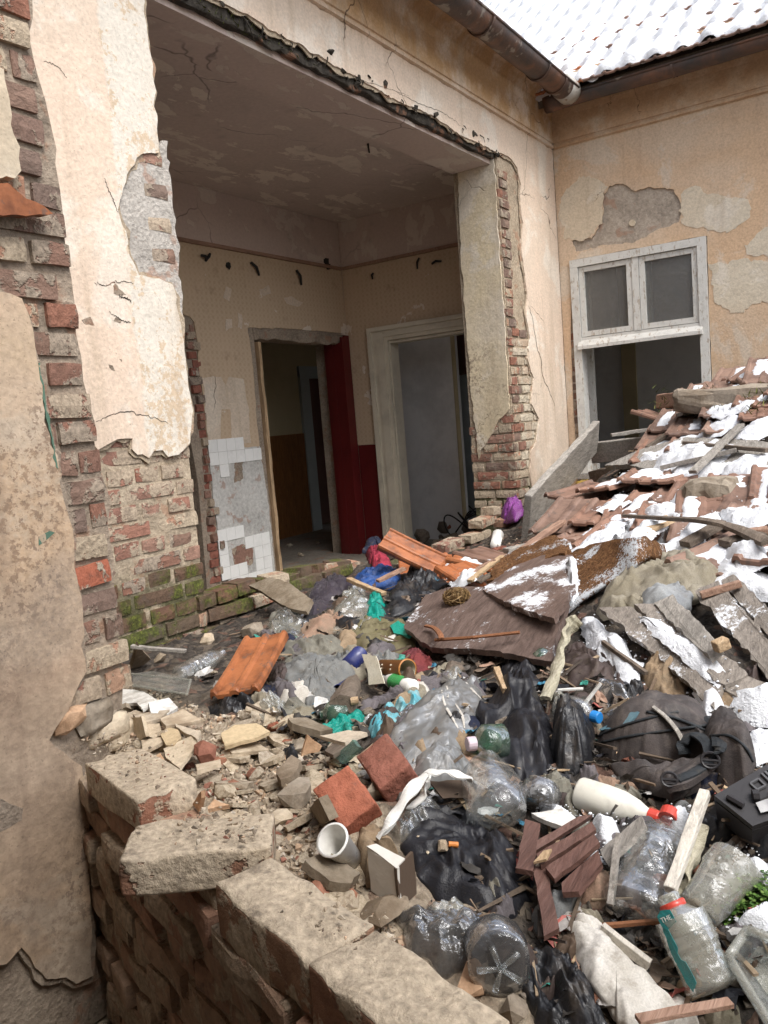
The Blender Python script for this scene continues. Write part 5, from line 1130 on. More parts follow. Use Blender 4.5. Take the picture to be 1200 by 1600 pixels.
def tile_row(x0, y0, y1, n, pitch_deg, label, group, lift=.05, snowp=.75, yaw=0., sink=0.):
    for k in range(n):
        y = y1 - (y1 - y0) * (k + .5) / n + r_.gauss(0, .012); x = x0 + r_.gauss(0, .03)
        z = float(H(x, y)) + lift + r_.uniform(-.012, .014) - sink
        R = Matrix.Rotation(-math.pi / 2 + yaw + r_.gauss(0, .10), 4, 'Z') @ Matrix.Rotation(math.radians(pitch_deg) + r_.gauss(0, .06), 4, 'X') @ Matrix.Rotation(r_.gauss(0, .07), 4, 'Y')
        mw = Matrix.Translation((x, y, z)) @ R
        o = link('clay_tile', TME, None, mw); tag(o, 'clay tile ' + ORD[k] + ' in ' + label, 'roof tile', group)
        if r_.random() < snowp: tile_snow(mw, r_.randrange(9999))
# (X of the row, Y span): rows climb towards the window wall
tile_row(3.62, -.3, 1.30, 8, 8, 'the lowest fallen row behind the fibreboard', 'tiles of the lowest fallen row', .05, .6)
tile_row(3.84, -.25, 1.50, 9, 11, 'the second fallen row from the bottom', 'tiles of the second fallen row', .075, .8, .06)
tile_row(4.06, -.15, 1.68, 9, 12, 'the third fallen row from the bottom', 'tiles of the third fallen row', .10, .75, -.04)
tile_row(4.30, .95, 1.58, 4, 10, 'the flat pile by the leaning grey plank', 'tiles piled by the leaning plank', .09, .35, .12)
tile_row(4.50, 1.05, 1.72, 4, 4, 'the top layer of the pile by the plank', 'tiles topping the pile by the plank', .13, .5, -.2)
tile_row(4.40, .3, 1.15, 4, 6, 'the slipped row under the concrete lump', 'tiles under the concrete lump', .07, .4, -.1)
tile_row(5.22, -.1, 1.5, 8, 15, 'the row just above the snowy board', 'tiles above the snowy boards', .06, .7)
tile_row(5.44, -.05, 1.55, 8, 17, 'the second row above the snowy board', 'tiles of the second row above the board', .09, .8, .04)
tile_row(5.68, .0, 1.5, 8, 18, 'the row below the heap crest', 'tiles below the crest', .11, .7, .04)
tile_row(5.92, .0, 1.4, 7, 19, 'the topmost full row of the fallen roof', 'tiles of the topmost row', .10, .85, -.03)
tile_row(6.15, .5, 1.45, 4, 5, 'the crest of the heap under the window', 'tiles on the crest', .12, .5, .3)
tile_row(2.98, .25, .7, 2, 7, 'the snow-filled pair above the grey boards', 'snowy tiles at the right edge', .05, 1., -.35)
for k, (px, lab) in enumerate((([(330, 1086), (403, 1078), (447, 990), (384, 1006)], 'bright orange roof tile lying tilted beside the mossy brickwork'), ([(675, 889), (700, 876), (615, 840), (598, 850)], 'bright orange roof tile propped up in front of the ivory doorway'))):
    lf_ = solve_len(px[:2], px[2:], (.37, .36)[k], .05); lay('clay_tile', mesh('clay_tile', *tile_profile(.235), MT['otile']), (.235, .40), px, (.05, .05, lf_, lf_), lab, 'roof tile', None, None, .0, ((.68, .92), (.7, .88))[k])
for k, (p, yaw, t) in enumerate((((715, 893), .3, .2), ((740, 905), .8, .25), ((690, 895), -.5, .3), ((755, 880), 1.2, .15), ((650, 880), .2, .3), ((770, 872), .9, .1), ((1180, 800), .2, .3), ((960, 770), 1.0, .1), ((905, 862), .5, .2), ((1150, 815), -.6, .2), ((1195, 610), .4, .5), ((1030, 652), .9, .3), ((1075, 640), .3, .3), ((985, 778), .2, .2), ((1010, 795), -.4, .2))):
    c = G(p, .03); mw = Matrix.Translation(Vector(c.tolist())) @ Matrix.Rotation(yaw - 1.2, 4, 'Z') @ Matrix.Rotation(t, 4, 'X') @ Matrix.Scale(.8 + .05 * (k % 3), 4)
    tag(link('clay_tile', TMO if k < 5 else TME, None, mw), ['broken orange roof tile in the splintered heap left of the brown panel', 'loose dark red roof tile lying askew on the fallen roof'][k >= 5], 'roof tile', ['broken orange tiles by the brown panel', 'loose dark tiles on the fallen roof'][k >= 5])
    if k in (0, 3): tile_snow(mw, k)
def board(name, px, lifts, thick, mat, label, cat='board', seed=0, jamp=.004, warp=.0, group=None, parent=None):
    pts = [G(p, l) for p, l in zip(px, lifts if np.ndim(lifts) else [lifts] * len(px))]
    return top(name, slab(pts, thick, .02, jamp, seed, warp), MT[mat], label, cat, group)
def stick(name, pa, pb, la, lb, w, t, mat, label, cat='stick', side=None, seed=0, bend=0., taper=1., amp=.002, n=10, group=None):
    a, b = G(pa, la), G(pb, lb); s = side if side is not None else unit(np.cross(b - a, UZ))
    return top(name, plank(a, b, w, t, s, n, bend, seed, amp, taper), MT[mat], label, cat, group)
# leaning plank between the pillar and the window
a, b = onX((822, 810), 4.75), onX((930, 682), 6.45)
top('plank', plank(a, b, .32, .05, np.array([-.25, -.25, 1.]), 16, .0, 3, .006, .85), MT['wood_grey'], 'wide grey plank leaning up from the pillar foot towards the window', 'plank')
a, b = onX((925, 708), 6.55), onX((1075, 692), 6.15)
top('plank', plank(a, b, .17, .05, np.array([-.2, 0, 1.]), 12, 0, 4, .005), MT['wood_grey'], 'grey plank lying level in front of the broken window', 'plank')
a, b = onX((925, 745), 6.5), onX((1040, 722), 6.1)
top('plank', plank(a, b, .10, .05, np.array([-.2, 0, 1.]), 12, 0, 14, .005), MT['wood_dark'], 'dark plank under the level grey plank below the window', 'plank')
a, b = onX((1034, 627), 6.35), onX((1118, 618), 5.95)
top('beam', plank(a, b, .11, .12, np.array([0, 0, 1.]), 8, 0, 5, .006), MT['wood_pink'], 'squared timber end sticking out at the top of the heap under the window', 'beam')
board('board', [(942, 723), (985, 730), (1030, 744), (1055, 752), (1100, 745), (1205, 748), (1205, 694), (1180, 688), (1068, 681), (1000, 700)], [.1, .08, .07, .06, .07, .1, .12, .12, .12, .12], .035, 'wood_grey', 'wide grey board carrying a thick bed of snow below the window', seed=5)
board('board', [(960, 757), (1000, 768), (1060, 770), (1060, 755), (1010, 742), (975, 742)], .08, .025, 'wood_pale', 'splintered pale board end with snow beside the leaning plank', seed=6, jamp=.012)
stick('lath', (1082, 738), (1158, 664), .15, .14, .045, .02, 'wood_grey', 'thin grey lath lying diagonally across the snowy boards', 'lath', seed=1)
stick('lath', (1033, 731), (1152, 703), .14, .14, .04, .025, 'wood_grey', 'grey lath lying nearly level on the snow, crossed by the diagonal one', 'lath', seed=2)
stick('lath', (1070, 692), (1200, 704), .15, .15, .035, .02, 'wood_dark', 'dark batten along the upper edge of the snowy board', 'lath', seed=3)
P = [G(p, l) for p, l in (((975, 806), .12), ((1050, 811), .15), ((1100, 814), .15), ((1150, 826), .13), ((1205, 850), .12))]
top('bent_strip', ribbon(P, [.022, .03, .045, .055, .06], .014, n=30), MT['wood_dark'], 'dark bent strip of wood curving to the right edge below the tiles', 'strip')
board('wood_piece', [(985, 838), (1012, 832), (1054, 811), (1040, 805), (1010, 818)], .11, .012, 'wood_pale', 'light split wood piece lying on the lowest tile row', seed=7)
for k, (pa, pb, w, m_) in enumerate((((1070, 850), (1130, 815), .05, 'wood_dark'), ((1130, 850), (1190, 835), .07, 'wood_dark'), ((1150, 835), (1200, 828), .05, 'wood_pink'), ((860, 845), (790, 862), .05, 'wood_grey'), ((900, 800), (845, 835), .045, 'wood_dark'), ((955, 640 + 40), (1010, 672), .06, 'wood_grey'), ((1010, 700), (1060, 668), .05, 'wood_dark'), ((880, 815), (812, 862), .04, 'wood_pink'), ((940, 775), (880, 800), .05, 'wood_pink'), ((1030, 660), (1075, 645), .07, 'wood_grey'))):
    stick('wood_piece', pa, pb, .09, .10, w, .025, m_, ['dark wood offcut tucked under the tiles of the fallen roof', 'reddish wood offcut among the fallen tiles', 'grey wood offcut among the fallen tiles'][('wood_dark', 'wood_pink', 'wood_grey').index(m_)], 'wood offcut', seed=20 + k, amp=.005, group=['dark offcuts in the fallen roof', 'reddish offcuts in the fallen roof', 'grey offcuts in the fallen roof'][('wood_dark', 'wood_pink', 'wood_grey').index(m_)])
V_, F_ = rock(.30, .24, .2, 501); top('concrete_lump', (V_ + G((1112, 780), .08), F_), MT['conc'], 'grey lump of concrete on the fallen tiles', 'lump')
V_, F_ = rock(.26, .75, .15, 502); top('mortar_ridge', (V_ + G((1150, 622), .10), F_), MT['conc'], 'mossy grey strip of mortar on the crest of the heap', 'mortar')
# brown veneer panels
pnl = [(632, 986), (664, 924), (700, 918), (752, 914), (835, 904), (890, 942), (868, 1000), (860, 1029), (760, 1014), (672, 1011)]
board('panel', pnl, [.06, .12, .12, .12, .12, .10, .07, .06, .06, .05], .022, 'wood_brown', 'dark brown veneered panel lying across the rubbish with a curved rusty scrap on it', 'panel', 8)
board('panel', [(752, 920), (800, 886), (850, 870), (893, 866), (898, 902), (888, 946), (868, 966), (800, 944)], [.135, .13, .13, .13, .14, .135, .13, .13], .02, 'wood_brown2', 'second brown veneered panel, dusted with snow, overlapping the first', 'panel', 9, .008)
top('rusty_rod', tube([G((680, 1000), .085), G((740, 996), .105), G((812, 988), .11)], .006, 6), MT['rust'], 'thin rusty rod lying along the lower edge of the brown panel', 'rod')
top('rusty_arc', ribbon([G((666, 978), .095), G((678, 981), .1), G((687, 990), .1), (G((690, 998), .095))], .018, .006, n=16), MT['rust'], 'small curved rusty scrap on the brown panel', 'scrap')
# nest of straw
nst = []
c0 = G((713, 932), .135)
for k in range(260):
    d = unit(rng.normal(size=3)); p = c0 + d * np.array([.055, .05, .03]) * rng.uniform(.6, 1); t = unit(np.cross(d, rng.normal(size=3))) * .022; nst.append(tube([p - t, p + d * .004, p + t], .0018, 3, False))
top('straw_clump', join(nst), MT['nest'], 'ball of brown straw on the dark panel', 'straw')
# wavy fibreboard mats
board('fibreboard', [(758, 905), (790, 868), (808, 848), (868, 838), (893, 850), (885, 866), (850, 872), (800, 888)], [.11, .12, .13, .15, .15, .14, .14, .12], .03, 'fibre', 'shredded brown fibreboard strip behind the panels', 'fibreboard', 10, .015, .02)
def arch(px_near, px_far, lifts_n, lifts_f, th, mat, label, cat, n=22, seed=0):
    A = bez([G(p, l) for p, l in zip(px_near, lifts_n)], n); B = bez([G(p, l) for p, l in zip(px_far, lifts_f)], n); m = min(len(A), len(B)); V = []; Fc = []; w = 8
    for i in range(m):
        for k in range(w + 1):
            q = A[i] + (B[i] - A[i]) * k / w; q = q + UZ * .008 * float(vn(np.array([[q[0] * 22, q[1] * 22, seed]]), 3)[0]); V.append(q)
    n0 = len(V); V = np.array(V); V = np.concatenate([V, V - UZ * th]); W = w + 1
    for i in range(m - 1):
        for k in range(w): a = i * W + k; Fc.append([a, a + W, a + W + 1, a + 1]); a += n0; Fc.append([a, a + 1, a + W + 1, a + W])
        Fc.append([i * W, n0 + i * W, n0 + (i + 1) * W, (i + 1) * W]); a = i * W + w; Fc.append([a, a + W, n0 + a + W, n0 + a])
    for k in range(w): Fc.append([k, k + 1, n0 + k + 1, n0 + k]); a = (m - 1) * W + k; Fc.append([a, n0 + a, n0 + a + 1, a + 1])
    return top(label and cat.replace(' ', '_'), (V, Fc), MT[mat], label, cat, smooth=True)
arch([(880, 955), (920, 925), (965, 898), (1000, 872), (1042, 864)], [(890, 868), (905, 856), (950, 845), (1000, 838), (1038, 850)], (.04, .05, .07, .13, .06), (.12, .13, .15, .17, .08), .02, 'fibre', 'brown fibreboard sheet arched up like a tunnel, powdered with snow', 'fibreboard')
# grey boards running down at the right
for k, (px, lf_, lab) in enumerate((([(1112, 1100), (1132, 1070), (985, 945), (938, 950)], (.05, .05, .09, .09), 'long grey board running down to the dry leaves, lowest of the grey boards'),
      ([(1130, 1072), (1165, 1050), (1040, 945), (990, 945)], (.06, .06, .08, .08), 'frosted grey board beside the lowest one, under the olive jacket'),
      ([(1108, 1028), (1128, 1008), (1050, 930), (1020, 940)], (.09, .1, .11, .1), 'short curved grey board end with a pale knob, on the frosted boards'),
      ([(1205, 1062), (1212, 1010), (1120, 905), (1085, 925)], (.06, .07, .09, .08), 'wide grey board right of the olive jacket'),
      ([(1210, 1004), (1215, 960), (1150, 902), (1122, 904)], (.06, .07, .08, .08), 'narrow grey board at the right edge below the snowy tile'),
      ([(1210, 1120), (1216, 1070), (1160, 1052), (1135, 1075)], (.04, .04, .05, .05), 'frosted grey board end at the right edge above the brown leather'))):
    board('board', px, lf_, .022, 'wood_snow' if k != 2 else 'wood_grey', lab, 'board', 60 + k, .006, .004)
stick('wood_peg', (1117, 1012), (1137, 1003), .12, .12, .03, .03, 'wood_pale', 'pale knob of wood at the end of the short curved board', 'peg', seed=9)
stick('lath', (1095, 930), (1158, 912), .10, .11, .025, .02, 'wood_pink', 'thin brown strip bridging two grey boards', 'lath', seed=8)
stick('rod', (942, 1003), (1010, 1052), .05, .03, .012, .012, 'wood_dark', 'thin dark rod half buried in snow beside the lowest grey board', 'rod', seed=10)
# snow on the ground
for k_, (px, th, lf_) in enumerate((([(890, 862), (915, 842), (965, 815), (985, 812), (960, 836), (918, 862)], .02, .105), ([(965, 850), (990, 828), (1035, 805), (1050, 812), (1020, 838), (985, 858)], .02, .105), ([(1060, 838), (1085, 812), (1120, 800), (1130, 815), (1100, 838)], .02, .09),
      ([(1150, 818), (1172, 795), (1215, 780), (1215, 812), (1180, 828)], .025, .09), ([(1075, 690), (1100, 665), (1150, 648), (1165, 655), (1130, 680)], .018, .10), ([(1140, 690), (1165, 662), (1215, 645), (1215, 672), (1175, 692)], .018, .105), ([(1095, 650), (1130, 634), (1180, 626), (1170, 640), (1125, 655)], .016, .13), ([(930, 795), (960, 775), (1000, 768), (985, 785), (950, 798)], .02, .13))): snow_patch(px, th, 400 + k_, lf_)
for k_, (xy, rr_) in enumerate((((3.2, -.35), .35), ((4.6, -.2), .4), ((2.5, -.5), .3), ((5.0, .3), .3), ((3.9, -.75), .35))):
    q_ = [proj((xy[0] + rr_ * math.cos(t_) * (1 + .2 * math.sin(3 * t_ + k_)), xy[1] + rr_ * .7 * math.sin(t_), float(H(xy[0] + rr_ * math.cos(t_), xy[1] + rr_ * .7 * math.sin(t_))))) for t_ in np.linspace(0, 2 * math.pi, 12, endpoint=False)]; snow_patch(q_, .05, 300 + k_, .0)
for k, (px, th, lf_) in enumerate(([( [(985, 719), (1040, 688), (1110, 690), (1172, 690), (1160, 705), (1140, 735), (1100, 741), (1060, 742), (1010, 732)], .045, .10)][0],
     ([(1120, 735), (1160, 705), (1215, 690), (1215, 755), (1160, 765), (1120, 752)], .05, .09), ([(952, 752), (985, 738), (1030, 748), (1070, 768), (1040, 775), (1000, 768), (965, 765)], .035, .08),
     ([(985, 888), (1020, 868), (1060, 842), (1130, 850), (1115, 880), (1060, 872), (1030, 885), (1000, 898)], .04, .03), ([(1100, 925), (1120, 880), (1140, 902), (1215, 895), (1215, 935), (1150, 935)], .04, .03), ([(1125, 860), (1205, 850), (1205, 885), (1150, 895)], .04, .07),
     ([(898, 962), (925, 962), (960, 990), (1005, 1040), (1000, 1072), (970, 1065), (935, 1030), (912, 1000)], .032, .015), ([(985, 960), (1030, 968), (1080, 995), (1140, 1050), (1125, 1075), (1090, 1050), (1030, 1000)], .010, .062),
     ([(1135, 1085), (1215, 1075), (1215, 1130), (1165, 1130), (1140, 1110)], .04, .03), ([(925, 1280), (965, 1282), (970, 1300), (950, 1322), (935, 1312)], .03, .03), ([(1115, 1345), (1150, 1330), (1205, 1345), (1215, 1400), (1180, 1385), (1140, 1375)], .035, .02),
     ([(1125, 1450), (1165, 1440), (1215, 1425), (1215, 1470), (1170, 1462), (1135, 1470)], .03, .02), ([(1040, 1275), (1075, 1265), (1085, 1300), (1060, 1330), (1045, 1310)], .03, .03), ([(884, 880), (900, 875), (906, 925), (895, 940), (888, 915)], .012, .115),
     ([(840, 1250), (880, 1262), (905, 1278), (880, 1290), (850, 1275)], .02, .02), ([(1150, 1180), (1215, 1150), (1215, 1185), (1180, 1195)], .03, .02), ([(905, 1325), (935, 1330), (935, 1345), (915, 1350)], .02, .02),
     ([(1080, 1085), (1120, 1085), (1140, 1120), (1105, 1125)], .03, .02), ([(1190, 780), (1215, 770), (1215, 800), (1160, 800)], .04, .06), ([(1060, 745), (1110, 760), (1205, 765), (1200, 785), (1120, 770)], .03, .05), ([(700, 905), (735, 890), (755, 892), (745, 908), (715, 915)], .025, .07),
     ([(1000, 800), (1040, 790), (1075, 790), (1060, 805), (1020, 808)], .03, .10), ([(1120, 800), (1180, 792), (1195, 812), (1140, 818)], .03, .09))):
    snow_patch(px, th, 200 + k, lf_)
V_, F_ = join(snow_parts); tag(obj('snow_cover', (V_, F_), MT['snow'], None, True), kind='stuff')

# ------------------------------------------------------------------ rubbish: cloth, bags, bottles and the rest
def soft(name, px, mat, label, cat, dome=.04, amp=.015, seed=0, fr=9., lift=0., **kw):
    if mat in ('blackbag', 'greyfilm', 'clear', 'milky', 'smoke', 'tealbag', 'blueplastic', 'purple', 'yellowfilm'): kw.setdefault('crinkle', .0055)
    return top(name, sheet(px, dome, amp, seed, fr, lift, **kw), MT[mat], label, cat, smooth=True)
soft('black_bag', [(742, 1122), (765, 1098), (795, 1080), (832, 1086), (850, 1108), (866, 1150), (868, 1190), (862, 1222), (825, 1228), (792, 1206), (774, 1198), (775, 1160), (748, 1150)], 'blackcloth', 'crumpled black cloth bag in the middle of the rubbish, left of the backpack', 'bag', .12, .045, 1, 6., .01, aniso=4., an=1.1)
soft('black_bag', [(868, 1118), (890, 1108), (915, 1125), (930, 1150), (926, 1185), (908, 1208), (876, 1216), (862, 1180)], 'blackbag', 'black bin bag bunched up against the end of the backpack', 'bag', .11, .034, 2, 7., .015, aniso=3.)
soft('black_shirt', [(628, 1322), (642, 1290), (660, 1255), (692, 1234), (722, 1246), (748, 1280), (770, 1318), (808, 1330), (832, 1365), (828, 1400), (800, 1432), (760, 1424), (715, 1405), (685, 1402), (655, 1372)], 'blackcloth', 'black shirt with many creases lying in front of the torn white plastic', 'shirt', .06, .024, 3, 9., .005, aniso=4.5, an=2.2)
soft('black_bag', [(818, 1492), (845, 1484), (880, 1492), (905, 1520), (930, 1560), (960, 1625), (890, 1630), (835, 1600), (815, 1545)], 'blackbag', 'shiny black bag at the bottom edge beside the pale crumpled sheet', 'bag', .05, .022, 4, 12.)
soft('plastic_film', [(598, 1172), (640, 1118), (690, 1085), (745, 1058), (766, 1092), (764, 1118), (730, 1160), (705, 1198), (660, 1195), (625, 1205)], 'greyfilm', 'large grey plastic film with white creases, left of the black cloth bag', 'plastic film', .08, .008, 5, 4., .01)
soft('plastic_film', [(650, 1190), (690, 1168), (720, 1180), (740, 1200), (720, 1222), (670, 1228), (648, 1215)], 'greyfilm', 'smaller grey plastic scrap in front of the large film', 'plastic film', .05, .010, 6, 6., .03)
soft('plastic_film', [(618, 1440), (660, 1420), (720, 1416), (768, 1440), (775, 1480), (740, 1505), (690, 1512), (640, 1480)], 'smoke', 'dark see-through plastic sheet along the parapet below the black shirt', 'plastic film', .035, .010, 7, 7., .015)
soft('bin_bag', [(598, 950), (625, 915), (655, 886), (685, 895), (700, 912), (668, 930), (640, 955), (610, 965)], 'blackbag', 'glossy black bin bag below the propped orange tile', 'bag', .08, .026, 8, 14., .01)
soft('cloth', [(468, 960), (488, 925), (512, 902), (552, 905), (572, 925), (548, 940), (505, 955), (488, 975)], 'purpleblack', 'dark purple black cloth against the low mossy wall', 'cloth', .07, .022, 9, 14.)
soft('blue_bag', [(552, 905), (575, 893), (605, 888), (628, 900), (618, 915), (585, 916), (560, 915)], 'blueplastic', 'crumpled bright blue bag near the kitchen threshold', 'bag', .06, .016, 10, 16., .02)
soft('jacket_sleeve', [(568, 858), (585, 850), (600, 862), (612, 890), (600, 900), (583, 890)], 'pinkred', 'crimson sleeve lying over the threshold bricks', 'cloth', .10, .016, 11, 16., .02)
soft('navy_cloth', [(566, 862), (575, 850), (598, 850), (605, 864), (590, 862)], 'navy', 'navy cloth at the head of the crimson sleeve', 'cloth', .14, .012, 12, 16., .04)
soft('plastic_film', [(505, 985), (520, 955), (545, 935), (572, 930), (592, 955), (585, 985), (545, 985)], 'milky', 'clear crumpled bottle film between the purple cloth and the small green bag', 'plastic film', .06, .014, 13, 14., .01)
soft('plastic_bag', [(415, 1000), (428, 965), (455, 950), (478, 962), (490, 985), (478, 1005), (440, 1008)], 'clear', 'clear plastic bag by the top of the orange tile', 'bag', .08, .018, 14, 12.)
soft('green_bag', [(571, 950), (582, 934), (598, 936), (602, 960), (592, 976), (574, 968)], 'tealbag', 'small knotted green bag', 'bag', .06, .014, 15, 18., .02)
soft('cloth', [(440, 990), (475, 972), (520, 958), (562, 955), (572, 972), (535, 985), (505, 1000), (470, 1008)], 'peach', 'brown and peach cloth strip in the middle of the rags', 'cloth', .05, .018, 16, 12.)
soft('rag', [(425, 1022), (450, 1003), (500, 996), (540, 1008), (545, 1030), (500, 1038), (455, 1045)], 'greygreen', 'grey green rag folded below the peach cloth', 'rag', .05, .014, 17, 11., aniso=4.)
soft('rag', [(530, 1000), (560, 972), (598, 968), (640, 975), (668, 992), (650, 1012), (600, 1022), (560, 1018)], 'mossy', 'moss coloured rag running towards the brown panel', 'rag', .06, .018, 18, 12.)
soft('jeans', [(422, 1052), (450, 1036), (495, 1028), (540, 1030), (565, 1042), (560, 1060), (535, 1075), (528, 1100), (505, 1112), (482, 1104), (470, 1085), (440, 1072)], 'jeans', 'worn grey jeans crumpled beside the bright orange tile', 'jeans', .07, .022, 19, 11., .01, aniso=4., an=.4)
soft('cloth', [(622, 1028), (645, 1012), (672, 1022), (676, 1045), (655, 1055), (632, 1048)], 'redcloth', 'dark red cloth under the edge of the brown panel', 'cloth', .05, .014, 20, 14.)
soft('cloth', [(612, 1110), (628, 1090), (655, 1084), (664, 1098), (645, 1112), (622, 1122)], 'cyan', 'cyan cloth above the large grey film', 'cloth', .05, .012, 21, 16., .02)
soft('cloth', [(572, 1140), (590, 1118), (615, 1112), (632, 1128), (615, 1150), (588, 1158)], 'cyan', 'pale and cyan cloth left of the large grey film', 'cloth', .045, .014, 22, 16., .01)
soft('cloth', [(560, 1108), (590, 1092), (625, 1080), (650, 1078), (640, 1092), (605, 1105), (580, 1122)], 'mauve', 'grey mauve twisted cloth between the two cyan cloths', 'cloth', .05, .014, 23, 14.)
soft('cloth', [(575, 1165), (600, 1152), (640, 1160), (665, 1180), (640, 1200), (600, 1190)], 'mauve', 'grey lining cloth behind the two broken bricks', 'cloth', .04, .016, 24, 14.)
soft('cloth', [(640, 1070), (690, 1052), (720, 1050), (735, 1062), (690, 1080), (650, 1090)], 'mauve', 'grey cloth strip under the brown panel', 'cloth', .04, .014, 25, 14.)
soft('green_net', [(498, 1150), (520, 1128), (548, 1110), (572, 1118), (572, 1138), (545, 1152), (515, 1162)], 'tealbag', 'crinkled teal green bag beside the wood stump', 'bag', .06, .012, 26, 20.)
soft('jacket', [(935, 942), (948, 918), (985, 892), (1012, 872), (1055, 862), (1095, 876), (1126, 898), (1112, 922), (1088, 940), (1060, 938), (1020, 925), (985, 935)], 'olive', 'olive grey jacket thrown over the boards and snow', 'jacket', .04, .034, 27, 8., .045, aniso=4., an=.6)
soft('jacket_lining', [(1000, 925), (1030, 914), (1062, 912), (1086, 926), (1082, 948), (1045, 952), (1008, 946)], 'denim', 'grey denim lining showing under the olive jacket', 'cloth', .035, .012, 28, 6., .06)
soft('rag', [(930, 955), (958, 938), (1000, 930), (1015, 942), (985, 952), (945, 962)], 'olive', 'olive rag end left of the grey denim lining', 'rag', .045, .010, 29, 12., .05)
soft('rag', [(1000, 1058), (1012, 1032), (1040, 1040), (1070, 1045), (1092, 1062), (1085, 1090), (1050, 1095), (1018, 1085)], 'brownrag', 'dry brown rag or leaf heap at the foot of the lowest grey board', 'rag', .06, .020, 30, 14.)
soft('leather', [(1150, 1090), (1152, 1050), (1170, 1040), (1215, 1050), (1220, 1095), (1180, 1100)], 'dkleather', 'dark wrinkled leather piece at the right edge', 'leather', .06, .018, 31, 16., an=1.5)
soft('rag', [(1112, 1110), (1125, 1090), (1150, 1102), (1178, 1108), (1185, 1128), (1150, 1140), (1125, 1128)], 'brownrag', 'crumpled brown rag behind the backpack', 'rag', .05, .020, 32, 16.)
soft('rag', [(860, 1040), (905, 1010), (950, 1030), (985, 1065), (1000, 1092), (960, 1085), (920, 1075), (880, 1075)], 'dkleather', 'dark rotten rag between the twisted strip and the snow', 'rag', .05, .020, 33, 14.)
soft('black_cloth', [(778, 1060), (790, 1036), (825, 1032), (845, 1050), (850, 1075), (820, 1085), (790, 1078)], 'blackcloth', 'black crumpled cloth under the edge of the brown panel', 'cloth', .06, .02, 34, 16.)
soft('sheet', [(884, 1440), (912, 1432), (945, 1458), (985, 1500), (1030, 1540), (1062, 1578), (1030, 1604), (985, 1600), (940, 1560), (908, 1520), (892, 1475)], 'paper', 'large pale crumpled sheet at the bottom, frayed at its edges', 'sheet', .03, .010, 35, 5., .03, aniso=4., an=.2)
soft('purple_foil', [(782, 812), (790, 798), (800, 790), (818, 790), (818, 803), (806, 814), (792, 817)], 'purple', 'purple foil bag on the bricks at the pillar foot', 'bag', .26, .022, 36, 20., .05)
soft('film_bits', [(900, 1100), (880, 1088), (860, 1092), (862, 1112), (890, 1122)], 'milky', 'milky plastic scrap behind the black bin bag', 'plastic scrap', .04, .012, 37, 16.)
soft('yellow_film', [(870, 812), (895, 770), (920, 752), (928, 770), (905, 800), (885, 820)], 'yellowfilm', 'yellow brown plastic under the leaning plank', 'plastic film', .06, .012, 38, 12., .02)
soft('rag', [(555, 1345), (560, 1305), (585, 1295), (610, 1305), (620, 1330), (590, 1338), (580, 1380)], 'brownrag', 'brown rag hanging over the white card box', 'rag', .05, .012, 39, 16., .02)
soft('plastic_film', [(612, 1290), (640, 1258), (668, 1250), (690, 1262), (680, 1290), (650, 1305), (625, 1308)], 'clear', 'clear blister film inside the torn white plastic', 'plastic film', .04, .012, 40, 14., .02)
soft('rag', [(430, 1120), (445, 1098), (470, 1095), (498, 1110), (490, 1128), (455, 1130)], 'greygreen', 'dark grey rag over the green glass', 'rag', .03, .012, 41, 16.)
soft('dark_plastic', [(395, 1110), (405, 1092), (430, 1088), (448, 1102), (440, 1125), (415, 1130)], 'milky', 'cloudy plastic bag end by the lower edge of the orange tile', 'bag', .06, .014, 42, 14.)
soft('dark_cloth', [(322, 1102), (350, 1098), (385, 1092), (402, 1098), (392, 1118), (345, 1118)], 'blackbag', 'black plastic under the bright orange tile', 'plastic', .02, .014, 43, 16.)
soft('dark_film', [(440, 1180), (455, 1165), (470, 1170), (468, 1188), (450, 1195)], 'blackbag', 'small black plastic scrap among the plaster shards', 'plastic scrap', .03, .012, 44, 18.)

def bottle(label, p0, p1, l0, l1, prof, mat, cap=None, capmat=None, cat='bottle', crush=.12, seed=0, flat=1., name='bottle', label_band=None, sag=0., ribs=0, gp=None):
    a, b = G(p0, l0), G(p1, l1); t = thing(name, np.minimum(a, b), label, cat, gp)
    if ribs:
        pp = []
        for (t0, r0), (t1, r1) in zip(prof[:-1], prof[1:]):
            n_ = max(1, int((t1 - t0) * 40)); pp += [(t0 + (t1 - t0) * k / n_, (r0 + (r1 - r0) * k / n_) * (1 + (ribs * math.sin((t0 + (t1 - t0) * k / n_) * 70) if .2 < t0 + (t1 - t0) * k / n_ < .62 else 0))) for k in range(n_)]
        prof = pp + [prof[-1]]
    obj('body', lathe(prof, a, b, 24, crush, seed, flat, (True, False), sag), MT[mat], t, True)
    ax = unit(b - a); L = np.linalg.norm(b - a)
    if cap: obj('cap', lathe([(0, cap * .98), (.12, cap), (.9, cap), (1, cap * .9)], b - ax * .008, b + ax * .014, 16, closed=(True, True)), MT[capmat], t)
    if label_band: t0, t1, rr, lm = label_band; obj('label', lathe([(t0, rr), (t1, rr)], a, b, 24, crush, seed, flat, (False, False)), MT[lm], t, True)
    return t
PET = lambda r, n=.012: [(0, r * .55), (.03, r * .85), (.07, r), (.30, r * .97), (.33, r), (.66, r), (.78, r * .8), (.88, r * .45), (.92, n), (1, n)]
bottle('white opaque bottle with a red cap lying below the backpack', (903, 1238), (1020, 1276), .035, .03, [(0, .020), (.02, .033), (.05, .036), (.4, .036), (.62, .034), (.8, .025), (.92, .015), (1, .014)], 'creamplastic', .016, 'redcap', crush=.05, seed=3)
bottle('large clear bottle with a red cap lying towards us, right of the brown laths', (985, 1425), (1045, 1275), .045, .06, PET(.058, .015), 'clear', .019, 'redcap', crush=.16, seed=4, flat=.7, ribs=.008)
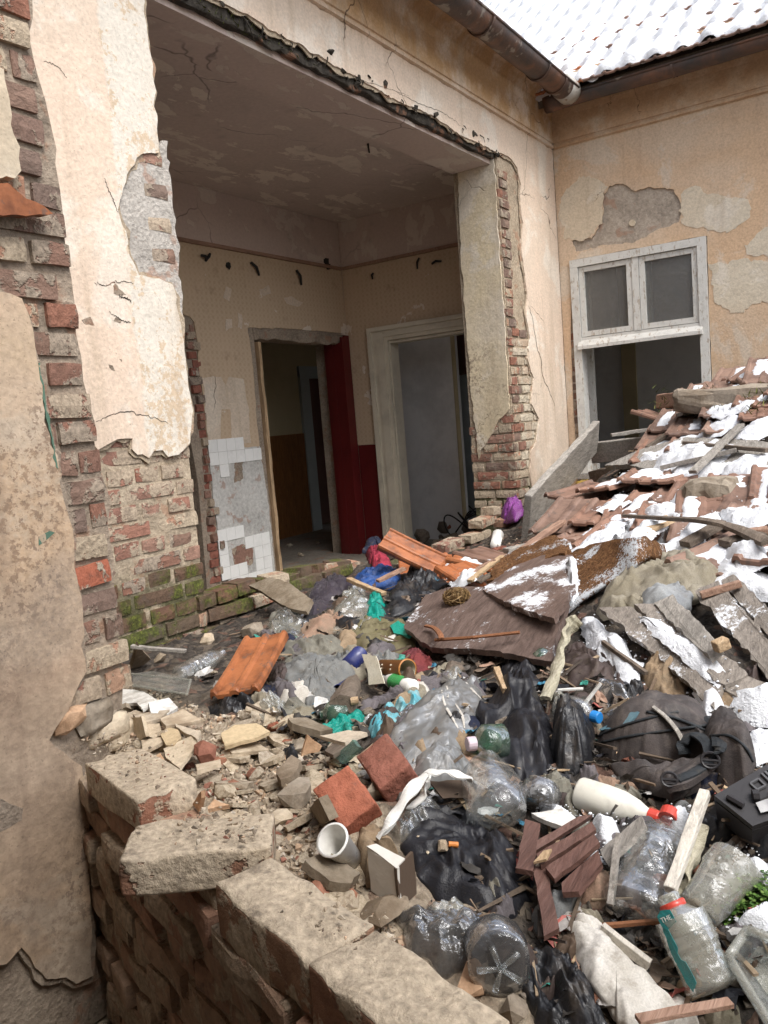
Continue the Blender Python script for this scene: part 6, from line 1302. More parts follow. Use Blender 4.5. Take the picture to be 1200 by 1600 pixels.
bottle('dirty milky bottle with a red neck ring and green lettered label, lower right', (1118, 1548), (1044, 1400), .045, .13, PET(.045, .019), 'milky', None, None, crush=.14, seed=5, ribs=.022, label_band=(.60, .78, .0465, 'milky'))
tb_ = [o for o in bpy.data.objects if o.get('label', '').startswith('dirty milky')][0]
a, b = G((1118, 1548), .045), G((1044, 1400), .13); ax = unit(b - a); L_ = np.linalg.norm(b - a)
obj('neck_ring', lathe([(0, .021), (.2, .023), (.8, .023), (1, .021)], b - ax * .022, b - ax * .010, 18, closed=(False, False)), MT['redcap'], tb_, True)
obj('neck_lip', lathe([(0, .019), (.5, .020), (1, .017)], b - ax * .004, b + ax * .004, 18, closed=(False, False)), MT['milky'], tb_, True)
sdv = unit(np.cross(ax, unit(EYE - (a + b) / 2))); nv = unit(np.cross(sdv, ax))
for (t_, s_, ln, w_) in ((.80, -.42, .030, .030), (.60, -.62, .05, .013), (.42, -.70, .06, .014), (.25, -.62, .05, .02)):
    c_ = a + ax * L_ * t_ + (sdv * s_ + nv * math.sqrt(1 - s_ * s_)) * .0475; n_ = sdv * s_ + nv * math.sqrt(1 - s_ * s_)
    tv = unit(np.cross(ax, n_)); obj('label_print', slab([c_ + ax * ln / 2 * p_ + tv * w_ / 2 * q_ for p_, q_ in ((-1, -.6), (-.4, -1), (.6, -.9), (1, -.2), (.7, .9), (-.6, 1))], .001, .008, .001, 3), MT['teallabel'], tb_)
def textmesh(body, size):
    cu = bpy.data.curves.new('t', 'FONT'); cu.body = body; cu.size = size; cu.align_x = 'CENTER'; cu.align_y = 'CENTER'; cu.extrude = .0003; cu.resolution_u = 3
    o = bpy.data.objects.new('t', cu); COL.objects.link(o); dg = bpy.context.evaluated_depsgraph_get(); me_ = bpy.data.meshes.new_from_object(o.evaluated_get(dg)); bpy.data.objects.remove(o); return me_
c_ = a + ax * L_ * .80 + (sdv * -.42 + nv * .907) * .0487; n_ = sdv * -.42 + nv * .907; tv = unit(np.cross(ax, n_))
tm = textmesh('THE', .011); tm.materials.append(MT['whiteplastic']); link('lettering', tm, tb_, frame(c_, -tv, ax, n_)) if (np.cross(-tv, ax) @ n_) > 0 else link('lettering', tm, tb_, frame(c_, tv, ax, n_))
bottle('clear bottle end with a bright blue cap behind the black bin bag', (872, 1104), (930, 1120), .04, .05, PET(.035, .012), 'clear', .015, 'bluecap', crush=.15, seed=6)
bottle('green bottle with a pale pink cap under the black cloth bag', (790, 1156), (738, 1162), .05, .06, PET(.042, .013), 'greenglass', .017, 'pinkcap', crush=.1, seed=7)
bottle('big clear crushed bottle standing out below the black cloth bag', (782, 1282), (757, 1182), .055, .07, [(0, .02), (.03, .045), (.1, .062), (.35, .064), (.6, .06), (.8, .05), (.95, .03), (1, .018)], 'clear', None, None, crush=.25, seed=8, flat=.8)
bottle('dark glass jar below the black cloth bag', (838, 1262), (850, 1225), .03, .04, [(0, .04), (.05, .045), (.8, .045), (.9, .036), (1, .036)], 'smoke', None, None, cat='jar', crush=.03, seed=9, name='jar')
bottle('frosted plastic pot tipped over by the clover', (1088, 1428), (1148, 1350), .045, .05, [(0, .032), (.04, .037), (.3, .040), (.35, .042), (.7, .044), (.75, .047), (1, .05)], 'milky', None, None, cat='pot', crush=.1, seed=10, name='pot')
bottle('crumpled bottle bottom with a moulded star, facing up by the parapet', (782, 1512), (770, 1460), .06, .02, PET(.055, .03), 'smoke', None, None, crush=.12, seed=11)
for k in range(5):
    c0 = G((782, 1512), .062); an = k * 2 * math.pi / 5; e = EYE - c0; n_ = unit(c0 - G((770, 1460), .02)); u_ = unit(np.cross(n_, UZ)); w_ = np.cross(n_, u_)
    obj('star_rib', tube([c0 + n_ * .004, c0 + n_ * .004 + (u_ * math.cos(an) + w_ * math.sin(an)) * .04], [.004, .006], 6), MT['clear'], [o for o in bpy.data.objects if o.get('label', '').startswith('crumpled bottle bottom')][0], True)
bottle('clear plastic bottle with white ribs beside the low mossy wall', (275, 1058), (350, 1020), .035, .045, PET(.036, .013), 'clear', None, None, crush=.14, seed=12, ribs=.06)
bottle('small bottle with a green label beside the brown paper cup', (648, 1075), (598, 1060), .035, .035, PET(.024, .011), 'whiteplastic', None, None, crush=.06, seed=13, label_band=(.25, .62, .0255, 'greenlabel'))
bottle('dark green glass bottle under the jeans', (545, 1112), (500, 1118), .02, .02, PET(.035, .013), 'greenglass', None, None, crush=.0, seed=14)
bottle('brown glassy bottle bottom by the twisted pale strip', (850, 1040), (846, 1015), .03, .06, [(0, .02), (.1, .03), (.7, .03), (1, .012)], 'greenglass', None, None, crush=.05, seed=15)
def cup(name, label, p0, p1, l0, l1, r0, r1, mat, inner, cat='cup', rim=.0035):
    a, b = G(p0, l0), G(p1, l1); t = thing(name, np.minimum(a, b), label, cat)
    obj('wall', lathe([(0, r0), (.97, r1), (.98, r1 + rim), (1, r1 + rim), (1.005, r1 - .001)], a, b, 28, .03, 3, 1., (True, False)), MT[mat], t, True)
    obj('lining', lathe([(.03, r0 * .95), (1., r1 * .965)], a, b, 28, .03, 3, 1., (True, False)), MT[inner], t, True); return t
cpz = cup('paper_cup', 'brown paper cup with small pale motifs lying on its side', (597, 1042), (637, 1046), .05, .05, .024, .031, 'papercup', 'cream')
a, b = G((597, 1042), .05), G((637, 1046), .05); ax = unit(b - a)
for t_, s_ in ((.25, -.25), (.25, .2), (.62, -.3), (.62, .18)):
    vv = unit(EYE - (a + b) / 2); vv = unit(vv - ax * (vv @ ax)); uu = np.cross(ax, vv); n_ = unit(vv * math.sqrt(1 - s_ * s_) + uu * s_); c_ = a + (b - a) * t_ + n_ * (.0246 + .007 * t_)
    obj('motif', lathe([(0, .0035), (1, .003)], c_ - n_ * .001, c_ + n_ * .0012, 8, closed=(True, True)), MT['cream'], cpz)
cup('plastic_cup', 'white disposable plastic cup lying open on the rubble, its side torn', (550, 1342), (519, 1312), .02, .095, .021, .031, 'whiteplastic', 'whiteplastic')
cup('plastic_cup', 'white plastic cup upside down beside the stepped bricks', (774, 852), (778, 836), .035, .04, .030, .040, 'whiteplastic', 'whiteplastic')
cup('drinks_can', 'dark blue drinks can half under the pale paper', (545, 1040), (562, 1022), .03, .05, .03, .03, 'canb', 'steel', 'can', .001)
cup('drinks_can', 'navy blue can end showing at the jeans leg', (545, 1070), (530, 1080), .025, .03, .022, .022, 'canb', 'canb', 'can', .001)
# stiff scraps
board('paper', [(563, 1020), (590, 1026), (598, 1066), (580, 1072), (572, 1050)], [.07, .09, .05, .03, .05], .003, 'paperw', 'pale printed paper standing against the brown cup', 'paper', 81, .003)
board('pack', [(610, 978), (622, 970), (642, 982), (636, 994), (614, 988)], [.05, .07, .07, .05, .05], .02, 'teal', 'green and white carton by the corner of the brown panel', 'carton', 82, .001)
board('ceramic_shard', [(231, 1099), (264, 1089), (278, 1106), (262, 1116), (236, 1112)], .045, .012, 'shard_w', 'white glazed shard, brightest piece by the torn pier', 'shard', 83, .001)
pt = thing('clear_tray', G((1190, 1530), .03), 'clear plastic food tray at the right bottom corner', 'tray')
for k, (pa, pb) in enumerate((((1138, 1495), (1168, 1452)), ((1168, 1452), (1290, 1500)), ((1138, 1495), (1215, 1620)))):
    obj('rim', tube(bez([G(pa, .10), G(pb, .08)], 6), .008, 8), MT['milky'], pt, True)
q_ = [G((1145, 1500), .095), G((1172, 1460), .09), G((1290, 1506), .08), G((1222, 1625), .075)]; q2 = [G((1165, 1505), .03), G((1185, 1475), .03), G((1280, 1515), .03), G((1230, 1600), .03)]
obj('base', slab(q2, .003, .03, .001, 3), MT['milky'], pt)
VV = np.array(q_ + q2 + [p - UZ * .002 for p in q_] + [p - UZ * .002 for p in q2]); obj('side', (VV, [[k, (k + 1) % 4, 4 + (k + 1) % 4, 4 + k] for k in range(4)] + [[8 + k, 12 + k, 12 + (k + 1) % 4, 8 + (k + 1) % 4] for k in range(4)]), MT['clear'], pt)
pt = thing('clear_tray', G((250, 1065), .03), 'flat clear plastic lid with ribs beside the torn pier', 'lid')
obj('sheet', slab(gpoly([(206, 1052), (240, 1048), (298, 1062), (292, 1084), (250, 1078), (208, 1070)], .05), .003, .03, .001, 4), MT['clear'], pt)
for pa, pb in (((208, 1071), (292, 1085)), ((206, 1053), (298, 1063)), ((292, 1085), (298, 1062)), ((210, 1060), (290, 1074))): obj('rim', tube([G(pa, .052), G(pb, .052)], .004, 6), MT['milky'], pt)
# white card box and torn white plastic
bx_ = thing('card_box', G((600, 1350), 0), 'white card box torn open, dark inside, beside the plastic cup', 'box')
p_ = [G((574, 1326), .09), G((620, 1357), .09), G((632, 1345), .09), G((588, 1318), .09)]; d_ = UZ * .085
obj('front', slab([p_[0], p_[1], p_[1] - d_, p_[0] - d_], .006, .02, .002, 5), MT['board'], bx_); obj('flap', slab([p_[0] + UZ * .003, p_[1] + UZ * .003, p_[2] + UZ * .003, p_[3] + UZ * .003], .004, .02, .002, 6), MT['board'], bx_)
obj('side', slab([p_[1], p_[2] + (p_[2] - p_[1]) * 1.2, p_[2] + (p_[2] - p_[1]) * 1.2 - d_, p_[1] - d_], .006, .02, .002, 7), MT['brownboard'], bx_)
tw = thing('torn_plastic', G((660, 1250), 0), 'torn white plastic casing with jagged edges and brown wet inside', 'plastic casing')
obj('rim', ribbon([G((590, 1310), .06), G((612, 1280), .08), G((640, 1238), .11), G((664, 1212), .13), G((668, 1222), .12)], [.012, .022, .03, .026, .01], .004, n=30, wave=.4), MT['whiteplastic'], tw)
obj('rim', ribbon([G((664, 1210), .13), G((690, 1206), .12), G((728, 1214), .10), G((735, 1222), .08)], [.02, .026, .022, .012], .004, n=24, wave=.4, seed=2), MT['whiteplastic'], tw)
obj('rim', ribbon([G((668, 1218), .12), G((664, 1240), .08), G((645, 1258), .06), G((632, 1262), .05)], [.012, .02, .018, .008], .004, n=20, seed=3), MT['whiteplastic'], tw)
obj('rim', ribbon([G((582, 1308), .05), G((600, 1300), .06), G((616, 1285), .06)], [.012, .016, .01], .004, n=16, seed=4), MT['whiteplastic'], tw)
obj('inside', slab([G((598, 1300), .04), G((640, 1248), .07), G((662, 1224), .08), G((655, 1245), .05), G((622, 1280), .04)], .006, .02, .004, 9), MT['brownboard'], tw)
obj('inside', slab([G((670, 1218), .07), G((728, 1222), .06), G((735, 1245), .04), G((690, 1248), .05)], .006, .02, .004, 10), MT['brownboard'], tw)
# rust brown laths
for k, (px, lab, lf_) in enumerate((([(820, 1283), (844, 1283), (833, 1364), (807, 1353)], 'upright rust brown lath at the left of the lath pile', .07), ([(831, 1356), (852, 1351), (873, 1449), (850, 1460)], 'single rust brown lath pointing down out of the pile', .06),
      ([(836, 1330), (832, 1318), (905, 1272), (925, 1274)], 'topmost slanting rust brown lath of the pile', .06), ([(845, 1352), (838, 1336), (925, 1282), (932, 1296)], 'second slanting rust brown lath of the pile', .065),
      ([(866, 1372), (852, 1356), (928, 1302), (937, 1318)], 'third slanting rust brown lath of the pile', .06), ([(880, 1392), (878, 1378), (936, 1330), (942, 1344), (905, 1395)], 'lowest short rust brown lath of the pile', .045))):
    board('lath', px, lf_ + .004 * k, .012, 'wood_lath', lab, 'lath', 90 + k, .002)
board('wood_sliver', [(833, 1347), (850, 1328), (862, 1326), (852, 1342)], .09, .006, 'wood_pale', 'pale splinter lying on the rust brown laths', 'splinter', 99, .002)
stick('stick', (1102, 1238), (1046, 1392), .10, .09, .021, .018, 'white_stick', 'white painted square stick beside the clear bottle', seed=31)
stick('stick', (998, 1594), (1142, 1566), .07, .09, .018, .008, 'wood_pink', 'reddish flat stick across the bottom edge', seed=32)
stick('stick', (970, 1300), (952, 1415), .10, .05, .012, .012, 'wood_grey', 'thin grey twig leaning on the clear bottle', seed=33, amp=.004)
board('wood_piece', [(938, 1328), (945, 1345), (1010, 1290), (1002, 1272)], [.06, .06, .09, .09], .012, 'wood_grey', 'grey wood strip right of the rust brown laths', 'wood piece', 101, .003)
stick('stick', (775, 1045), (789, 1080), .12, .08, .018, .018, 'wood_pale', 'short pale stick standing over the black cloth bag', seed=34, taper=.7)
stick('stick', (940, 1445), (1030, 1440), .04, .04, .008, .008, 'rust', 'thin brown stick lying by the milky bottle', seed=35)
stick('stick', (940, 1450), (1015, 1510), .05, .05, .012, .02, 'white_stick', 'narrow white wooden strip on the pale crumpled sheet', seed=36)
stick('stick', (205, 1010), (290, 1018), .12, .07, .022, .012, 'wood_grey', 'flat grey stick leaning on the mossy bricks', seed=37)
stick('stick', (430, 1440), (530, 1418), .10, .09, .008, .008, 'wood_dark', 'thin twig crossing the parapet edge', seed=38, bend=.02) if False else None
stick('stick', (910, 1105), (938, 1068), .05, .10, .012, .006, 'whiteplastic', 'pale plastic strip standing by the blue cap', 'strip', seed=39)
stick('stick', (872, 1078), (912, 1076), .07, .07, .010, .005, 'whiteplastic', 'short white plastic strip behind the bin bag', 'strip', seed=40)
stick('stick', (545, 905), (600, 928), .08, .04, .03, .02, 'wood_pale', 'split pale wood below the blue bag', seed=41, amp=.005)
stick('stick', (590, 908), (632, 888), .06, .10, .035, .015, 'wood_pink', 'reddish batten between the blue bag and the black bin bag', seed=42)
for k in range(9):
    pa = (720 + 13 * k, 905 - 5 * k + (k % 3) * 8); pb = (pa[0] + 52, pa[1] - 30 - (k % 2) * 8); stick('splintered_batten', pa, pb, .08, .10, .03, .012, ('wood_pink', 'wood_pale', 'wood_dark')[k % 3], 'splintered batten in the heap behind the brown panel', 'batten', seed=50 + k, amp=.005, group='splintered battens behind the panel')
a_, b_ = G((536, 1104), .05), G((556, 1058), .06); top('wood_stump', lathe([(0, .036), (.1, .04), (.5, .034), (.8, .022), (1, .008)], a_, b_, 14, .2, 5, closed=(True, True)), MT['wood_dark'], 'dark split stump with a pale cut branch, beside the teal bag', 'stump')
top('cut_branch', lathe([(0, .012), (1, .011)], G((548, 1096), .07), G((560, 1094), .075), 12, .08, 2, closed=(True, True)), MT['wood_pale'], 'pale round cut branch end on the stump', 'branch')
rb = [G((852, 1092), .03), G((868, 1052), .06), G((878, 1010), .09), (G((892, 978), .12)), G((905, 968), .12)]
top('twisted_rag', ribbon(rb, [.03, .035, .045, .05, .035], .012, n=50, twist=2.2, wave=.25), MT['ragpale'], 'pale twisted rag strip hanging from the brown panel corner', 'rag')
top('twisted_rag', ribbon([G((1100, 1290), .05), G((1085, 1330), .05), G((1072, 1370), .04), G((1068, 1400), .03)], [.02, .03, .03, .02], .008, n=40, twist=3., wave=.3), MT['ragpale'], 'fibrous rope-like rag right of the white stick', 'rag')
# backpack
bp = thing('backpack', G((1060, 1170), 0), 'grey black backpack lying on its side with straps and a buckle', 'backpack')
bb = obj('body', sheet([(928, 1150), (944, 1128), (985, 1106), (1045, 1097), (1088, 1104), (1114, 1122), (1126, 1150), (1120, 1172), (1085, 1180), (1040, 1180), (990, 1180), (945, 1170)], .11, .014, 51, 3., .03, p=3.2, nb=120, tuck=.05, aniso=5., an=1.2), MT['pack'], bp, True)
bk = obj('pocket', sheet([(1098, 1150), (1118, 1132), (1150, 1138), (1178, 1160), (1186, 1190), (1168, 1212), (1130, 1222), (1102, 1205), (1092, 1180)], .14, .010, 52, 3., .03, p=3., tuck=.05), MT['pack'], bp, True)
bl = obj('lower_panel', sheet([(955, 1192), (1000, 1202), (1050, 1200), (1095, 1190), (1112, 1205), (1085, 1234), (1052, 1243), (1010, 1226), (968, 1210)], .055, .010, 53, 4., .03), MT['pack'], bp, True)
obj('mesh_corner', (lambda vf: (vf[0], vf[1]))(slab([on(bb, p, .004) for p in ((938, 1142), (955, 1126), (985, 1112), (1000, 1113), (985, 1126), (960, 1138))], .006, .01, .002, 4)), MT['mesh_blue'], bp)
def along(o, pts, lift): return [on(o, p, lift) for p in pts]
for pts in ([(940, 1160), (985, 1150), (1040, 1142), (1090, 1135), (1118, 1132)], [(1010, 1112), (1055, 1122), (1095, 1138), (1116, 1150)], [(935, 1150), (960, 1138), (1005, 1124), (1060, 1112)]): obj('seam', tube(bez(along(bb, pts, .002), 20), .0035, 6), MT['strap'], bp, True)
obj('seam', tube(bez(along(bk, [(1110, 1150), (1140, 1150), (1165, 1168), (1176, 1190)], .002), 16), .0035, 6), MT['strap'], bp, True)
obj('strap', ribbon(along(bb, [(1070, 1178), (1068, 1160), (1085, 1148)], .012) + [on(bk, (1105, 1160), .02), on(bk, (1112, 1180), .02)], .03, .004, n=30), MT['strap'], bp)
obj('strap', ribbon([on(bb, (1108, 1122), .006), on(bb, (1118, 1140), .012), on(bk, (1124, 1165), .016), on(bk, (1114, 1188), .016)], .03, .004, n=24), MT['strap'], bp)
obj('shoulder_strap', ribbon([on(bk, (1108, 1188), .01), on(bl, (1085, 1206), .02), on(bl, (1062, 1220), .02), on(bl, (1044, 1228), .012)], [.045, .05, .055, .05], .014, n=24), MT['pack'], bp)
obj('webbing', ribbon([on(bk, (1108, 1190), .025), on(bl, (1085, 1206), .038), on(bl, (1058, 1218), .035)], .026, .004, n=20), MT['strap'], bp)
obj('webbing', ribbon(along(bb, [(1020, 1104), (1040, 1120), (1058, 1142), (1070, 1165)], .008), .012, .003, n=24), MT['wood_grey'], bp)
def ring(c, u_, w_, a_, b_, rad, n=18): return tube([c + u_ * a_ * math.cos(t) + w_ * b_ * math.sin(t) for t in np.linspace(0, 2 * math.pi, n)], rad, 6, False)
for c_, s_ in ((on(bk, (1110, 1188), .035), .018), (on(bl, (1046, 1218), .03), .016)):
    vv = unit(EYE - c_); u_ = unit(np.cross(vv, UZ)); w_ = np.cross(vv, u_); obj('buckle', join([ring(c_ + vv * .01, u_, w_, s_, s_ * .9, .003), tube([c_ + vv * .01 - u_ * s_, c_ + vv * .01 + u_ * s_], .003, 6), tube([c_ + vv * .01 - u_ * s_ * .8 + w_ * s_ * .5, c_ + vv * .01 + u_ * s_ * .8 + w_ * s_ * .5], .0025, 6)]), MT['blackpl'], bp)
# gutted radio
rd = thing('radio_chassis', G((1170, 1260), 0), 'gutted black radio casing with loose copper wires at the right edge', 'radio')
t4 = [G((1116, 1243), .115), G((1176, 1290), .10), G((1290, 1250), .10), G((1222, 1180), .125)]
obj('top_plate', slab(t4, .012, .04, .0005, 3), MT['blackpl'], rd); cc, xx, yy, zz, sx, sy = quadframe(t4, (1, 1))
wv = [p - zz * .016 for p in t4]; w2 = [p - zz * .075 - (p - cc) * .06 for p in t4]; obj('case', (np.array(wv + w2), [[0, 1, 5, 4], [1, 2, 6, 5], [2, 3, 7, 6], [3, 0, 4, 7], [4, 5, 6, 7], [3, 2, 1, 0]]), MT['blackpl'], rd)
def rp(u, v, h=0.): return t4[0] * (1 - u) * (1 - v) + t4[1] * u * (1 - v) + t4[2] * u * v + t4[3] * (1 - u) * v + zz * h
for k in range(7): obj('grille_slat', tube([rp(.12 + .0 * k, .62 + .05 * k, .003), rp(.42, .62 + .05 * k, .003)], .0035, 5), MT['grilleg'], rd)
obj('window_frame', join([tube([rp(.18, .42, .003), rp(.18, .54, .003)], .003, 5), tube([rp(.36, .42, .003), rp(.36, .54, .003)], .003, 5), tube([rp(.18, .42, .003), rp(.36, .42, .003)], .003, 5), tube([rp(.18, .54, .003), rp(.36, .54, .003)], .003, 5)]), MT['grilleg'], rd)
obj('latch', join([tube([rp(.2, .08, .006), rp(.55, .12, .006)], .006, 6), tube([rp(.45, .3, .008), rp(.5, .36, .008)], .012, 8)]), MT['blackpl'], rd)
obj('well', slab([rp(.55, .35, .002), rp(.9, .3, .002), rp(.9, .8, .002), rp(.55, .85, .002)], .001, .03, .001, 5), MT['dark'], rd)
obj('circuit_board', slab([rp(.62, .25, .008), rp(.85, .2, .008), rp(.9, .42, .01), rp(.65, .45, .01)], .002, .01, .001, 6), MT['steel'], rd)
for k in range(4): obj('wire', tube(bez([rp(.5, .5 + .08 * k, .005), rp(.6, .55 + .1 * k, .03), rp(.75, .4 + .1 * k, .025), rp(.9, .5 + .1 * k, .004)], 16), .0016, 5), MT['copper'], rd)
# bricks and stones lying loose in the rubbish
def lbrick(px, lifts, mat, label, k): 
    pts = [G(p, l) for p, l in zip(px, lifts)]; c, x, y, z, sx, sy = quadframe(pts, (.29, .14)); o = link('brick', mesh('brick', BIG[k][0] * np.array([sx, sy, 1.]), BIG[k][1], MT[mat], True), None, frame(c - z * .034, x, y, z)); tag(o, label, 'brick')
lbrick([(486, 1227), (535, 1293), (588, 1258), (548, 1200)], (.10, .07, .08, .12), 'br_orange', 'broken bright red brick with mortar smears, flat face up in the rubble', 0)
lbrick([(552, 1172), (600, 1222), (630, 1205), (612, 1156)], (.08, .06, .07, .11), 'br_dusk', 'dusky red brick leaning behind the bright red one', 1)
def shard_px(px, lift, th, mat, label, cat='plaster shard', seed=0, group=None): 
    return board('plaster_shard', px, lift, th, mat, label, cat, seed, .003, 0., group)
S = [([(189, 1077), (225, 1077), (245, 1095), (222, 1110), (215, 1098), (190, 1098)], 'shard_w', 'large pale shard right against the torn pier'), ([(207, 1116), (250, 1107), (262, 1111), (250, 1122), (222, 1130)], 'shard', 'beige shard just below the white glazed one'),
     ([(249, 1122), (285, 1108), (315, 1122), (300, 1132), (260, 1134)], 'shard', 'flat beige shard right of the white glazed one'), ([(196, 1125), (220, 1120), (228, 1150), (220, 1158), (198, 1142)], 'shard', 'grey beige shard standing on edge at the pier foot'),
     ([(226, 1128), (250, 1132), (252, 1145), (240, 1155), (230, 1152)], 'shard', 'small beige shard beside the yellow one'), ([(251, 1149), (260, 1135), (279, 1141), (282, 1152), (272, 1163), (260, 1165)], 'shard_y', 'yellow plaster shard among the beige ones by the torn pier'),
     ([(272, 1130), (312, 1142), (308, 1155), (298, 1150), (275, 1135)], 'shard', 'thin beige shard behind the dark brick piece'), ([(345, 1145), (365, 1135), (400, 1127), (422, 1140), (402, 1157), (352, 1163)], 'shard_y', 'big ochre plaster slab at the edge of the rubbish'),
     ([(219, 1157), (250, 1152), (255, 1160), (225, 1175)], 'shard', 'narrow grey shard on the mortar crumbs'), ([(255, 1170), (298, 1150), (308, 1162), (280, 1200), (260, 1185)], 'shard', 'wide grey beige shard under the ochre sliver'),
     ([(308, 1195), (342, 1186), (345, 1194), (310, 1203)], 'shard', 'grey flat sliver in front of the dark brick piece'), ([(237, 1186), (250, 1175), (258, 1190), (250, 1193)], 'shard_p', 'tiny peach shard below the narrow grey one'),
     ([(326, 1260), (335, 1247), (358, 1257), (325, 1263)], 'shard_p', 'peach shard behind the loose brick on the parapet'), ([(302, 1255), (312, 1235), (318, 1245), (308, 1268)], 'shard_p', 'upright peach shard at the end of the pinkish brick'),
     ([(470, 1180), (482, 1150), (506, 1165), (500, 1176), (476, 1182)], 'shard_p', 'peach triangular shard near the teal bag'), ([(450, 1122), (480, 1122), (520, 1138), (500, 1143), (455, 1130)], 'slab_g', 'flat grey stone bridging the rags by the teal bag'),
     ([(483, 1262), (497, 1246), (515, 1283), (500, 1288)], 'slab_g', 'grey shard standing on edge left of the bright red brick'), ([(478, 1345), (512, 1330), (562, 1362), (550, 1382), (515, 1375)], 'slab_g', 'thick grey plaster slab in front of the white cup'),
     ([(432, 1205), (455, 1178), (470, 1190), (458, 1212), (440, 1218)], 'slab_g', 'grey angular shard left of the peach triangle'), ([(205, 1045), (217, 1008), (236, 1030), (225, 1040)], 'slab_g', 'pointed grey shard upright against the brick pier'),
     ([(388, 915), (418, 898), (450, 910), (488, 940), (478, 955), (445, 945), (405, 925)], 'slab_g', 'wide grey stone slab leaning on the mossy footing'), ([(520, 1182), (552, 1156), (562, 1168), (535, 1192)], 'tealglass', 'pale teal glass shard beside the dusky red brick'),
     ([(507, 1170), (532, 1150), (545, 1160), (520, 1182)], 'wood_dark', 'brown wood chunk behind the pale teal glass'), ([(500, 1150), (545, 1140), (572, 1145), (540, 1160)], 'shard', 'beige slab tilted over the wood chunk'),
     ([(350, 1165), (400, 1158), (420, 1170), (360, 1178)], 'shard', 'thin beige sheet under the ochre slab'), ([(880, 1292), (900, 1280), (878, 1262), (842, 1268), (828, 1272)], 'shard_w', 'white plastic scrap with a yellow stain above the laths'),
     ([(340, 1280), (370, 1262), (395, 1272), (380, 1290)], 'shard', 'beige shard just behind the loose parapet brick')]
LF = {3: [.02, .10, .06, .01], 12: .06, 16: [.02, .12, .10, .02], 19: [.01, .12, .03, .01], 20: [.14, .18, .16, .10, .08, .08, .12], 13: [.02, .08, .06, .02], 14: [.05, .10, .06, .05], 21: [.02, .09, .09, .03], 24: .03}
for k, (px, m_, lab) in enumerate(S):
    l = LF.get(k, .04 + .006 * (k % 4)); l = (list(l) + [l[-1]] * len(px))[:len(px)] if np.ndim(l) else l
    shard_px(px, l, .010 if m_ not in ('slab_g',) else .020, m_, lab, 'shard', 120 + k)
def lump(p, size, mat, label, cat='stone', seed=0, flat=.7, lift=.3, n=22, group=None):
    V_, F_ = chunk(seed, flat, n, .18); return top('rubble_lump' if cat != 'brick piece' else 'brick_piece', (V_ * size + G(p, size * flat * lift), F_), MT[mat], label, cat, group)
lump((321, 1178), .075, 'brfrag', 'dark red broken brick piece among the pale shards', 'brick piece', 601, .9, .5)
lump((345, 1190), .05, 'brfrag', 'small brick chip right of the dark red piece', 'brick piece', 602)
lump((440, 1278), .065, 'shard', 'rounded beige mortar lump by the end of the parapet bricks', 'lump', 603)
lump((585, 1235), .08, 'conc', 'grey mortar lump between the two broken red bricks', 'lump', 604)
lump((610, 1232), .07, 'shard', 'beige stone right of the bright red brick', 'lump', 605)
lump((465, 1240), .11, 'conc', 'brick-stained mortar lump left of the bright red brick', 'lump', 606, .6)
lump((470, 1165), .06, 'conc', 'grey crumbly lump left of the teal bag', 'lump', 607)
lump((505, 1388), .06, 'brfrag', 'red brick stub under the thick grey slab', 'brick piece', 608)
lump((545, 1405), .05, 'brfrag', 'small red brick chip along the parapet', 'brick piece', 609)
lump((800, 1580), .06, 'conc', 'broken brick edge at the bottom beside the parapet', 'brick piece', 612)
lump((735, 1530), .07, 'shard_p', 'peach stone pressed against the parapet', 'stone', 613)
lump((600, 1420), .10, 'slab_g', 'flat brown stone below the card box', 'stone', 614, .4)
lump((655, 1062), .07, 'brownrag', 'dry leaf clump under the panel edge', 'leaves', 615)
lump((710, 1048), .10, 'wood_dark', 'brown wood block under the panel edge', 'wood block', 616, .6)
lump((345, 948), .10, 'shard', 'crumbling mortar block at the foot of the tiles', 'lump', 617, .6)
lump((395, 985), .12, 'conc', 'mossy rubble lump above the orange tile', 'lump', 618, .6)
lump((325, 1000), .08, 'shard', 'beige lump on the mossy footing', 'lump', 619)
lump((250, 1030), .07, 'slab_g', 'grey lump beside the clear bottle', 'lump', 620)
# ---- small rags and scraps filling the rubbish
r_ = random.Random(303)
FILL = [('greygreen', 'grey green'), ('mauve', 'grey mauve'), ('brownrag', 'dry brown'), ('dkleather', 'dark brown'), ('blackbag', 'black plastic'), ('olive', 'olive'), ('milky', 'cloudy plastic'), ('jeans', 'dark grey'), ('paper', 'pale paper'), ('peach', 'peach brown'), ('smoke', 'smoky plastic'), ('navy', 'navy'), ('dkleather', 'dark brown'), ('mauve', 'grey mauve'), ('brownboard', 'wet brown card')]
def rand_soft(n, zone, where, rmin, rmax):
    lo, hi = zone.min(0), zone.max(0)
    for k in range(n):
        while True:
            p = (r_.uniform(lo[0], hi[0]), r_.uniform(lo[1], hi[1]))
            if inpoly(p, zone): break
        m_, w_ = FILL[r_.randrange(len(FILL))]; rx = r_.uniform(rmin, rmax); ry = rx * r_.uniform(.35, .7); a0 = r_.uniform(-.6, .6); q = []
        for j in range(7):
            an = j * 2 * math.pi / 7 + r_.uniform(-.25, .25); R_ = r_.uniform(.7, 1.15); x, y = rx * R_ * math.cos(an), ry * R_ * math.sin(an); q.append((p[0] + x * math.cos(a0) - y * math.sin(a0), p[1] + x * math.sin(a0) + y * math.cos(a0)))
        V, Fc = sheet(q, r_.uniform(.02, .06), r_.uniform(.012, .022), 1000 + k + int(p[0]), r_.uniform(11, 18), r_.uniform(-.004, .01), nb=56, nr=14)
        top('rag' if m_ not in ('paper', 'milky', 'smoke', 'blackbag') else 'scrap', (V, Fc), MT[m_], 'small %s scrap crumpled %s' % (w_, where), 'scrap', '%s scraps %s' % (w_, where), True)
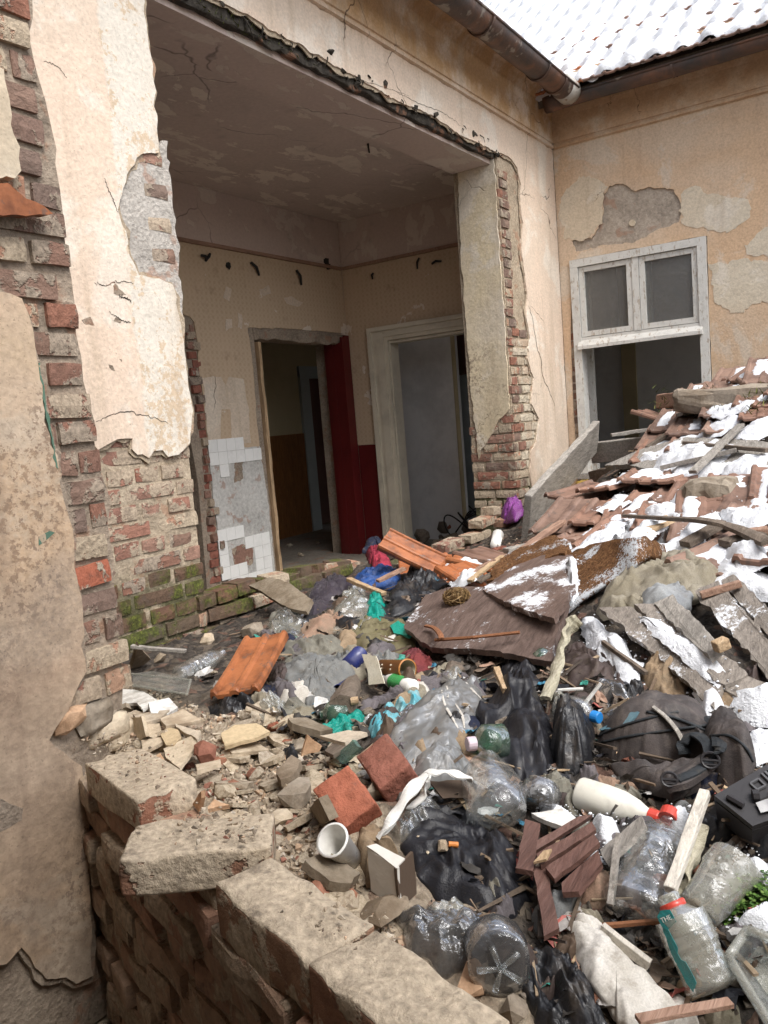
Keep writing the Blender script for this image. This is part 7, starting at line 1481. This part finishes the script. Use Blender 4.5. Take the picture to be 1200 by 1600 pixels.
rand_soft(64, np.array([(330, 1090), (420, 960), (560, 925), (640, 960), (640, 1010), (740, 1050), (760, 1120), (640, 1210), (560, 1150), (470, 1150), (400, 1120)]), 'among the rags in the middle', 18, 38)
rand_soft(56, np.array([(640, 1440), (760, 1300), (860, 1090), (960, 1080), (1200, 1110), (1200, 1600), (960, 1600), (830, 1580), (760, 1490)]), 'in the dirt at lower right', 20, 46)

gf = [o for o in bpy.data.objects if o.get('label', '').startswith('large grey plastic film')][0]
_pw[gf.name] = gf.matrix_world.copy()
for pts in ([(690, 1078), (695, 1100), (706, 1120), (716, 1138)], [(698, 1072), (700, 1090)], [(712, 1100), (722, 1118), (726, 1138)], [(728, 1066), (740, 1080), (752, 1092)]): obj('crease', ribbon([on(gf, p, .003) for p in pts], [.003, .008, .003], .001, n=14), MT['paper'], gf)
sh = [o for o in bpy.data.objects if o.get('label', '').startswith('black shirt')][0]
for k, (p, s_) in enumerate((((690, 1322), .038), ((785, 1424), .02), ((653, 1307), .008), ((668, 1332), .009))):
    V_, F_ = chunk(640 + k, .6, 16); top('stone', (V_ * s_ + on(sh, p, s_ * .2), F_), MT['shard'], ['pale stone resting on the black shirt beside the cigarette end', 'flat pale chip on the hem of the black shirt', 'tiny white crumb near the left edge of the black shirt', 'tiny white crumb in a fold of the black shirt'][k], 'stone')
a, b = on(sh, (701, 1319), .006), on(sh, (716, 1320), .006); top('orange_stub', lathe([(0, .0055), (1, .0055)], a, b, 10, closed=(True, True)), MT['orange'], 'orange cigarette end on the black shirt', 'cigarette')
# ------------------------------------------------------------------ loose rubble: the larger pieces one by one, the crumbs as stuff
def inside(p, P): return inpoly(p, P)
CH = [mesh('rubble_piece', *chunk(700 + k, .65, 26, .18)) for k in range(8)]; SHM = [mesh('plaster_piece', *shard(720 + k)) for k in range(8)]
def mats_of(meshes, mt):
    out = []
    for m_ in meshes: c = m_.copy(); c.materials.append(MT[mt]); out.append(c)
    return out
ZL = np.array([(170, 1120), (250, 1070), (330, 1120), (420, 1110), (480, 1150), (560, 1190), (600, 1300), (560, 1400), (640, 1480), (600, 1490), (420, 1330), (300, 1220), (150, 1190)])
ZM = np.array([(300, 1060), (420, 960), (560, 920), (700, 900), (780, 1010), (900, 1040), (960, 1090), (900, 1240), (760, 1300), (600, 1230), (500, 1180), (400, 1120)])
ZR = np.array([(900, 1030), (1000, 1080), (1200, 1120), (1200, 1580), (980, 1600), (830, 1590), (760, 1480), (640, 1440), (760, 1300), (880, 1260)])
ZH = np.array([(640, 900), (800, 840), (930, 770), (1000, 700), (1100, 640), (1200, 610), (1200, 860), (1000, 900), (880, 900), (760, 920)])
ZI = np.array([(625, 850), (630, 800), (690, 785), (740, 800), (735, 850), (690, 870)])
def sample(zone, r):
    lo, hi = zone.min(0), zone.max(0)
    while True:
        p = (r.uniform(lo[0], hi[0]), r.uniform(lo[1], hi[1]))
        if inside(p, zone): return p
r_ = random.Random(99)
DL = mats_of(CH, 'dirtlump'); BR_, SH_, CO_ = mats_of(CH, 'brfrag'), mats_of(SHM, 'shard'), mats_of(CH, 'conc'); SHC = mats_of(CH, 'shard'); WD = mats_of(CH, 'wood_dark')
def scat(n, zone, meshes, smin, smax, label, cat, group, name, flat=1.):
    for k in range(n):
        p = G(sample(zone, r_), .004); s = r_.uniform(smin, smax)
        o = link(name, r_.choice(meshes), None, Matrix.Translation(Vector((p + UZ * s * .05).tolist())) @ rot(r_.gauss(0, .35), r_.gauss(0, .35), r_.uniform(0, 6.28)) @ Matrix.Diagonal((s, s, s * flat, 1)))
        tag(o, label, cat, group)
scat(78, ZL, SH_, .04, .115, 'small beige plaster shard in the rubble between the torn pier and the parapet', 'plaster shard', 'plaster shards behind the parapet', 'plaster_shard')
scat(34, ZL, SHC, .03, .075, 'small beige mortar crumb lump behind the parapet', 'mortar lump', 'mortar lumps behind the parapet', 'mortar_lump')
scat(16, ZL, BR_, .025, .06, 'small red brick chip behind the parapet', 'brick chip', 'brick chips behind the parapet', 'brick_chip')
scat(26, ZM, SH_, .03, .07, 'plaster shard lost among the rags and bags', 'plaster shard', 'plaster shards among the rags', 'plaster_shard')
scat(16, ZM, CO_, .03, .07, 'grey lump lost among the rags and bags', 'lump', 'grey lumps among the rags', 'rubble_lump')
scat(24, ZR, DL, .02, .05, 'dark lump in the dirt of the lower right rubbish', 'lump', 'dark lumps at lower right', 'rubble_lump')
scat(16, ZR, BR_, .02, .05, 'brick chip in the dirt of the lower right rubbish', 'brick chip', 'brick chips at lower right', 'brick_chip')
scat(30, ZH, BR_, .05, .13, 'broken tile piece on the fallen roof', 'tile piece', 'broken tile pieces on the fallen roof', 'tile_piece', .45)
scat(16, ZH, WD, .05, .12, 'dark rotten wood lump on the fallen roof', 'wood lump', 'dark wood lumps on the fallen roof', 'wood_lump', .5)
for k in range(46):   # rubbish on the floor behind the ivory doorway
    x, y, s = r_.uniform(6.6, 8.8), r_.uniform(3.3, 4.9), r_.uniform(.06, .2)
    o = link('debris_piece', r_.choice(WD + CO_ + SHC[:3] + BR_[:3]), None, Matrix.Translation((x, y, .2 + s * .2 + .12 * max(0, 1 - abs(x - 7.9)))) @ rot(r_.random() * 3, r_.random() * 3, r_.random() * 6) @ Matrix.Scale(s, 4)); tag(o, 'piece of dark debris on the floor by the ivory doorway', 'debris', 'debris on the floor by the ivory doorway')
for k in range(7):
    c = np.array([r_.uniform(7.4, 8.4), r_.uniform(3.8, 4.7), .38]); R_ = r_.uniform(.1, .22); tag(obj('cable_loop', tube([c + np.array([R_ * math.cos(t) * .6, R_ * math.sin(t), .12 * math.sin(t * 1.5 + k) + .05]) for t in np.linspace(0, 5.2, 26)], .008, 6), MT['dark'], None, True), 'loop of dark cable in the debris behind the ivory doorway', 'cable', 'cable loops in the doorway debris')
for k in range(10):
    x, y, s = r_.uniform(5.6, 7.6), r_.uniform(5.6, 6.7), r_.uniform(.03, .09)
    o = link('debris_crumb', r_.choice(SHC + WD), None, Matrix.Translation((x, y, .2 + s * .2)) @ rot(0, 0, r_.random() * 6) @ Matrix.Scale(s, 4)); tag(o, 'small crumb of debris on the hall floor', 'debris', 'debris on the hall floor')
def stuff(name, n, zones, variants, smin, smax, mat, flat=1., lift=.0, tilt=.5, seed=0, world_=None):
    r = np.random.default_rng(seed); VV = []; FF = []; off = 0; rr = random.Random(seed)
    for k in range(n):
        if world_: a_, b_ = world_; x, y = r.uniform(a_[0], b_[0]), r.uniform(a_[1], b_[1]); p = np.array([x, y, world_[2](x, y)])
        else: p = G(sample(zones[rr.randrange(len(zones))], rr))
        s = smin + (smax - smin) * r.random() ** 2.2; v, f = variants[rr.randrange(len(variants))]
        A = np.array(rot(r.normal() * tilt, r.normal() * tilt, r.uniform(0, 6.28)))[:3, :3]
        VV.append((v * np.array([s, s, s * flat])) @ A.T + p + np.array([0, 0, lift + s * .1])); FF += [[i + off for i in q_] for q_ in f]; off += len(v)
    return tag(obj(name, (np.concatenate(VV), FF), MT[mat]), kind='stuff')
cv = [chunk(800 + k, .7, 9) for k in range(10)]; sv = [shard(830 + k, .15) for k in range(8)]
def spl(k):
    v, f = box((-.5, -.035, -.02), (.5, .035, .02)); v = v.copy(); v[v[:, 0] > 0, 1] *= .4; v[:, 2] += .04 * np.sin(v[:, 0] * 3 + k); return v, f
def scrapv(k):
    r = np.random.default_rng(k); n = 4; V = []; 
    for i in range(n + 1):
        for j in range(n + 1): V.append((i / n - .5 + .05 * r.normal(), (j / n - .5) * .7 + .05 * r.normal(), .16 * r.normal()))
    return np.array(V), [[i * 5 + j, (i + 1) * 5 + j, (i + 1) * 5 + j + 1, i * 5 + j + 1] for i in range(n) for j in range(n)]
stuff('rubble_crumbs', 5200, [ZL], cv + sv[:4], .006, .03, 'bits', seed=1)
stuff('dirt_crumbs', 2200, [ZM, ZR, ZR], cv + sv[:3], .006, .03, 'dbits', seed=2)
stuff('splinters', 620, [ZM, ZR, ZH, ZH], [spl(k) for k in range(5)], .04, .16, 'splint', tilt=.25, lift=.012, seed=3)
stuff('litter_scraps', 700, [ZM, ZM, ZR], [scrapv(k) for k in range(8)], .02, .07, 'litter', .5, .012, .4, seed=4)
stuff('heap_crumbs', 700, [ZH], cv + sv, .015, .06, 'bits', .6, .01, seed=5)
dtop = lambda x, y: .79 + 0 * x
# crumbs of mortar on top of the parapet bricks
VV = []; FF = []; off = 0; r = np.random.default_rng(8)
for (px0, zt_, n, sp) in (((320, 1285), .845, 70, 85), ((220, 1195), .83, 110, 70), ((380, 1300), .838, 50, 35), ((520, 1440), .82, 40, 120), ((150, 1165), .80, 90, 60)):
    for k in range(n):
        p = onZ((px0[0] + r.normal() * sp * .45, px0[1] + r.normal() * 16), zt_); s = .004 + .016 * r.random() ** 3; v, f = cv[r.integers(0, 10)]; VV.append(v * s + p + UZ * s * .2); FF += [[i + off for i in q_] for q_ in f]; off += len(v)
tag(obj('mortar_crumbs', (np.concatenate(VV), FF), MT['bits']), kind='stuff')
# clover
VV = []; FF = []; off = 0
cl = np.array([(1122, 1438), (1150, 1395), (1165, 1378), (1205, 1385), (1210, 1420), (1180, 1432), (1140, 1450)]); rr = random.Random(5)
for k in range(420):
    p = G(sample(cl, rr)); h = rr.uniform(.005, .035); q = p + np.array([rr.gauss(0, .006), rr.gauss(0, .006), h]); VV.append(np.array([p + (.0006, 0, 0), p - (.0006, 0, 0), q])); FF.append([off, off + 1, off + 2]); off += 3
    a0 = rr.random() * 6.28
    for j in range(3):
        an = a0 + j * 2.1; d = np.array([math.cos(an), math.sin(an), rr.uniform(-.2, .5)]); e = np.array([-math.sin(an), math.cos(an), 0]); L = rr.uniform(.005, .009)
        VV.append(np.array([q, q + d * L * .6 + e * L * .5, q + d * L, q + d * L * .6 - e * L * .5])); FF.append([off, off + 1, off + 2, off + 3]); off += 4
tag(obj('clover_patch', (np.concatenate(VV), FF), MT['leaf']), 'patch of green clover in the snow at lower right', 'clover', None, 'stuff')
# moss and grass tufts on the crest of the heap and the lintel
VV = []; FF = []; off = 0
for k in range(260):
    c = G((rr.choice([1110, 1125, 1180, 1040]) + rr.gauss(0, 14), rr.choice([640, 628, 612]) + rr.gauss(0, 5)), .12) if k < 200 else np.array([rr.gauss(3.3, .25), 2.855, 3.63 + rr.gauss(0, .02)])
    t = c + np.array([rr.gauss(0, .03), rr.gauss(0, .03), rr.uniform(-.02, .05)]); VV.append(np.array([c + (0, .004, 0), c - (0, .004, 0), t])); FF.append([off, off + 1, off + 2]); off += 3
tag(obj('moss_tufts', (np.concatenate(VV), FF), MT['mosstuft']), kind='stuff')
bpy.context.view_layer.update()
